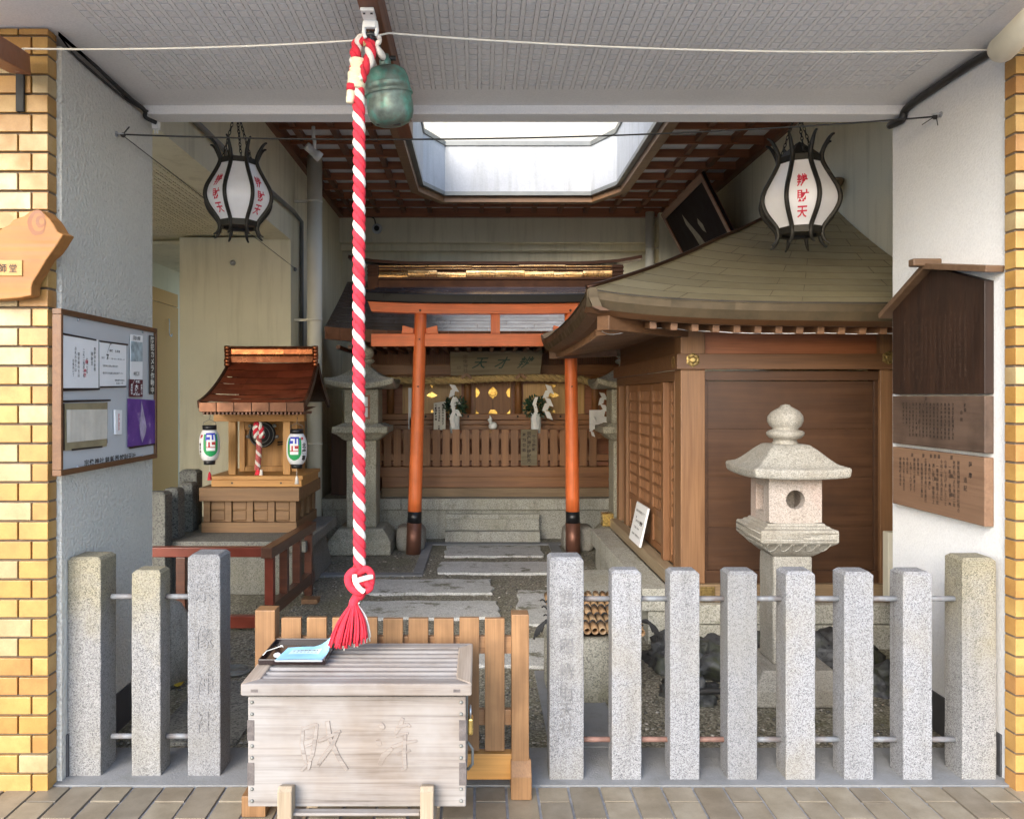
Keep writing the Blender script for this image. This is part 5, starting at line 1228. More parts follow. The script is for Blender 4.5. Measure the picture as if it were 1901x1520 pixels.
# ================================================================ pale stone lantern behind the fence
def stone_lantern(name, c, s, mat, lab, dims, window):
    # c = ground point under its centre; dims: half sizes and heights
    t = thing(name, c, lab, 'stone lantern', 'stone lanterns')
    g = dims
    def jit(b, amp, seed):
        sd = Vector((seed, seed*2, 0)); b.xf(lambda p: p + Vector((noise.noise(p*9+sd), noise.noise(p*9+sd*2), noise.noise(p*9+sd*3)))*amp); return b
    b = B(); b.sq([(g['bw'],0),(g['bw'],g['bh']*.5),(g['bw']*.96,g['bh']*.62),(g['bw']*.72,g['bh']),(g['cw']*1.12,g['bh']+.001)], c); part('base', b, M[mat], t, bevel=.012)
    b = B(); n = 10; b.sq([(g['cw'], g['bh']+.002+(g['ch']-g['bh']-.002)*i/n) for i in range(n+1)], c, g.get('cdy', 1)); jit(b, .004, 3); part('column', b, M[mat], t, bevel=.012)
    w_, z0, z1 = g['pw'], g['ch'], g['ph']
    b = B(); dz = z1-z0
    b.sq([(g['cw']*1.05, z0+.001),(g['cw']*1.25, z0+dz*.10),(w_*.86, z0+dz*.36),(w_*.98, z0+dz*.46),(w_, z0+dz*.50),(w_, z0+dz*.80),(w_*.985, z0+dz*.84),(w_*.86, z0+dz*.86),(w_*.84, z0+dz*.92),(w_*.76, z0+dz*.93),(w_*.74, z1),], c)
    pf = part('platform', b, M[mat], t, bevel=.008)
    if g.get('petals'):
        for sx, sy in ((0,-1),(-1,0)):
            b = B()
            for k in range(5):
                u = -.72+.36*k; 
                pts = []
                for i in range(9):
                    a = math.pi*i/8; uu = u*w_*.92 + .115*w_*1.25*math.cos(a); zz = z0 + dz*(.44-.26*math.sin(a)); ins = w_*(.99 - .13*(0.46-(zz-z0)/dz)/.1*.35) - .0
                    ins = w_*.98 - (w_*.98-w_*.86)*max(0, (.46-(zz-z0)/dz))/.10*.9 if (zz-z0)/dz > .36 else w_*.86-(w_*.86-g['cw']*1.25)*(.36-(zz-z0)/dz)/.26
                    pts.append(Vector((c.x+uu, c.y-ins, zz)) if sx == 0 else Vector((c.x-ins, c.y+uu, zz)))
                b.tube(pts, .0028, 6)
            part('petal', b, M[mat], pf)
        b = B(); q = w_-.012
        for sx in (0, 1):
            for zz in (z0+dz*.56, z0+dz*.75):
                for yy in ((c.y-w_), ): pass
                if sx == 0: b.tube([(c.x-q, c.y-w_, zz), (c.x+q, c.y-w_, zz)], .0035, 6)
                else: b.tube([(c.x-w_, c.y-q, zz), (c.x-w_, c.y+q, zz)], .0035, 6)
            for k in range(3):
                zz = z0+dz*(.61+.05*k)
                if sx == 0: b.tube([(c.x-q, c.y-w_-.0005, zz), (c.x+q*(.1+.2*k), c.y-w_-.0005, zz)], .002, 5)
        part('carved_border', b, M[mat], pf)
    bw_, z0, z1 = g['fw'], g['ph'], g['fh']
    wl = .026 if window == 'round' else .03
    b = B()
    if window == 'round':     # four walls, the front one pierced by a round hole
        rr = g['hole']; zc_ = (z0+z1)/2+.005; n = 32; vs = []; fs = []
        for y_ in (c.y-bw_, c.y-bw_+.05):
            for i in range(n): a = 2*math.pi*(i+.5)/n; vs.append((c.x+rr*math.cos(a), y_, zc_+rr*math.sin(a)))
            for i in range(n):
                a = 2*math.pi*(i+.5)/n; m_ = max(abs(math.cos(a))/bw_, abs(math.sin(a))/((z1-z0)/2)); vs.append((c.x+math.cos(a)/m_, y_, (z0+z1)/2+math.sin(a)/m_))
        for i in range(n):
            j = (i+1)%n; fs += [(i,j,n+j,n+i), (2*n+i,3*n+i,3*n+j,2*n+j), (i,2*n+i,2*n+j,j), (n+i,n+j,3*n+j,3*n+i)]
        b.add(vs, fs)
        b.box(c.x+bw_-.05, c.x+bw_, c.y-bw_+.051, c.y+bw_, z0, z1); b.box(c.x-bw_+.051, c.x+bw_-.051, c.y+bw_-.05, c.y+bw_, z0, z1)
        x0_, x1_ = c.x-bw_, c.x-bw_+.05
        b.box(x0_, x1_, c.y-bw_+.051, c.y-.055, z0, z1); b.box(x0_, x1_, c.y+.055, c.y+bw_, z0, z1); b.box(x0_, x1_, c.y-.054, c.y+.054, z0, z0+.045); b.box(x0_, x1_, c.y-.054, c.y+.054, z1-.045, z1)
        part('firebox', b, M[g.get('fmat', mat)], t)
        b = B(); b.box(c.x-bw_+.051, c.x+bw_-.051, c.y-bw_+.06, c.y+bw_-.051, z0+.001, z0+.01); part('firebox_floor', b, M[mat], t)
    else:
        b.sq([(bw_,z0),(bw_,z1)], c); fb = part('firebox', b, M[mat], t, bevel=.012)
        zc_ = z0+(z1-z0)*.48; hw_, hh_ = bw_*.40, (z1-z0)*.29; yf = c.y-bw_
        b = B()
        for q in ((-hw_-.02,hw_+.02,zc_+hh_,zc_+hh_+.02),(-hw_-.02,hw_+.02,zc_-hh_-.02,zc_-hh_),(-hw_-.02,-hw_,zc_-hh_,zc_+hh_),(hw_,hw_+.02,zc_-hh_,zc_+hh_)): b.box(c.x+q[0],c.x+q[1],yf-.012,yf-.001,q[2],q[3])
        part('window_frame', b, M['wd_dark_x'], fb)
        b = B(); b.box(c.x-hw_, c.x+hw_, yf-.004, yf-.001, zc_-hh_, zc_+hh_); part('paper_pane', b, M['paper'], fb)
        b = B(); b.box(c.x-.005, c.x+.005, yf-.009, yf-.004, zc_-hh_, zc_+hh_); b.box(c.x-hw_, c.x-.0051, yf-.009, yf-.004, zc_-.005, zc_+.005); b.box(c.x+.0051, c.x+hw_, yf-.009, yf-.004, zc_-.005, zc_+.005); part('muntin', b, M['wd_dark_x'], fb)
    # roof: square plan, concave slopes, thick eaves turned up at the corners
    z0, z1, w_, q0 = g['fh'], g['rh'], g['rw'], g['neck']
    n = 12; b = B(); rows = []
    def rp(u, t):    # t 0 eave .. 1 top ; u around 0..4
        k = int(u) % 4; f = u - int(u); cs = [(-1,-1),(1,-1),(1,1),(-1,1)]
        (ax, ay), (bx_, by_) = cs[k], cs[(k+1)%4]
        r = w_ + (q0-w_)*t; up_ = g['sweep']*(abs(2*f-1)**2.5)*(1-t)**2
        h = (z1-z0-g['eave'])*(g['conc']*t*t + (1-g['conc'])*t) if g['conc'] > 0 else (z1-z0-g['eave'])*(.9*(t*t*(3-2*t))**1.2 + .1*t)
        return Vector((c.x + (ax+(bx_-ax)*f)*r, c.y + (ay+(by_-ay)*f)*r, z0+g['eave']+h+up_))
    m_ = 8
    top = [[rp(u/m_, t/n) for u in range(4*m_+1)] for t in range(n+1)]
    low = [Vector((p.x + (c.x-p.x)*.03, p.y + (c.y-p.y)*.03, p.z - g['eave'])) for p in top[0]]
    inn = [Vector((c.x+(p.x-c.x)*.45, c.y+(p.y-c.y)*.45, z0+.001)) for p in low]
    b.sheet([inn, low, top[0]]); b.sheet(top); b.add(top[-1][:-1], [tuple(range(4*m_))]); b.add(inn[:-1], [tuple(range(4*m_))])
    for i in range(len(b.sm)): b.sm[i] = False
    part('roof', b, M[mat], t, bevel=.014)
    z0 = z1; k = g['ball']
    b = B(); b.lathe([(q0*.95,z0-.02),(q0*.92,z0+k*.02),(k*.52,z0+k*.12),(k*.50,z0+k*.22),(k*.66,z0+k*.26),(k*.78,z0+k*.38),(k*.80,z0+k*.50),(k*.70,z0+k*.58),(k*.56,z0+k*.62),(k*.52,z0+k*.66),(k*.66,z0+k*.78),(k*.74,z0+k*.98),(k*.73,z0+k*1.18),(k*.60,z0+k*1.38),(k*.38,z0+k*1.52),(k*.26,z0+k*1.58),(k*.20,z0+k*1.66),(k*.0,z0+k*1.70)], (c.x,c.y,0), 26); jit(b, .006, 9); part('finial', b, M[mat], t)
    return t
M['granite_pink'] = granite('granite_pink', (.36,.315,.275), (.22,.18,.15), 260, (.36,.22,.17), .7)
stone_lantern('stone_lantern', Vector((1.567, 4.03, 0)), 1, 'granite_warm', 'pale stone lantern with a round hole in its firebox, before the brown pavilion wall',
    dict(bw=.24, bh=.16, cw=.098, ch=.706, pw=.191, ph=.875, fw=.131, fh=1.098, hole=.047, rw=.238, eave=.050, sweep=.010, conc=-.05, rh=1.262, neck=.075, ball=.118, petals=True, fmat='granite_pink'), 'round')
o_ = stone_lantern('stone_lantern', Vector((-1.14, 7.74, 0)), 1, 'granite_old', 'tall mossy stone lantern with a paper window, left of the vermilion torii',
    dict(bw=.30, bh=.24, cw=.145, ch=1.08, pw=.265, ph=1.245, fw=.165, fh=1.578, rw=.335, eave=.055, sweep=.05, conc=.42, rh=1.79, neck=.085, ball=.135), 'paper')
o2 = copy_tree(o_); o2.location = (1.44, 7.74, 0); o2['label'] = 'mossy stone lantern mostly hidden behind the pavilion, right of the torii'
# ================================================================ pavilion with the curved copper roof
pv = thing('pavilion', (1.9, 5.9, 0), 'brown wooden pavilion with lattice doors and a sweeping ribbed copper roof', 'pavilion')
D1, XS, DB = 4.80, 1.226, 7.02
b = B(); b.box(1.16, 2.66, 4.70, 7.05, -.02, .135); b.box(1.175, 2.655, 4.715, 7.05, .140, .255); part('stone_base', b, M['granite_base'], pv, bevel=.006)
b = B(); b.box(.99, 1.159, 4.78, 7.00, .20, .335); b.box(1.03, 1.158, 4.80, 6.98, -.02, .199); part('stone_sill', b, M['granite_base'], pv, bevel=.006)
b = B(); b.box(.75, .985, 5.20, 6.05, -.02, .175); part('stone_step', b, M['granite_base'], pv, bevel=.006)
b = B(); b.box(1.19, 2.66, D1-.03, D1+.12, .257, .365); part('front_sill', b, M['wd_sill_x'], pv, bevel=.003)
b = B(); b.box(1.165, XS+.02, D1+.121, DB, .337, .42); part('side_sill', b, M['wd_sill_y'], pv, bevel=.003)
for (a, c) in ((1300,1327), ): 
    b = B(); b.box(X(a,4.765), X(c,4.765), 4.762, 4.768, .262, .352); b.box(X(a,4.76)+.012, X(c,4.76)-.012, 4.757, 4.7615, .275, .34); part('brass_plate', b, M['brass_old'], pv, bevel=.002)
b = B(); b.box(1.10, 1.20, DB+.001, DB+.12, .345, .46); part('brass_cap', b, M['brass'], pv, bevel=.004)
zt = 1.95
cp = B(); cp.box(XS, X(1308,D1), D1-.012, D1+.14, .366, zt); part('corner_post', cp, M['wd_pav_z'], pv, bevel=.004)
b = B(); b.box(X(1632,D1), X(1632,D1)+.15, D1-.012, D1+.14, .366, zt); part('corner_post', b, M['wd_pav_z'], pv, bevel=.004)
xl, xr = X(1308,D1)+.001, X(1632,D1)-.001
zs = [.44, Z(979,D1), Z(887,D1), Z(797,D1), 1.60]
b = B()
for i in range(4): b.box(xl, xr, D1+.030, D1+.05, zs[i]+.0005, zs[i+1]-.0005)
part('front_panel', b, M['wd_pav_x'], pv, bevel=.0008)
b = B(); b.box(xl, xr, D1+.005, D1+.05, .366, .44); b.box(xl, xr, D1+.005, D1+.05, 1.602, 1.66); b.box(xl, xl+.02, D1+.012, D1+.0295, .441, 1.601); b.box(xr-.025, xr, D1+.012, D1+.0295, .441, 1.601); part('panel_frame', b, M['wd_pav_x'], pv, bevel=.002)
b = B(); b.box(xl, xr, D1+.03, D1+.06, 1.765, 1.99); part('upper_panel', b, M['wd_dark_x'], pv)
b = B(); b.box(XS-.03, 2.60, D1-.042, D1-.0125, 1.668, 1.762); b.box(XS-.03, XS-.001, D1-.0124, DB, 1.668, 1.762); part('tie_beam', b, M['wd_beam_x'], pv, bevel=.003)
for (cx_, cz_, fx) in ((X(1287,4.75), Z(668,4.75), 0), (X(1651,4.75), Z(664,4.75), 0)):
    c = Vector((cx_, D1-.0425, cz_)); mt = Matrix.Rotation(R(90),3,'X')
    b = B(); b.lathe([(.0,.0),(.044,.0),(.044,.004),(.036,.006),(.0,.006)], c, 6, R(30), mt, smooth=False)
    b.lathe([(.022,.006),(.020,.011),(.010,.012),(.0,.012)], c, 18, 0, mt)
    for k in range(6): b.lathe([(.008,.006),(.006,.010),(.0,.0105)], c + Vector((.030*math.cos(k*math.pi/3+.5),0,.030*math.sin(k*math.pi/3+.5))), 8, 0, mt)
    part('hexagon_fitting', b, M['brass_old'], pv)
c = Vector((XS-.0305, D1+.05, 1.715)); b = B(); b.lathe([(.0,.0),(.040,.0),(.040,.004),(.0,.006)], c, 6, R(30), Matrix.Rotation(R(-90),3,'Y'), smooth=False); part('hexagon_fitting', b, M['brass_old'], pv)
# side wall with lattice doors
b = B(); b.box(XS+.06, XS+.08, D1+.15, DB, .42, 1.665); part('side_panel', b, M['wd_beam_y'], pv)
b = B(); b.box(XS+.0, XS+.06, D1+.141, DB-.001, 1.60, 1.666); b.box(XS+.03, XS+.06, D1+.141, DB-.001, 1.763, 1.98); part('side_head', b, M['wd_beam_y'], pv)
for i, (a, c, pr, mt) in enumerate(((6.90,7.02,.0,'wd_pav_z'),(6.62,6.74,.01,'wd_pav_z'),(5.20,5.27,-.01,'wd_red_z'),(4.945,4.975,.0,'wd_pav_z'))):
    b = B(); b.box(XS+pr, XS+.058, a, c, .421, 1.599); part('door_post', b, M[mt], pv, bevel=.003)
def lattice_door(y0_, y1_):
    dr_ = B(); s_ = .045
    b = B()
    b.box(XS+.028, XS+.055, y0_, y0_+s_, .421, 1.598); b.box(XS+.028, XS+.055, y1_-s_, y1_, .421, 1.598)
    for (a, c) in ((.421,.47),(.66,.71),(1.545,1.598)): b.box(XS+.029, XS+.054, y0_+s_, y1_-s_, a, c)
    f_ = part('lattice_door', b, M['wd_red_z'], pv, bevel=.002)
    b = B(); n = max(2, round((y1_-y0_-2*s_)/.045)); ya, yb = y0_+s_, y1_-s_
    for k in range(1, n): yy = ya+(yb-ya)*k/n; b.box(XS+.036, XS+.050, yy-.009, yy+.009, .711, 1.544)
    m = 10
    for k in range(1, m): zz = .71+(1.545-.71)*k/m; b.box(XS+.0305, XS+.0355, ya, yb, zz-.0085, zz+.0085)
    part('lattice', b, M['wd_red_z'], f_)
    b = B(); b.box(XS+.04, XS+.048, ya, yb, .4705, .6595); part('lower_panel', b, M['wd_mid_y'], f_)
lattice_door(4.98, 5.19); lattice_door(5.28, 5.74); lattice_door(5.745, 6.21); lattice_door(6.22, 6.61)
# roof
E0, E1, EX, WALLX, RT = 4.20, 7.40, .575, 2.672, 2.02
def zr(t): return 2.0 + .36*t + .10*t*t
def upsw(s_, t): return .080*math.exp(-max(0, s_-t)/.42)*max(0, min(1, (1.9-t)/.9))
rfp = B(); NC = 17
def course(b, fn, n, t0, t1, jitter):
    # one lapped copper course; fn(u,t)->point, u 0..1 along
    rows = []
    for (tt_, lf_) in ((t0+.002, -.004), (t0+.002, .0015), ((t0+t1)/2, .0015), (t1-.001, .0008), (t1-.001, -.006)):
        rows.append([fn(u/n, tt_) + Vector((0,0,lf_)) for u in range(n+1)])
    b.sheet(rows[:2], 1, False); b.sheet(rows[1:], 0, False)  # black lower lip paints in the shadow line under each lap
def front(u, t):
    x0_ = EX + t; x_ = x0_ + (WALLX-x0_)*u**1.4; return Vector((x_, E0+t, zr(t)+upsw(x_-EX, t)))
kb = (E1-E0)/2/RT
def left(u, t):
    y0_, y1_ = E0+t, E1-t*.58
    y_ = y0_ + (y1_-y0_)*u; s_ = min(y_-E0, (E1-y_)/.58); return Vector((EX+t, y_, zr(t)+upsw(s_, t)))
def back(u, t):
    x0_ = EX + t; x_ = x0_ + (WALLX-x0_)*u; return Vector((x_, E1-t*.58, zr(t)+upsw(x_-EX, t)))
for i in range(NC):
    t0, t1 = RT*i/NC, RT*(i+1)/NC
    n = 20
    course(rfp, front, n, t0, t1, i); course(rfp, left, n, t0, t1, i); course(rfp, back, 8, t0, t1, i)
for fn_, n in ((front, 20), (left, 20), (back, 8)):
    rfp.sheet([[fn_(u/n, RT*i/24)+Vector((0,0,-.008)) for u in range(n+1)] for i in range(25)], 0, False)
# seams on the front slope
rnd = random.Random(11)
for i in range(NC):
    t0, t1 = RT*i/NC, RT*(i+1)/NC; k = .05 + (.22 if i % 2 else 0)
    while k < .97:
        p0, p1 = front(k, t0)+Vector((0,-.0,.002)), front(k, t1)+Vector((0,0,.002)); rfp.bar(p0, p1, .003, .0016, 2); k += .30
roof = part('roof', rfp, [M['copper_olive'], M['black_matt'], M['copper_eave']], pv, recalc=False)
b = B(); b.tube([Vector((EX+t, E0+t, zr(t)+upsw(0, t)+.008)) for t in [RT*i/24 for i in range(25)]], .012, 8); part('hip_cap', b, M['copper_dark'], roof)
# eave fascias: two lapped layers along front and left edge
def eave(b, fn, t, z0_, z1_, inn, n, hi=0.0, ax='y'):
    for i in range(n):
        p, q = fn(i/n, 0), fn((i+1)/n, 0)
        o = Vector((0, inn, 0)) if ax == 'y' else Vector((inn, 0, 0))
        th = Vector((0, .05, 0)) if ax == 'y' else Vector((.05, 0, 0))
        vs = [p+o+Vector((0,0,z0_)), q+o+Vector((0,0,z0_)), q+o*.3+Vector((0,0,z1_)), p+o*.3+Vector((0,0,z1_))]
        vs += [v+th for v in vs]
        b.add(vs, [(0,1,2,3),(7,6,5,4),(0,4,5,1),(3,2,6,7),(0,3,7,4),(1,5,6,2)])
b = B(); eave(b, front, 0, -.046, .006, .010, 12); eave(b, left, 0, -.046, .006, .010, 14, 0, 'x'); part('eave_fascia', b, M['copper_eave'], roof, recalc=False)
b = B(); eave(b, front, 0, -.094, -.0465, .030, 9); eave(b, left, 0, -.094, -.0465, .030, 16, 0, 'x'); part('eave_fascia', b, M['copper_eave'], roof, recalc=False)
b = B(); eave(b, front, 0, -.118, -.0945, .075, 1*12); eave(b, left, 0, -.118, -.0945, .075, 14, 0, 'x'); part('eave_board', b, M['wd_beam_x'], pv, recalc=False)
# soffit and rafters
b = B()
b.sheet([[front(u/12,0)+Vector((.0 if u else .09,.09,-.10)) for u in range(13)], [Vector((XS+(WALLX-XS)*u/12, D1+.03, 1.985)) for u in range(13)]])
b.sheet([[left(u/12,0)+Vector((.09,(.09 if u==0 else 0),-.10)) for u in range(13)], [Vector((XS+.03, D1+.03+(DB-D1)*u/12, 1.985)) for u in range(13)]])
part('soffit', b, M['wd_dark_y'], pv, recalc=False)
b = B()
xx = X(1212, 4.34)
while xx < 2.6:
    p = Vector((xx, 4.335, 0)); s_ = xx-EX; z_ = 2.0+upsw(s_, 0)-.136; b.bar((xx, 4.33, z_), (xx, D1+.06, 1.94+.015), .038, .042); xx += .1155
part('rafter', b, M['wd_pav_y'], pv, bevel=.002)
b = B(); yy = 4.72
while yy < 7.2:
    s_ = min(yy-E0, (E1-yy)/.58); z_ = 2.0+upsw(s_, 0)-.138; b.bar((EX+.12, yy, z_), (XS+.03, yy, 1.945), .038, .042); yy += .062
part('rafter', b, M['wd_mid_x'], pv)
for q in (((EX+.10, E0+.10, 2.0+.065-.15), (XS+.02, D1+.02, 1.915)), ((EX+.09, E1-.07, 2.0+.055-.15), (XS+.02, DB+.02, 1.915))):
    b = B(); b.bar(q[0], q[1], .085, .10); part('hip_rafter', b, M['wd_pav_y'], pv, bevel=.004)
b = B(); b.tube(smooth([(.72,4.62,1.885),(.80,4.70,1.875),(.98,4.60,1.90),(1.10,4.50,1.892),(1.20,4.47,1.878),(1.32,4.36,1.862),(1.45,4.36,1.855),(1.7,4.36,1.852),(1.9,4.36,1.855),(2.1,4.36,1.85),(2.5,4.36,1.856)],5), .0025, 5); solo('white_cable', b, M['white_metal'], 'thin white cable looping under the eaves of the brown pavilion', 'cable')
nc = thing('notice_card', P(1195,990,5.75), 'white printed card leaning on the sill of the pavilion lattice doors', 'notice')
q = [Vector((1.16, 6.03, .42)), Vector((1.16, 5.64, .42)), Vector((1.222, 5.64, .70)), Vector((1.222, 6.03, .70))]
b = B(); nn_ = Vector((-.014,0,.002)); b.add(q + [v+nn_ for v in q], [(0,1,2,3),(7,6,5,4),(0,4,5,1),(1,5,6,2),(2,6,7,3),(3,7,4,0)]); part('card', b, M['paper'], nc)
fn = lambda u, v: (q[0]+nn_*1.08).lerp(q[1]+nn_*1.08, u).lerp((q[3]+nn_*1.08).lerp(q[2]+nn_*1.08, u), v)
b = B(); text_h(b, '堂内は撮影禁止です', fn, .12, .80, .075, .085, .01); text_h(b, '御祈祷の方は', fn, .18, .55, .07, .075, .01); text_h(b, '浄財', fn, .62, .54, .12, .12, .03); text_h(b, '賽銭箱へお納め', fn, .22, .38, .06, .066, .01); text_h(b, '宗像神社 餅飯殿町自治会', fn, .15, .2, .055, .06, .01); part('lettering', b, M['ink'], nc)
b = B(); b.box(X(1647,4.3), 2.05, 4.2, 4.34, .52, .64) if False else b.box(2.235, 2.30, 4.30, 4.36, .40, .76); solo('junction_box', b, M['cream_metal'], 'small cream electrical box on the pavilion wall behind the white pier', 'box', bevel=.004)

# ================================================================ water basin under a bamboo cover, dark rocks
bs = thing('stone_basin', (.55, 4.05, 0), 'squat stone water basin standing behind the tall carved post, under the bamboo cover', 'basin')
b = B(); b.lathe([(.0,-.02),(.20,-.02),(.215,.05),(.222,.2),(.215,.30),(.205,.325),(.16,.325),(.15,.27),(.0,.26)], (.55,4.05,0), 30); b.xf(lambda p: p + Vector((noise.noise(p*6),noise.noise(p*6+Vector((9,0,0))),0))*.008); part('bowl', b, M['granite_old'], bs)
b = B(); b.lathe([(.0,.295),(.17,.295),(.0,.296)], (.55,4.05,0), 24); M['water'] = plain('water', (.02,.03,.03), .05); part('water', b, M['water'], bs)
bmc = thing('bamboo_cover', (.55, 4.05, .33), 'mat of short bamboo tubes tied in rows, lying over the stone basin', 'cover')
b = B(); rnd = random.Random(2); bt = []
rows_y = [(3.80,3.885),(3.887,3.985),(3.987,4.10),(4.102,4.20),(4.202,4.32)]
for r_, (a, c) in enumerate(rows_y):
    xx = .372 + .008*(r_ % 2)
    while xx < .80:
        z0_, z1_ = .352+(a-3.8)*.10, .352+(c-3.8)*.10
        sg_ = .018*math.cos((xx-.565)*5)
        p0, p1 = Vector((xx, a, z0_+sg_)), Vector((xx+rnd.uniform(-.004,.004), c, z1_+sg_)); n = 12; ro, ri = .0178, .0132
        t_ = (p1-p0).normalized(); vs = []; fs = []
        for (pp_, rr_) in ((p0,ri),(p0,ro),(p1,ro),(p1,ri)):
            for k in range(n): a_ = 2*math.pi*k/n; vs.append(pp_ + Vector((rr_*math.cos(a_), 0, rr_*math.sin(a_))))
        for i in range(4):
            for k in range(n): fs.append((i*n+k, i*n+(k+1)%n, ((i+1)%4)*n+(k+1)%n, ((i+1)%4)*n+k))
        b.add(vs, fs, 0, True); xx += .0375
part('tubes', b, M['bamboo'], bmc)
b = B()
for r_ in range(1, 5):
    a = rows_y[r_][0]-.001; pts = []
    for k in range(120): xx = .325+.485*k/119; pts.append((xx, a, .352+(a-3.8)*.10+.018*math.cos((xx-.565)*5)+.0185*abs(math.sin(math.pi*(xx-.3162)/.0375))+.002))
    b.tube(pts, .004, 5)
part('binding', b, M['black_matt'], bmc)
for (sx, px) in ((1, 1205), (-1, 1015)):
    b = B(); x_ = .81 if sx > 0 else .362
    for k in range(4): b.tube(smooth([(x_, 3.95, .375), (x_+sx*(.03+.012*k), 3.93, .385-.01*k), (x_+sx*(.055+.012*k), 3.92, .33-.012*k)],4), .006, 6)
    part('loose_cord', b, M['black_matt'], bmc)
rk = [((1.12,4.42,.02),(.16,.22,.15),1),((1.32,4.30,.02),(.22,.18,.16),2),((1.95,4.42,.02),(.24,.20,.16),3),((1.05,3.95,.0),(.13,.12,.10),4),((2.02,4.1,.0),(.15,.14,.12),5),((1.72,4.5,.02),(.18,.14,.15),6)]
labs = ['dark rock behind the third post of the long granite fence','bluish dark rock left of the pale stone lantern shaft','large dark rock near the white pier behind the fence','low dark rock beside the stone basin','small dark rock at the foot of the white pier','dark rock right behind the pale stone lantern shaft']
for (c, r_, sd), lab in zip(rk, labs):
    b = B(); b.blob(c, r_, sd+20, .5, 26, 1.9); b.xf(lambda p: p + Vector((noise.noise(p*14), noise.noise(p*14+Vector((5,0,0))), noise.noise(p*14+Vector((0,9,0)))))*.02); solo('rock', b, M['rock'], lab, 'rock', 'dark rocks behind the long fence')
b = B(); b.tube(smooth([(1.0,3.9,.03),(1.15,3.86,.06),(1.28,3.84,.05),(1.40,3.9,.02),(1.35,4.1,.03)],6), .016, 8); solo('hose', b, M['black_matt'], 'black rubber hose lying on the gravel among the dark rocks', 'hose')

# ================================================================ vermilion torii
to = thing('torii', (.13, 7.55, 0), 'vermilion wooden torii with black cap beam standing before the main shrine', 'torii')
td = 7.55
for (xb_, xt_) in ((X(767.5,td), X(781,td)), (X(1064,td), X(1059,td))):
    def ax_(z): return xb_ + (xt_-xb_)*z/2.3
    b = B(); n = 14; b.tube([(ax_(z), td, z) for z in [.402+(2.31-.402)*i/n for i in range(n+1)]], [.066-.008*i/n for i in range(n+1)], 24); ps = part('post', b, M['orange'], to)
    b = B(); b.tube([(ax_(.292), td, .292), (ax_(.405), td, .405)], .0675, 24); part('black_band', b, M['black'], ps)
    b = B(); b.tube([(ax_(-.02), td, -.02), (ax_(.296), td, .296)], .071, 24)
    for a in range(4): b.lathe([(.006,0),(.004,.003),(.0,.004)], (ax_(.28)+.07*math.sin(-.9+.6*a), td-.07*math.cos(-.9+.6*a), .275), 8, 0, Matrix.Rotation(R(90),3,'X'))
    part('metal_sleeve', b, M['copper_sleeve'], ps)
    zk = 2.107
    for sg_ in (-1, 1):
        b = B(); b.prism([(ax_(2.1)+sg_*.06,zk),(ax_(2.1)+sg_*.175,zk),(ax_(2.1)+sg_*.165,zk+.078),(ax_(2.1)+sg_*.06,zk+.05)], 'y', td-.035, td+.035); part('wedge', b, M['orange_x'], to, bevel=.003)
    for zz in (2.05, 1.60):
        b = B(); b.lathe([(.008,0),(.006,.003),(.0,.004)], (ax_(zz), td-.061, zz), 8, 0, Matrix.Rotation(R(90),3,'X')); part('peg', b, M['wd_dark_z'], ps)
xc = .135
b = B(); b.box(-1.035, xc*2+1.035, td-.032, td+.032, 1.985, 2.105); part('tie_beam', b, M['orange_x'], to, bevel=.003)
b = B(); b.box(X(911,td), X(928,td), td-.03, td+.03, 2.106, 2.29); part('strut', b, M['orange'], to, bevel=.003)
def kasagi(b, hw, z0, z1, dy, slant, n=16):
    rows = []
    vs = []; fs = []
    for i in range(n+1):
        u = -1+2*i/n; up_ = .024*abs(u)**3.0
        for (z_, e) in ((z0, 0), (z1, slant)):
            x_ = xc + u*(hw+e)
            vs += [(x_, td-dy, z_+up_), (x_, td+dy, z_+up_)]
    for i in range(n):
        a = i*4; c = a+4
        fs += [(a,a+2,c+2,c), (a+1,c+1,c+3,a+3), (a,c,c+1,a+1), (a+2,a+3,c+3,c+2)]
    fs += [(0,1,3,2), (n*4,n*4+2,n*4+3,n*4+1)]
    b.add(vs, fs)
b = B(); kasagi(b, 1.165, 2.292, 2.388, .06, .035); part('lintel', b, M['orange_x'], to, bevel=.003)
b = B(); kasagi(b, 1.22, 2.389, 2.480, .085, .03); part('cap_beam', b, M['torii_black'], to, bevel=.012)
for px in (780, 1059):
    b = B(); b.lathe([(.012,0),(.009,.003),(.0,.004)], (X(px,td-.06), td-.0605, 2.325), 10, 0, Matrix.Rotation(R(90),3,'X')); part('peg', b, M['wd_dark_z'], to)
for (x0_, x1_, lab, sd) in ((X(735,7.7), X(788,7.7), 'squarish rough boulder behind the left torii post', 4), (X(1046,7.7), X(1103,7.7), 'squarish pale boulder behind the right torii post', 8)):
    b = B(); b.box(x0_, x1_, 7.66, 7.95, -.02, .235)
    bm = bmesh.new(); me = bpy.data.meshes.new('t'); me.from_pydata(b.v, [], b.f); bm.from_mesh(me); bmesh.ops.subdivide_edges(bm, edges=bm.edges, cuts=5, use_grid_fill=True)
    b2 = B(); c_ = Vector(((x0_+x1_)/2, 7.8, .11)); bm.verts.ensure_lookup_table()
    vs = []
    for v in bm.verts:
        p = v.co - c_; m_ = Vector((p.x/(x1_-x0_)*2, p.y/.145, p.z/.125)); l8 = (abs(m_.x)**6+abs(m_.y)**6+abs(m_.z)**6)**(1/6); p = p/max(1, l8*(1 if l8 > 1 else 1)) if l8 > 1 else p
        vs.append(c_ + p*(1+.07*noise.noise(p*8+Vector((sd,0,0)))))
    b2.add(vs, [[v.index for v in f_.verts] for f_ in bm.faces], 0, True); bm.free(); bpy.data.meshes.remove(me)
    solo('boulder', b2, M['granite_warm'], lab, 'stone', 'boulders behind the torii posts')
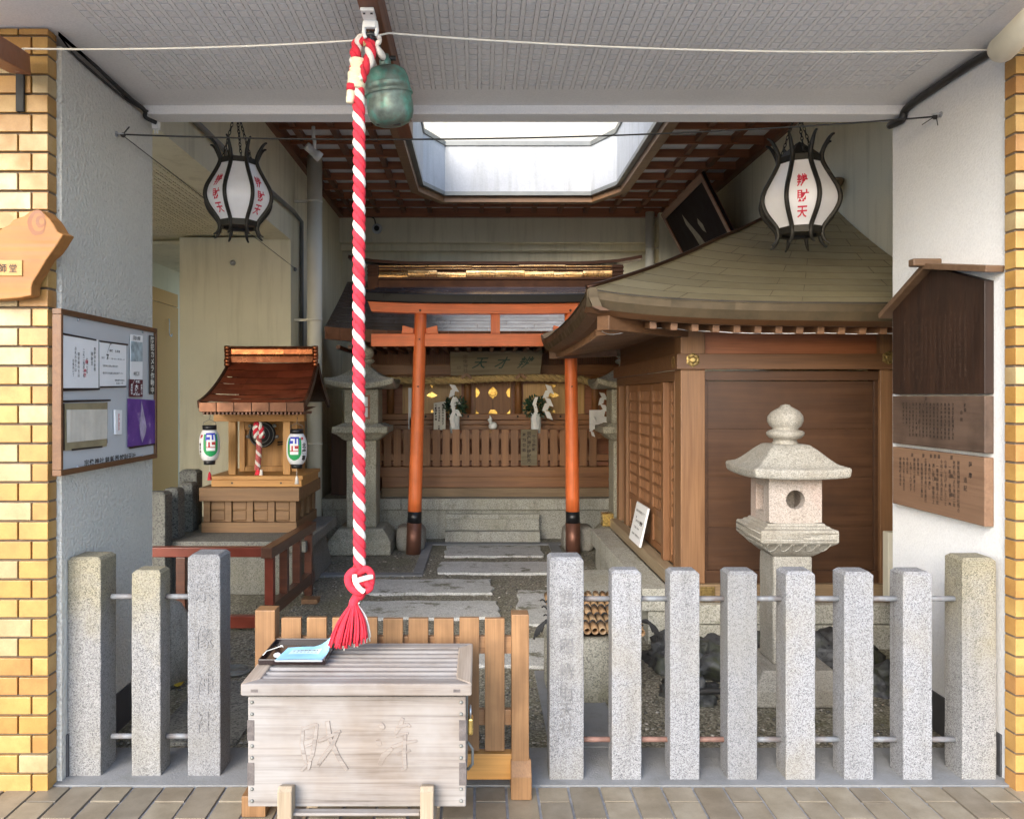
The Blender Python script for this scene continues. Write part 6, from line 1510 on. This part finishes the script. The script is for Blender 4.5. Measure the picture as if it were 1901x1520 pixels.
# ================================================================ main shrine at the back
ms = thing('main_shrine', (.1, 9.0, 0), 'main wooden shrine at the back with copper roof, gold fittings and slatted fence', 'shrine')
x0, x1 = -1.66, 2.1
b = B(); 
for (a, c) in ((x0,-.72),(-.718,.62),(.622,1.50),(1.502,x1)): b.box(a, c, 8.36, 10.28, -.02, .305)
part('stone_foundation', b, M['granite_base'], ms, bevel=.004)
b = B()
for (a, c) in ((x0-.02,-.83),(-.828,1.05),(1.052,x1)): b.box(a, c, 8.30, 10.28, .309, .428)
part('stone_coping', b, M['granite_base'], ms, bevel=.006)
b = B(); b.box(X(828,8.2), X(1001,8.2), 8.235, 8.299, -.02, .275); b.box(X(828,8.2)-.004, X(1001,8.2)+.004, 8.225, 8.2345, .225, .278); b.box(X(826,8.12), X(1003,8.12), 8.115, 8.224, -.02, .112); part('stone_steps', b, M['granite_base'], ms, bevel=.006)
ya = 8.46
b = B(); b.box(-1.05, 1.44, ya-.01, ya+.14, .43, .525); part('floor_beam', b, M['wd_sill_x'], ms, bevel=.003)
b = B(); b.box(-1.05, 1.44, ya+.01, ya+.14, .528, .645); part('floor_beam', b, M['wd_hon_x'], ms, bevel=.003)
b = B(); b.box(-1.07, 1.46, ya-.025, ya+.14, .648, .752); part('floor_beam', b, M['wd_hon_x'], ms, bevel=.003)
b = B(); b.lathe([(.048,0),(.052,.02),(.03,.028),(.0,.028)], (X(1137,ya), ya-.026, .62), 18, 0, Matrix.Rotation(R(90),3,'X')); part('beam_boss', b, M['grey_metal'], ms)
b = B(); k = 0
for k in range(25): xx = X(665+18.15*k, 8.5); b.box(xx-.0405, xx+.0405, 8.49, 8.512, .755, Z(797,8.5)+random.uniform(-.003,.003))
part('slat_fence', b, M['wd_hon_z'], ms, bevel=.002)
for (t0, t1) in ((804,814),(843,855)):
    b = B(); b.box(-1.32, 1.46, 8.513, 8.54, Z(t1,8.5), Z(t0,8.5)); part('fence_rail', b, M['wd_hon_x'], ms)
b = B()
for k in range(8): yy = 8.6+.2*k; b.box(-1.39, -1.365, yy-.06, yy+.06, .43, 1.14)
b.box(-1.62,-1.40,8.60,8.622,.43,1.14); b.box(-1.55,-1.45,8.58,8.60,.43,1.12); part('side_fence', b, M['wd_dark_z'], ms)
b = B(); b.box(-1.3, 1.7, 8.60, 9.02, .753, .80); b.box(-1.2, 1.6, 8.78, 9.02, .80, 1.13); part('offering_shelf', b, M['wd_dark_x'], ms, bevel=.003)
b = B(); b.box(-1.15, 1.55, 8.80, 9.02, 1.131, 1.19); b.box(-1.15, 1.55, 8.84, 9.02, 1.192, 1.24); b.box(-1.15, 1.55, 8.88, 9.02, 1.243, 1.31); part('ledge', b, M['wd_hon_x'], ms, bevel=.004)
for px in (790, 869, 961, 1040):
    b = B(); b.lathe([(.012,0),(.010,.006),(.0,.008)], (X(px,8.88), 8.879, 1.28), 12, 0, Matrix.Rotation(R(90),3,'X')); part('nail_cover', b, M['black_matt'], ms)
yw = 9.02
b = B(); b.box(-1.30, 1.75, yw, yw+.9, .43, 2.10); part('wall', b, M['wd_dark_x'], ms)
for px in (725, 868, 962, 1105):
    b = B(); xx = X(px, 8.95); b.tube([(xx, 8.955, 1.31), (xx, 8.955, 1.76)], .042, 16); part('pillar', b, M['wd_hon_z'], ms)
def door(pa, pb, mat, fr, lab, dark):
    a, c = X(pa,9.0), X(pb,9.0); za_, zb_ = Z(769,9.0), Z(712,9.0)
    b = B(); b.box(a, c, 9.0, 9.018, za_, zb_); dr_ = part('door', b, M[mat], ms, label=lab)
    b = B(); e = .028; b.box(a-e, c+e, 8.985, 9.016, za_-e, za_-.001); b.box(a-e, a-.001, 8.985, 9.016, za_, zb_); b.box(c+.001, c+e, 8.985, 9.016, za_, zb_)
    part('door_frame', b, M[fr], dr_, bevel=.002)
    if not dark: 
        b = B(); b.box(a+.04, a+.052, 8.996, 8.9995, za_+.02, zb_); b.box(c-.052, c-.04, 8.996, 8.9995, za_+.02, zb_); b.box((a+c)/2-.003, (a+c)/2+.003, 8.996, 8.9995, za_+.02, zb_); part('door_stile', b, M['wd_gold'], dr_)
    return dr_, a, c, za_, zb_
def gold(dr_, polys, y, mat='gold'):
    b = B()
    for p in polys: b.prism(p, 'y', y-.008, y-.001)
    part('gold_fitting', b, M[mat], dr_, bevel=.002)
dr_, a, c, za_, zb_ = door(883, 947, 'wd_hon_z', 'wd_red_z', 'dark red centre door with bright gold fittings', True)
def cor(x_, z_, sx, sz, w_=.05, h_=.06): return [(x_, z_), (x_+sx*w_, z_), (x_+sx*w_*.55, z_+sz*h_*.35), (x_+sx*w_*.25, z_+sz*h_*.6), (x_, z_+sz*h_)]
m_ = (a+c)/2; zm = Z(729,9.0)
gold(dr_, [cor(a,za_,1,1), cor(c,za_,-1,1), [(a,zm-.06),(a+.03,zm-.04),(a+.05,zm),(a+.03,zm+.04),(a,zm+.06)], [(c,zm-.06),(c-.03,zm-.04),(c-.05,zm),(c-.03,zm+.04),(c,zm+.06)],
     [(m_-.055,za_),(m_+.055,za_),(m_+.045,za_+.03),(m_+.025,za_+.055),(m_-.025,za_+.055),(m_-.045,za_+.03)],
     [(m_-.055,zm),(m_-.04,zm+.035),(m_-.015,zm+.055),(m_,zm+.075),(m_+.015,zm+.055),(m_+.04,zm+.035),(m_+.055,zm),(m_+.04,zm-.035),(m_+.012,zm-.055),(m_,zm-.075),(m_-.012,zm-.055),(m_-.04,zm-.035)]], 9.0)
b = B(); b.tube([(m_+.036*math.cos(q), 8.985, zm-.012+.022*math.sin(q)) for q in [math.pi+math.pi*i/10 for i in range(11)]], .006, 6); part('door_ring', b, M['brass'], dr_)
b = B(); b.box(m_-.002, m_+.002, 8.996, 8.9995, za_+.06, zm-.08); part('door_seam', b, M['black_matt'], dr_)
for (pa, pb, lab) in ((752, 852, 'honey coloured left door'), (976, 1080, 'honey coloured right door')):
    dr_, a, c, za_, zb_ = door(pa, pb, 'wd_gold', 'wd_gold', lab, False); m_ = (a+c)/2
    gold(dr_, [cor(a+.055,za_+.02,1,1,.035,.045), cor(c-.055,za_+.02,-1,1,.035,.045), [(m_-.065,zm-.03),(m_-.03,zm-.005),(m_,zm+.012),(m_+.03,zm-.005),(m_+.065,zm-.03),(m_+.03,zm-.05),(m_,zm-.058),(m_-.03,zm-.05)], [(m_-.02,za_+.02),(m_+.02,za_+.02),(m_+.012,za_+.05),(m_-.012,za_+.05)], [(m_-.03,zm+.09),(m_+.03,zm+.09),(m_+.01,zm+.065),(m_,zm+.05),(m_-.01,zm+.065)]], 8.996, 'brass')
# beams, lattice vents above the doors
b = B(); b.box(-1.34, 1.8, 8.93, 9.018, Z(711,8.93), Z(697,8.93)); part('head_beam', b, M['wd_hon_x'], ms, bevel=.003)
b = B(); b.box(-1.34, 1.8, 8.90, 9.018, Z(696,8.93), Z(677,8.93)); part('head_beam', b, M['wd_hon_x'], ms, bevel=.003)
b = B(); xx = -1.2
while xx < 1.7: b.box(xx, xx+.012, 8.96, 8.975, Z(676,8.96), Z(645,8.96)); xx += .026
part('vent_lattice', b, M['wd_hon_z'], ms)
b = B(); b.box(-1.4, 1.85, 8.8, 9.018, Z(644,8.9), Z(632,8.9)); part('head_beam', b, M['wd_dark_x'], ms)
# roof
ex0, ex1, ey, ry = -1.50, 1.80, 7.62, 8.64
def zh(t): return 2.135 + .555*t + .06*t*t
def hp(u, t):
    k = t/(ry-ey); xa_, xb_ = ex0+.05*k, ex1-.05*k; x_ = xa_+(xb_-xa_)*u
    return Vector((x_, ey+t, zh(t) + .045*(abs(2*u-1)**4)*(1-k)))
b = B(); NC = 14
for i in range(NC):
    t0, t1 = (ry-ey)*i/NC, (ry-ey)*(i+1)/NC
    segs = [0]; rnd = random.Random(50+i); u = rnd.uniform(.08,.2)
    while u < .98: segs.append(u); u += .17
    segs.append(1)
    for j in range(len(segs)-1):
        a, c = segs[j], segs[j+1]-.0008
        rows = [[hp(a+(c-a)*q/2, t0)+Vector((0,0,.0022)) for q in range(3)], [hp(a+(c-a)*q/2, t1)+Vector((0,0,.0005)) for q in range(3)]]
        b.sheet(rows, 0, False)
hr_ = part('roof', b, M['copper_roof'], ms, recalc=False)
b = B(); n = 22
for i in range(n):
    p, q = hp(i/n, 0), hp((i+1)/n-.0006, 0)
    vs = [p+Vector((0,.02,-.115)), q+Vector((0,.02,-.115)), q+Vector((0,-.002,.004)), p+Vector((0,-.002,.004))]; vs += [v+Vector((0,.06,0)) for v in vs]
    b.add(vs, [(0,1,2,3),(7,6,5,4),(0,4,5,1),(3,2,6,7),(0,3,7,4),(1,5,6,2)])
part('eave_fascia', b, M['copper_dark'], hr_, recalc=False)
b = B(); b.sheet([[hp(u/10,0)+Vector((0,.04,-.11)) for u in range(11)], [Vector((-1.4+3.2*u/10, 9.0, 2.12)) for u in range(11)]]); 
b.sheet([[hp(0,(ry-ey)*i/10)+Vector((0,0,-.005)) for i in range(11)], [hp(0,(ry-ey)*i/10)+Vector((.03,0,-.09)) for i in range(11)]])
b.sheet([[hp(1,(ry-ey)*i/10)+Vector((0,0,-.005)) for i in range(11)], [hp(1,(ry-ey)*i/10)+Vector((-.03,0,-.09)) for i in range(11)]])
xx = ex0+.08
while xx < ex1-.05: b.box(xx-.018, xx+.018, 7.90, 8.98, 1.985, 2.02); xx += .119
part('rafter', b, M['wd_dark_y'], ms)
b = B(); b.sheet([[Vector((ex0+.05, ry+1.0*i/6, zh((ry-ey)*(1-i/6)))) for i in range(7)], [Vector((ex1-.05, ry+1.0*i/6, zh((ry-ey)*(1-i/6)))) for i in range(7)]]); part('back_slope', b, M['copper_roof'], hr_)
def RX(b):
    q = 8.55/9.12
    return b.xf(lambda p: Vector((p.x*q, 8.55 + (p.y-9.12)*.9, CH + (p.z-CH)*q)))
# box ridge: dark courses and bright copper sheets, upturned black top beam
rx0_, rx1_ = X(703,9.12), X(1136,9.12)
b = B(); b.box(rx0_-.02, rx1_+.02, 9.10, 9.34, 2.76, 2.855); b.box(rx0_-.04, rx1_+.04, 9.085, 9.35, 2.856, 2.885); part('ridge_base', RX(b), M['copper_dark'], hr_, bevel=.003)
for row, (z0_, z1_, n) in enumerate(((2.886,2.962,8), (2.975,2.990,5), (3.003,3.026,5))):
    for k in range(n):
        a, c = rx0_+(rx1_-rx0_)*k/n, rx0_+(rx1_-rx0_)*(k+1)/n
        b = B(); rnd = random.Random(row*20+k); tl = rnd.uniform(-.012,.022)
        rows = []
        for j in range(5):
            v = j/4; rows.append([Vector((a+.002+(c-a-.004)*i/6, 9.10 - .010*math.sin(math.pi*v) + tl*(v) + .006*noise.noise(Vector((k*3.1+i*.5, v*2, row))), z0_+(z1_-z0_)*v)) for i in range(7)])
        b.sheet(rows)
        part('ridge_sheet', RX(b), M['copper_gold'], hr_, recalc=False)
b = B(); b.box(rx0_, rx1_, 9.125, 9.33, 2.886, 3.03); b.box(rx0_-.002, rx1_+.002, 9.096, 9.33, 2.963, 2.974); b.box(rx0_-.002, rx1_+.002, 9.094, 9.33, 2.991, 3.002); part('ridge_core', RX(b), M['copper_dark'], hr_)
for (a, c) in ((rx0_-.125, rx0_-.003), (rx1_+.003, rx1_+.125)):
    b = B(); b.box(a, c, 9.08, 9.35, 2.72, 3.03)
    for zz in (2.90, 2.945, 2.99): b.box(a-.006, c+.006, 9.07, 9.36, zz, zz+.018)
    b.box(a-.05, c-.03, 9.05, 9.36, 2.70, 2.76); part('ridge_end', RX(b), M['copper_dark'], hr_, bevel=.004)
b = B(); pts = []
for i in range(25):
    u = -1+2*i/24; pts.append(Vector((.182+u*1.70, 9.2, 3.05 + .045*max(0, abs(u)-.62)/.38 + .03*max(0, abs(u)-.85)/.15)))
for i in range(24): b.bar(pts[i], pts[i+1], .22, .036)
part('top_beam', RX(b), M['copper_dark'], hr_)
# plaque
pq = thing('plaque', P(920,672,8.55), 'weathered grey wooden plaque with three green brush characters above the straw rope', 'plaque')
dd = 8.55; qa, qb, qc, qe = P(835,653,dd-.05), P(1008,650,dd-.05), P(1003,694,dd), P(837,697,dd)
b = B(); o_ = Vector((0,.03,0)); b.add([qa,qb,qc,qe,qa+o_,qb+o_,qc+o_,qe+o_], [(3,2,1,0),(4,5,6,7),(0,1,5,4),(1,2,6,5),(2,3,7,6),(3,0,4,7)]); part('board', b, M['wd_plaque'], pq, bevel=.003)
fn = lambda u, v: qe.lerp(qc, u).lerp(qa.lerp(qb, u), v) - Vector((0,.0025,0))
b = B()
for ch, u in (('天', .33), ('才', .57), ('辨', .83)): letter(b, ch, fn, u, .5, .15, .52, .012, 0, .12)
part('lettering', b, M['em_teal'], pq, recalc=False)
b = B(); text_v(b, '宗像神社', fn, .165, .86, .18, .19, .0, 0, .30); text_v(b, '印', fn, .09, .4, .16, .2, .0, 0, .3); part('signature', b, M['ink_soft'], pq, recalc=False)
for px in (866, 967):
    b = B(); xx = X(px,8.5); zz = Z(697,8.5); b.bar((xx-.055,8.5,zz-.03),(xx,8.5,zz+.015), .03, .022, 0, (0,1,0)); b.bar((xx+.055,8.5,zz-.03),(xx,8.5,zz+.015), .03, .022, 0, (0,1,0)); part('bracket', b, M['wd_pav_z'], pq)
# straw rope
sr = thing('straw_rope', (.1, 8.62, 1.66), 'thick twisted straw rope stretched across the front of the main shrine', 'rope')
path = []
for i in range(220):
    u = i/219; px = 690 + (1110-690)*u; py = 706 + 3*math.sin(math.pi*u*2.2) - 2 + 9*max(0, u-.93)/.07 ; path.append(P(px, py, 8.62))
for s_ in strands(path, 3, .020, .0235, .20, None, hand=1, bn=Vector((0,1,0))): part('strand', s_, M['straw'], sr)
b = B(); rnd = random.Random(8)
for k in range(70):
    p = path[rnd.randrange(len(path))]; b.tube([p+Vector((0,-.03,-.02)), p+Vector((rnd.uniform(-.02,.02),-.045,-.05-rnd.random()*.04))], .0012, 3)
part('loose_straw', b, M['straw'], sr)
# paper streamers
def shide(c, s, tilt, name, lab, group='white zigzag paper streamers'):
    b = B(); x_, z_ = 0, 0; w_, h_ = .062*s, .082*s; th = tilt
    for k in range(5):
        sx = (.034 if k % 2 == 0 else -.030)*s; y_ = -.004*k
        b.add([Vector((x_, y_, z_)), Vector((x_+w_, y_+.004, z_+.018*s*(1 if k % 2 else -1))), Vector((x_+w_+sx, y_-.010, z_-h_+.018*s*(1 if k % 2 else -1))), Vector((x_+sx, y_-.006, z_-h_))], [(0,1,2,3)])
        x_ += sx + (-.030*s if k % 2 == 0 else .024*s); z_ -= h_*.82
    mt = Matrix.Rotation(th, 3, 'Y'); b.xf(lambda p: c + mt @ p); return solo(name, b, M['paper'], lab, 'paper streamer', group, recalc=False)
shide(P(834,713,8.58), 1.0, R(-8), 'paper_streamer', 'white zigzag paper streamer above the left vase of dark leaves')
shide(P(1012,713,8.58), 1.05, R(2), 'paper_streamer', 'white zigzag paper streamer right of the right vase of leaves')
shide(P(1112,728,8.52), .95, R(-5), 'paper_streamer', 'white zigzag paper streamer at the far right beside the hidden stone lantern')
shide(P(1100,772,8.50), .60, R(8), 'paper_streamer', 'lower white zigzag paper streamer at the far right, against a white card')
b = B(); b.box(X(1094,8.56), X(1122,8.56), 8.56, 8.565, Z(798,8.56), Z(761,8.56)); solo('white_card', b, M['paper'], 'blank white card behind the far right paper streamers', 'card')
b = B(); b.box(X(758,8.56), X(764,8.56), 8.56, 8.57, Z(797,8.56), Z(720,8.56)); b.box(X(760,8.56), X(768,8.56), 8.56, 8.57, Z(797,8.56), Z(775,8.56)); solo('paper_strip', b, M['paper'], 'tall narrow white paper strip half hidden behind the left torii post', 'paper')
for (px, lab, sd) in ((844, 'white vase of dark leaves left of the centre door', 1), (995, 'white vase of dark leaves right of the centre door', 2)):
    c = P(px, 798, 8.62); v = thing('vase', c, lab, 'vase', 'white vases with evergreen sprigs')
    b = B(); b.lathe([(.0,-.05),(.054,-.05),(.056,.0),(.056,.17),(.059,.185),(.052,.186),(.046,.15),(.0,.15)], c, 24); part('body', b, M['porcelain'], v)
    b = B(); rnd = random.Random(sd)
    for k in range(260):
        dv = Vector((rnd.gauss(0,1), rnd.gauss(0,.8), rnd.gauss(0,.8))).normalized(); p = c + Vector((0,0,.255)) + Vector((dv.x*.125, dv.y*.085, dv.z*.115))*rnd.uniform(.35,1.05)
        t_ = (dv + Vector((rnd.uniform(-.7,.7), rnd.uniform(-.7,.7), rnd.uniform(-.3,.8)))).normalized(); s1 = t_.cross(Vector((rnd.uniform(-1,1),rnd.uniform(-1,1),rnd.uniform(-1,1)))).normalized()
        L_ = rnd.uniform(.035,.055); W_ = L_*.28; up_ = t_.cross(s1)*.006
        b.add([p, p+t_*L_*.4+s1*W_+up_, p+t_*L_, p+t_*L_*.4-s1*W_+up_], [(0,1,2),(0,2,3)])
    part('leaves', b, M['leaf'], v, recalc=False)
    b = B(); 
    for k in range(5): b.tube([c+Vector((.01*(k-2),0,.14)), c+Vector((.03*(k-2),-.01*k,.25))], .003, 5)
    part('stem', b, M['wd_dark_z'], v)
    b = B(); z_ = .36; x_ = .0
    for k in range(4):
        sx = (-.03 if k % 2 == 0 else .02); q = [c+Vector((x_-.018,-.105,z_)), c+Vector((x_+.018,-.103,z_)), c+Vector((x_+.02+sx,-.107,z_-.085)), c+Vector((x_-.02+sx,-.109,z_-.085))]; b.add(q, [(0,1,2,3)]); x_ += sx*.7; z_ -= .08
    part('paper_tag', b, M['paper'], v, recalc=False)
tg = thing('wooden_tag', P(817,774,8.60), 'white wooden tag with black brush writing beside the left vase', 'tag')
ta, tb_, tcc, te = P(805,748,8.60), P(827,748,8.60), P(827,798,8.60), P(805,798,8.60)
b = B(); b.prism([(ta.x,te.z),(tb_.x,te.z),(tb_.x,ta.z+.02),(ta.x,ta.z)], 'y', 8.60, 8.612); part('board', b, M['paper_warm'], tg)
fn = lambda u, v: te.lerp(tcc, u).lerp(ta.lerp(tb_, u), v) - Vector((0,.0015,0))
b = B(); text_v(b, '奉納金壱封也氏子', fn, .78, .97, .095, .10, .03, 0, 2.0); text_v(b, '町内安全祈願', fn, .48, .85, .085, .09, .03, 0, 2.0); text_v(b, '餅飯殿町の会', fn, .2, .95, .095, .10, .04, 0, 2.2); text_v(b, '大家', fn, .45, .18, .085, .09, .03, 0, 2.0); part('lettering', b, M['ink'], tg, recalc=False)
sn = thing('snake_figurine', P(914,790,8.60), 'small white coiled figurine with a pointed head on a wooden stand', 'figurine')
b = B(); c = P(915,789,8.58); b.lathe([(.0,-.045),(.03,-.045),(.045,-.03),(.048,-.005),(.04,.022),(.02,.034),(.0,.036)], c, 20); b.tube(smooth([c+Vector((-.02,0,.02)), c+Vector((-.03,-.01,.045)), c+Vector((-.022,-.012,.066)), c+Vector((-.04,-.015,.062)), c+Vector((-.052,-.016,.048))],5), [.02]*6+[.018]*6+[.014]*5+[.010]*4, 10); b.tube([c+Vector((-.02,0,.06)), c+Vector((-.028,0,.09)), c+Vector((-.035,0,.105))], [.012,.010,.002], 8); part('body', b, M['porcelain'], sn)
b = B(); b.box(c.x-.065, c.x+.065, 8.545, 8.63, c.z-.066, c.z-.047); b.box(c.x-.055, c.x+.055, 8.555, 8.62, c.z-.11, c.z-.067); part('stand', b, M['wd_hinoki_x'], sn)
wbd = thing('inscribed_board', P(982,831,8.47), 'faded wooden board with worn black writing hung on the shrine slat fence', 'board')
b = B(); ia, ib = P(967,797,8.465), P(997,864,8.465); b.box(ia.x, ib.x, 8.465, 8.487, ib.z, ia.z); part('board', b, M['wd_plaque'], wbd, bevel=.002)
b = B(); fn = lambda u, v: Vector((ia.x+(ib.x-ia.x)*u, 8.4635, ib.z+(ia.z-ib.z)*v)); text_v(b, '宗像神社辨財天', fn, .50, .95, .12, .125, .03, 0, 2.2); text_v(b, '餅飯殿町', fn, .80, .85, .10, .12, .03, 0, 2.2); text_v(b, '奉納世話', fn, .2, .9, .10, .14, .03, 0, 2.2); part('lettering', b, M['ink_soft'], wbd, recalc=False)

# ================================================================ pipes, lamps, camera, picture
pd = 7.66; b = B(); px_ = X(584,pd)
b.tube([(px_,pd,0),(px_,pd,3.84)], .073, 22)
for zz in (Z(374,pd), Z(594,pd), Z(824,pd)): b.tube([(px_,pd,zz-.012),(px_,pd,zz+.012)], .079, 22); b.box(-1.80, px_-.07, pd-.012, pd+.012, zz-.012, zz+.012)
solo('drain_pipe', b, M['pipe'], 'thick cream drain pipe on the left wall behind the little copper roofed shrine', 'pipe', 'cream drain pipes')
d = 9.97; b = B(); px_ = X(1206.5,d); b.tube([(px_,d,0),(px_,d,3.84)], .056, 20)
for zz in (Z(461,d),): b.tube([(px_,d,zz-.01),(px_,d,zz+.01)], .062, 20); b.tube([(px_+.05,d,zz),(px_+.13,d,zz)], .008, 6)
solo('drain_pipe', b, M['pipe'], 'cream drain pipe in the back right corner beside the dark picture', 'pipe', 'cream drain pipes')
b = B(); b.tube(smooth([(-1.775,4.7,Z(214,4.7)+.02),(-1.775,5.0,3.31),(-1.775,6.2,3.27),(-1.775,7.3,3.24),(-1.775,7.62,3.20),(-1.775,7.80,3.09),(-1.775,7.83,2.9),(-1.775,7.83,2.2),(-1.775,7.83,1.2)],6), .022, 10)
pts = [(-1.775, 1.775*F/(890-365), Z(228,1.775*F/525)), (-1.775, 1.775*F/(890-452), Z(312,1.775*F/438)), (-1.775, 1.775*F/(890-545), Z(393,1.775*F/345)), (-1.775, 1.775*F/(890-560), Z(412,1.775*F/330)), (-1.775, 1.775*F/(890-560), 1.0)]
b = B(); b.tube([Vector((-1.775, 4.3, pts[0][2]+.02))] + [Vector(p) for p in pts], .020, 10); solo('conduit', b, M['grey_metal'], 'dark grey conduit slanting across and down the left wall behind the lantern', 'conduit')
sp = thing('spotlight', P(582,275,6.4), 'small white spotlight on a ceiling track above the left wall', 'spotlight')
b = B(); b.box(X(575,6.1)-.01, X(575,6.1)+.012, 5.3, 6.5, 3.80, 3.828); part('track', b, M['white_metal'], sp)
c = P(584,258,6.4); b = B(); b.tube([c+Vector((-.01,.0,.10)), c+Vector((-.01,.0,.02)), c+Vector((0,.0,-.02)), c+Vector((0,0,-.09))], .014, 10); part('stem', b, M['white_metal'], sp)
b = B(); p0, p1 = P(570,272,6.38), P(592,291,6.44); dv = (p1-p0).normalized(); b.lathe([(.0,-.01),(.030,-.01),(.034,0),(.034,.09),(.040,.091),(.040,.135),(.034,.136),(.030,.12),(.0,.119)], p0, 22, 0, dv.to_track_quat('Z','Y').to_matrix()); part('head', b, M['white_metal'], sp)
dc = thing('dome_camera', P(700,425,10.08), 'small round dome security camera under the lattice at the back wall', 'camera')
c = P(700,425,10.098); b = B(); b.lathe([(.0,0),(.066,0),(.064,.02),(.050,.035),(.045,.036),(.0,.036)], c, 28, 0, Matrix.Rotation(R(90),3,'X')); part('housing', b, M['board_grey'], dc)
b = B(); b.lathe([(.036,.036),(.030,.055),(.014,.066),(.0,.067)], c, 24, 0, Matrix.Rotation(R(90),3,'X')); part('lens', b, M['black'], dc)
b = B(); b.tube(smooth([c+Vector((-.02,-.02,.06)), c+Vector((-.04,-.03,.13)), c+Vector((-.16,-.03,.17)), c+Vector((-.30,-.03,.20))],5), .008, 6); part('cable', b, M['black_matt'], dc)
b = B(); p_ = P(432,488,7.495); b.lathe([(.0,0),(.028,0),(.026,.01),(.014,.014),(.012,.03),(.0,.03)], p_, 16, 0, Matrix.Rotation(R(90),3,'X')); solo('wall_fitting', b, M['steel'], 'small metal wall fitting high on the cream side wall', 'fitting')
b = B(); p_ = P(546,500,7.2); q_ = Vector((-1.79, 1.79*F/344, CH-(500-737)*1.79/344)); b.lathe([(.0,0),(.02,0),(.018,.02),(.0,.03)], q_, 12, 0, Matrix.Rotation(R(90),3,'Y')); solo('wall_hook', b, M['grey_metal'], 'small hook on the left wall corner holding a thin wire', 'hook')
b = B(); b.tube([P(228,252,3.53), q_+Vector((.02,0,0))], .0022, 5); solo('thin_wire', b, M['black_matt'], 'thin wire running back from the left ring bolt to the side wall hook', 'wire')
b = B(); q_ = Vector((-3.59, 3.59*F/(890-313), CH-(600-737)*3.59/577)); b.tube(smooth([q_+Vector((0,0,.05)), q_+Vector((.01,0,.02)), q_+Vector((.01,0,-.12)), q_+Vector((.02,.03,-.15)), q_+Vector((.02,.05,-.12))],5), .006, 6); solo('hanging_hook', b, M['steel'], 'thin metal hook hanging on the beige passage panel', 'hook')
pf = thing('framed_picture', (2.45, 8.6, 3.3), 'large dark framed painting leaning out from the right wall under the lattice', 'picture')
# hangs on the right wall (x = 2.67), its top leaning out into the room
yn, yf_ = 7.65, 9.35
tp_n, tp_f = Vector((2.09, yn, 3.72)), Vector((2.05, 9.36, 3.60)); 
def pcorner(px, py, x): dd_ = x*F/(px-890.0); return Vector((x, dd_, CH-(py-737)*dd_/F))
A_, B__, C__, D__ = pcorner(1302,320,2.13), pcorner(1228,398,2.13), pcorner(1268,494,2.36), pcorner(1369,452,2.50)
dnn = (B__-A_).cross(D__-A_).normalized()
if dnn.x > 0: dnn = -dnn
def quadslab(b, q, th, mi=0):
    q2 = [v + dnn*(-th) for v in q]; b.add(q+q2, [(0,1,2,3),(7,6,5,4),(0,4,5,1),(1,5,6,2),(2,6,7,3),(3,7,4,0)], mi)
C__ = B__ + (D__-A_)*1.02
D__ = A_ + (D__-A_)*1.25; C__ = B__ + (D__-A_)
b = B(); quadslab(b, [A_,B__,C__,D__], .03); part('panel', b, M['dark_panel'], pf)
b = B(); u_, v_ = (B__-A_), (D__-A_); fu, fv = u_.normalized()*.075, v_.normalized()*.075; o = dnn*.012
for (p, q_, s1) in ((A_, B__, fv), (D__, C__, -fv)): quadslab(b, [p+o, q_+o, q_+s1+o, p+s1+o], .05)
for (p, q_, s1) in ((A_+fv, D__-fv, fu), (B__+fv, C__-fv, -fu)): quadslab(b, [p+o, q_+o, q_+s1+o, p+s1+o], .05)
part('frame', b, M['wd_dark_y'], pf, bevel=.003)
b = B(); pt = lambda u, v: A_ + u_*u + v_*v + dnn*.002
for poly in ([(.62,.18),(.58,.30),(.50,.50),(.47,.62),(.40,.80),(.36,.98),(.50,.98),(.56,.80),(.58,.62),(.60,.45),(.64,.30)], [(.40,.33),(.36,.42),(.37,.52),(.41,.47),(.43,.38)]): b.add([pt(*p) for p in poly], [tuple(range(len(poly)))])
part('pale_figure', b, M['ghost_paint'], pf, recalc=False)
b = B(); c = pcorner(1543,340,2.60); b.lathe([(.0,-.07),(.05,-.06),(.085,.0),(.09,.02),(.0,.02)], c, 18); b.bar(c, (2.68,c.y,c.z), .03, .03); solo('wall_cup', b, M['wd_sill_x'], 'small brown cup shaped fixture high on the right wall behind the lantern', 'fixture')

# ---------------------------------------------------------------- tidy up
bpy.data.objects.remove(_to); bpy.data.curves.remove(_tc)
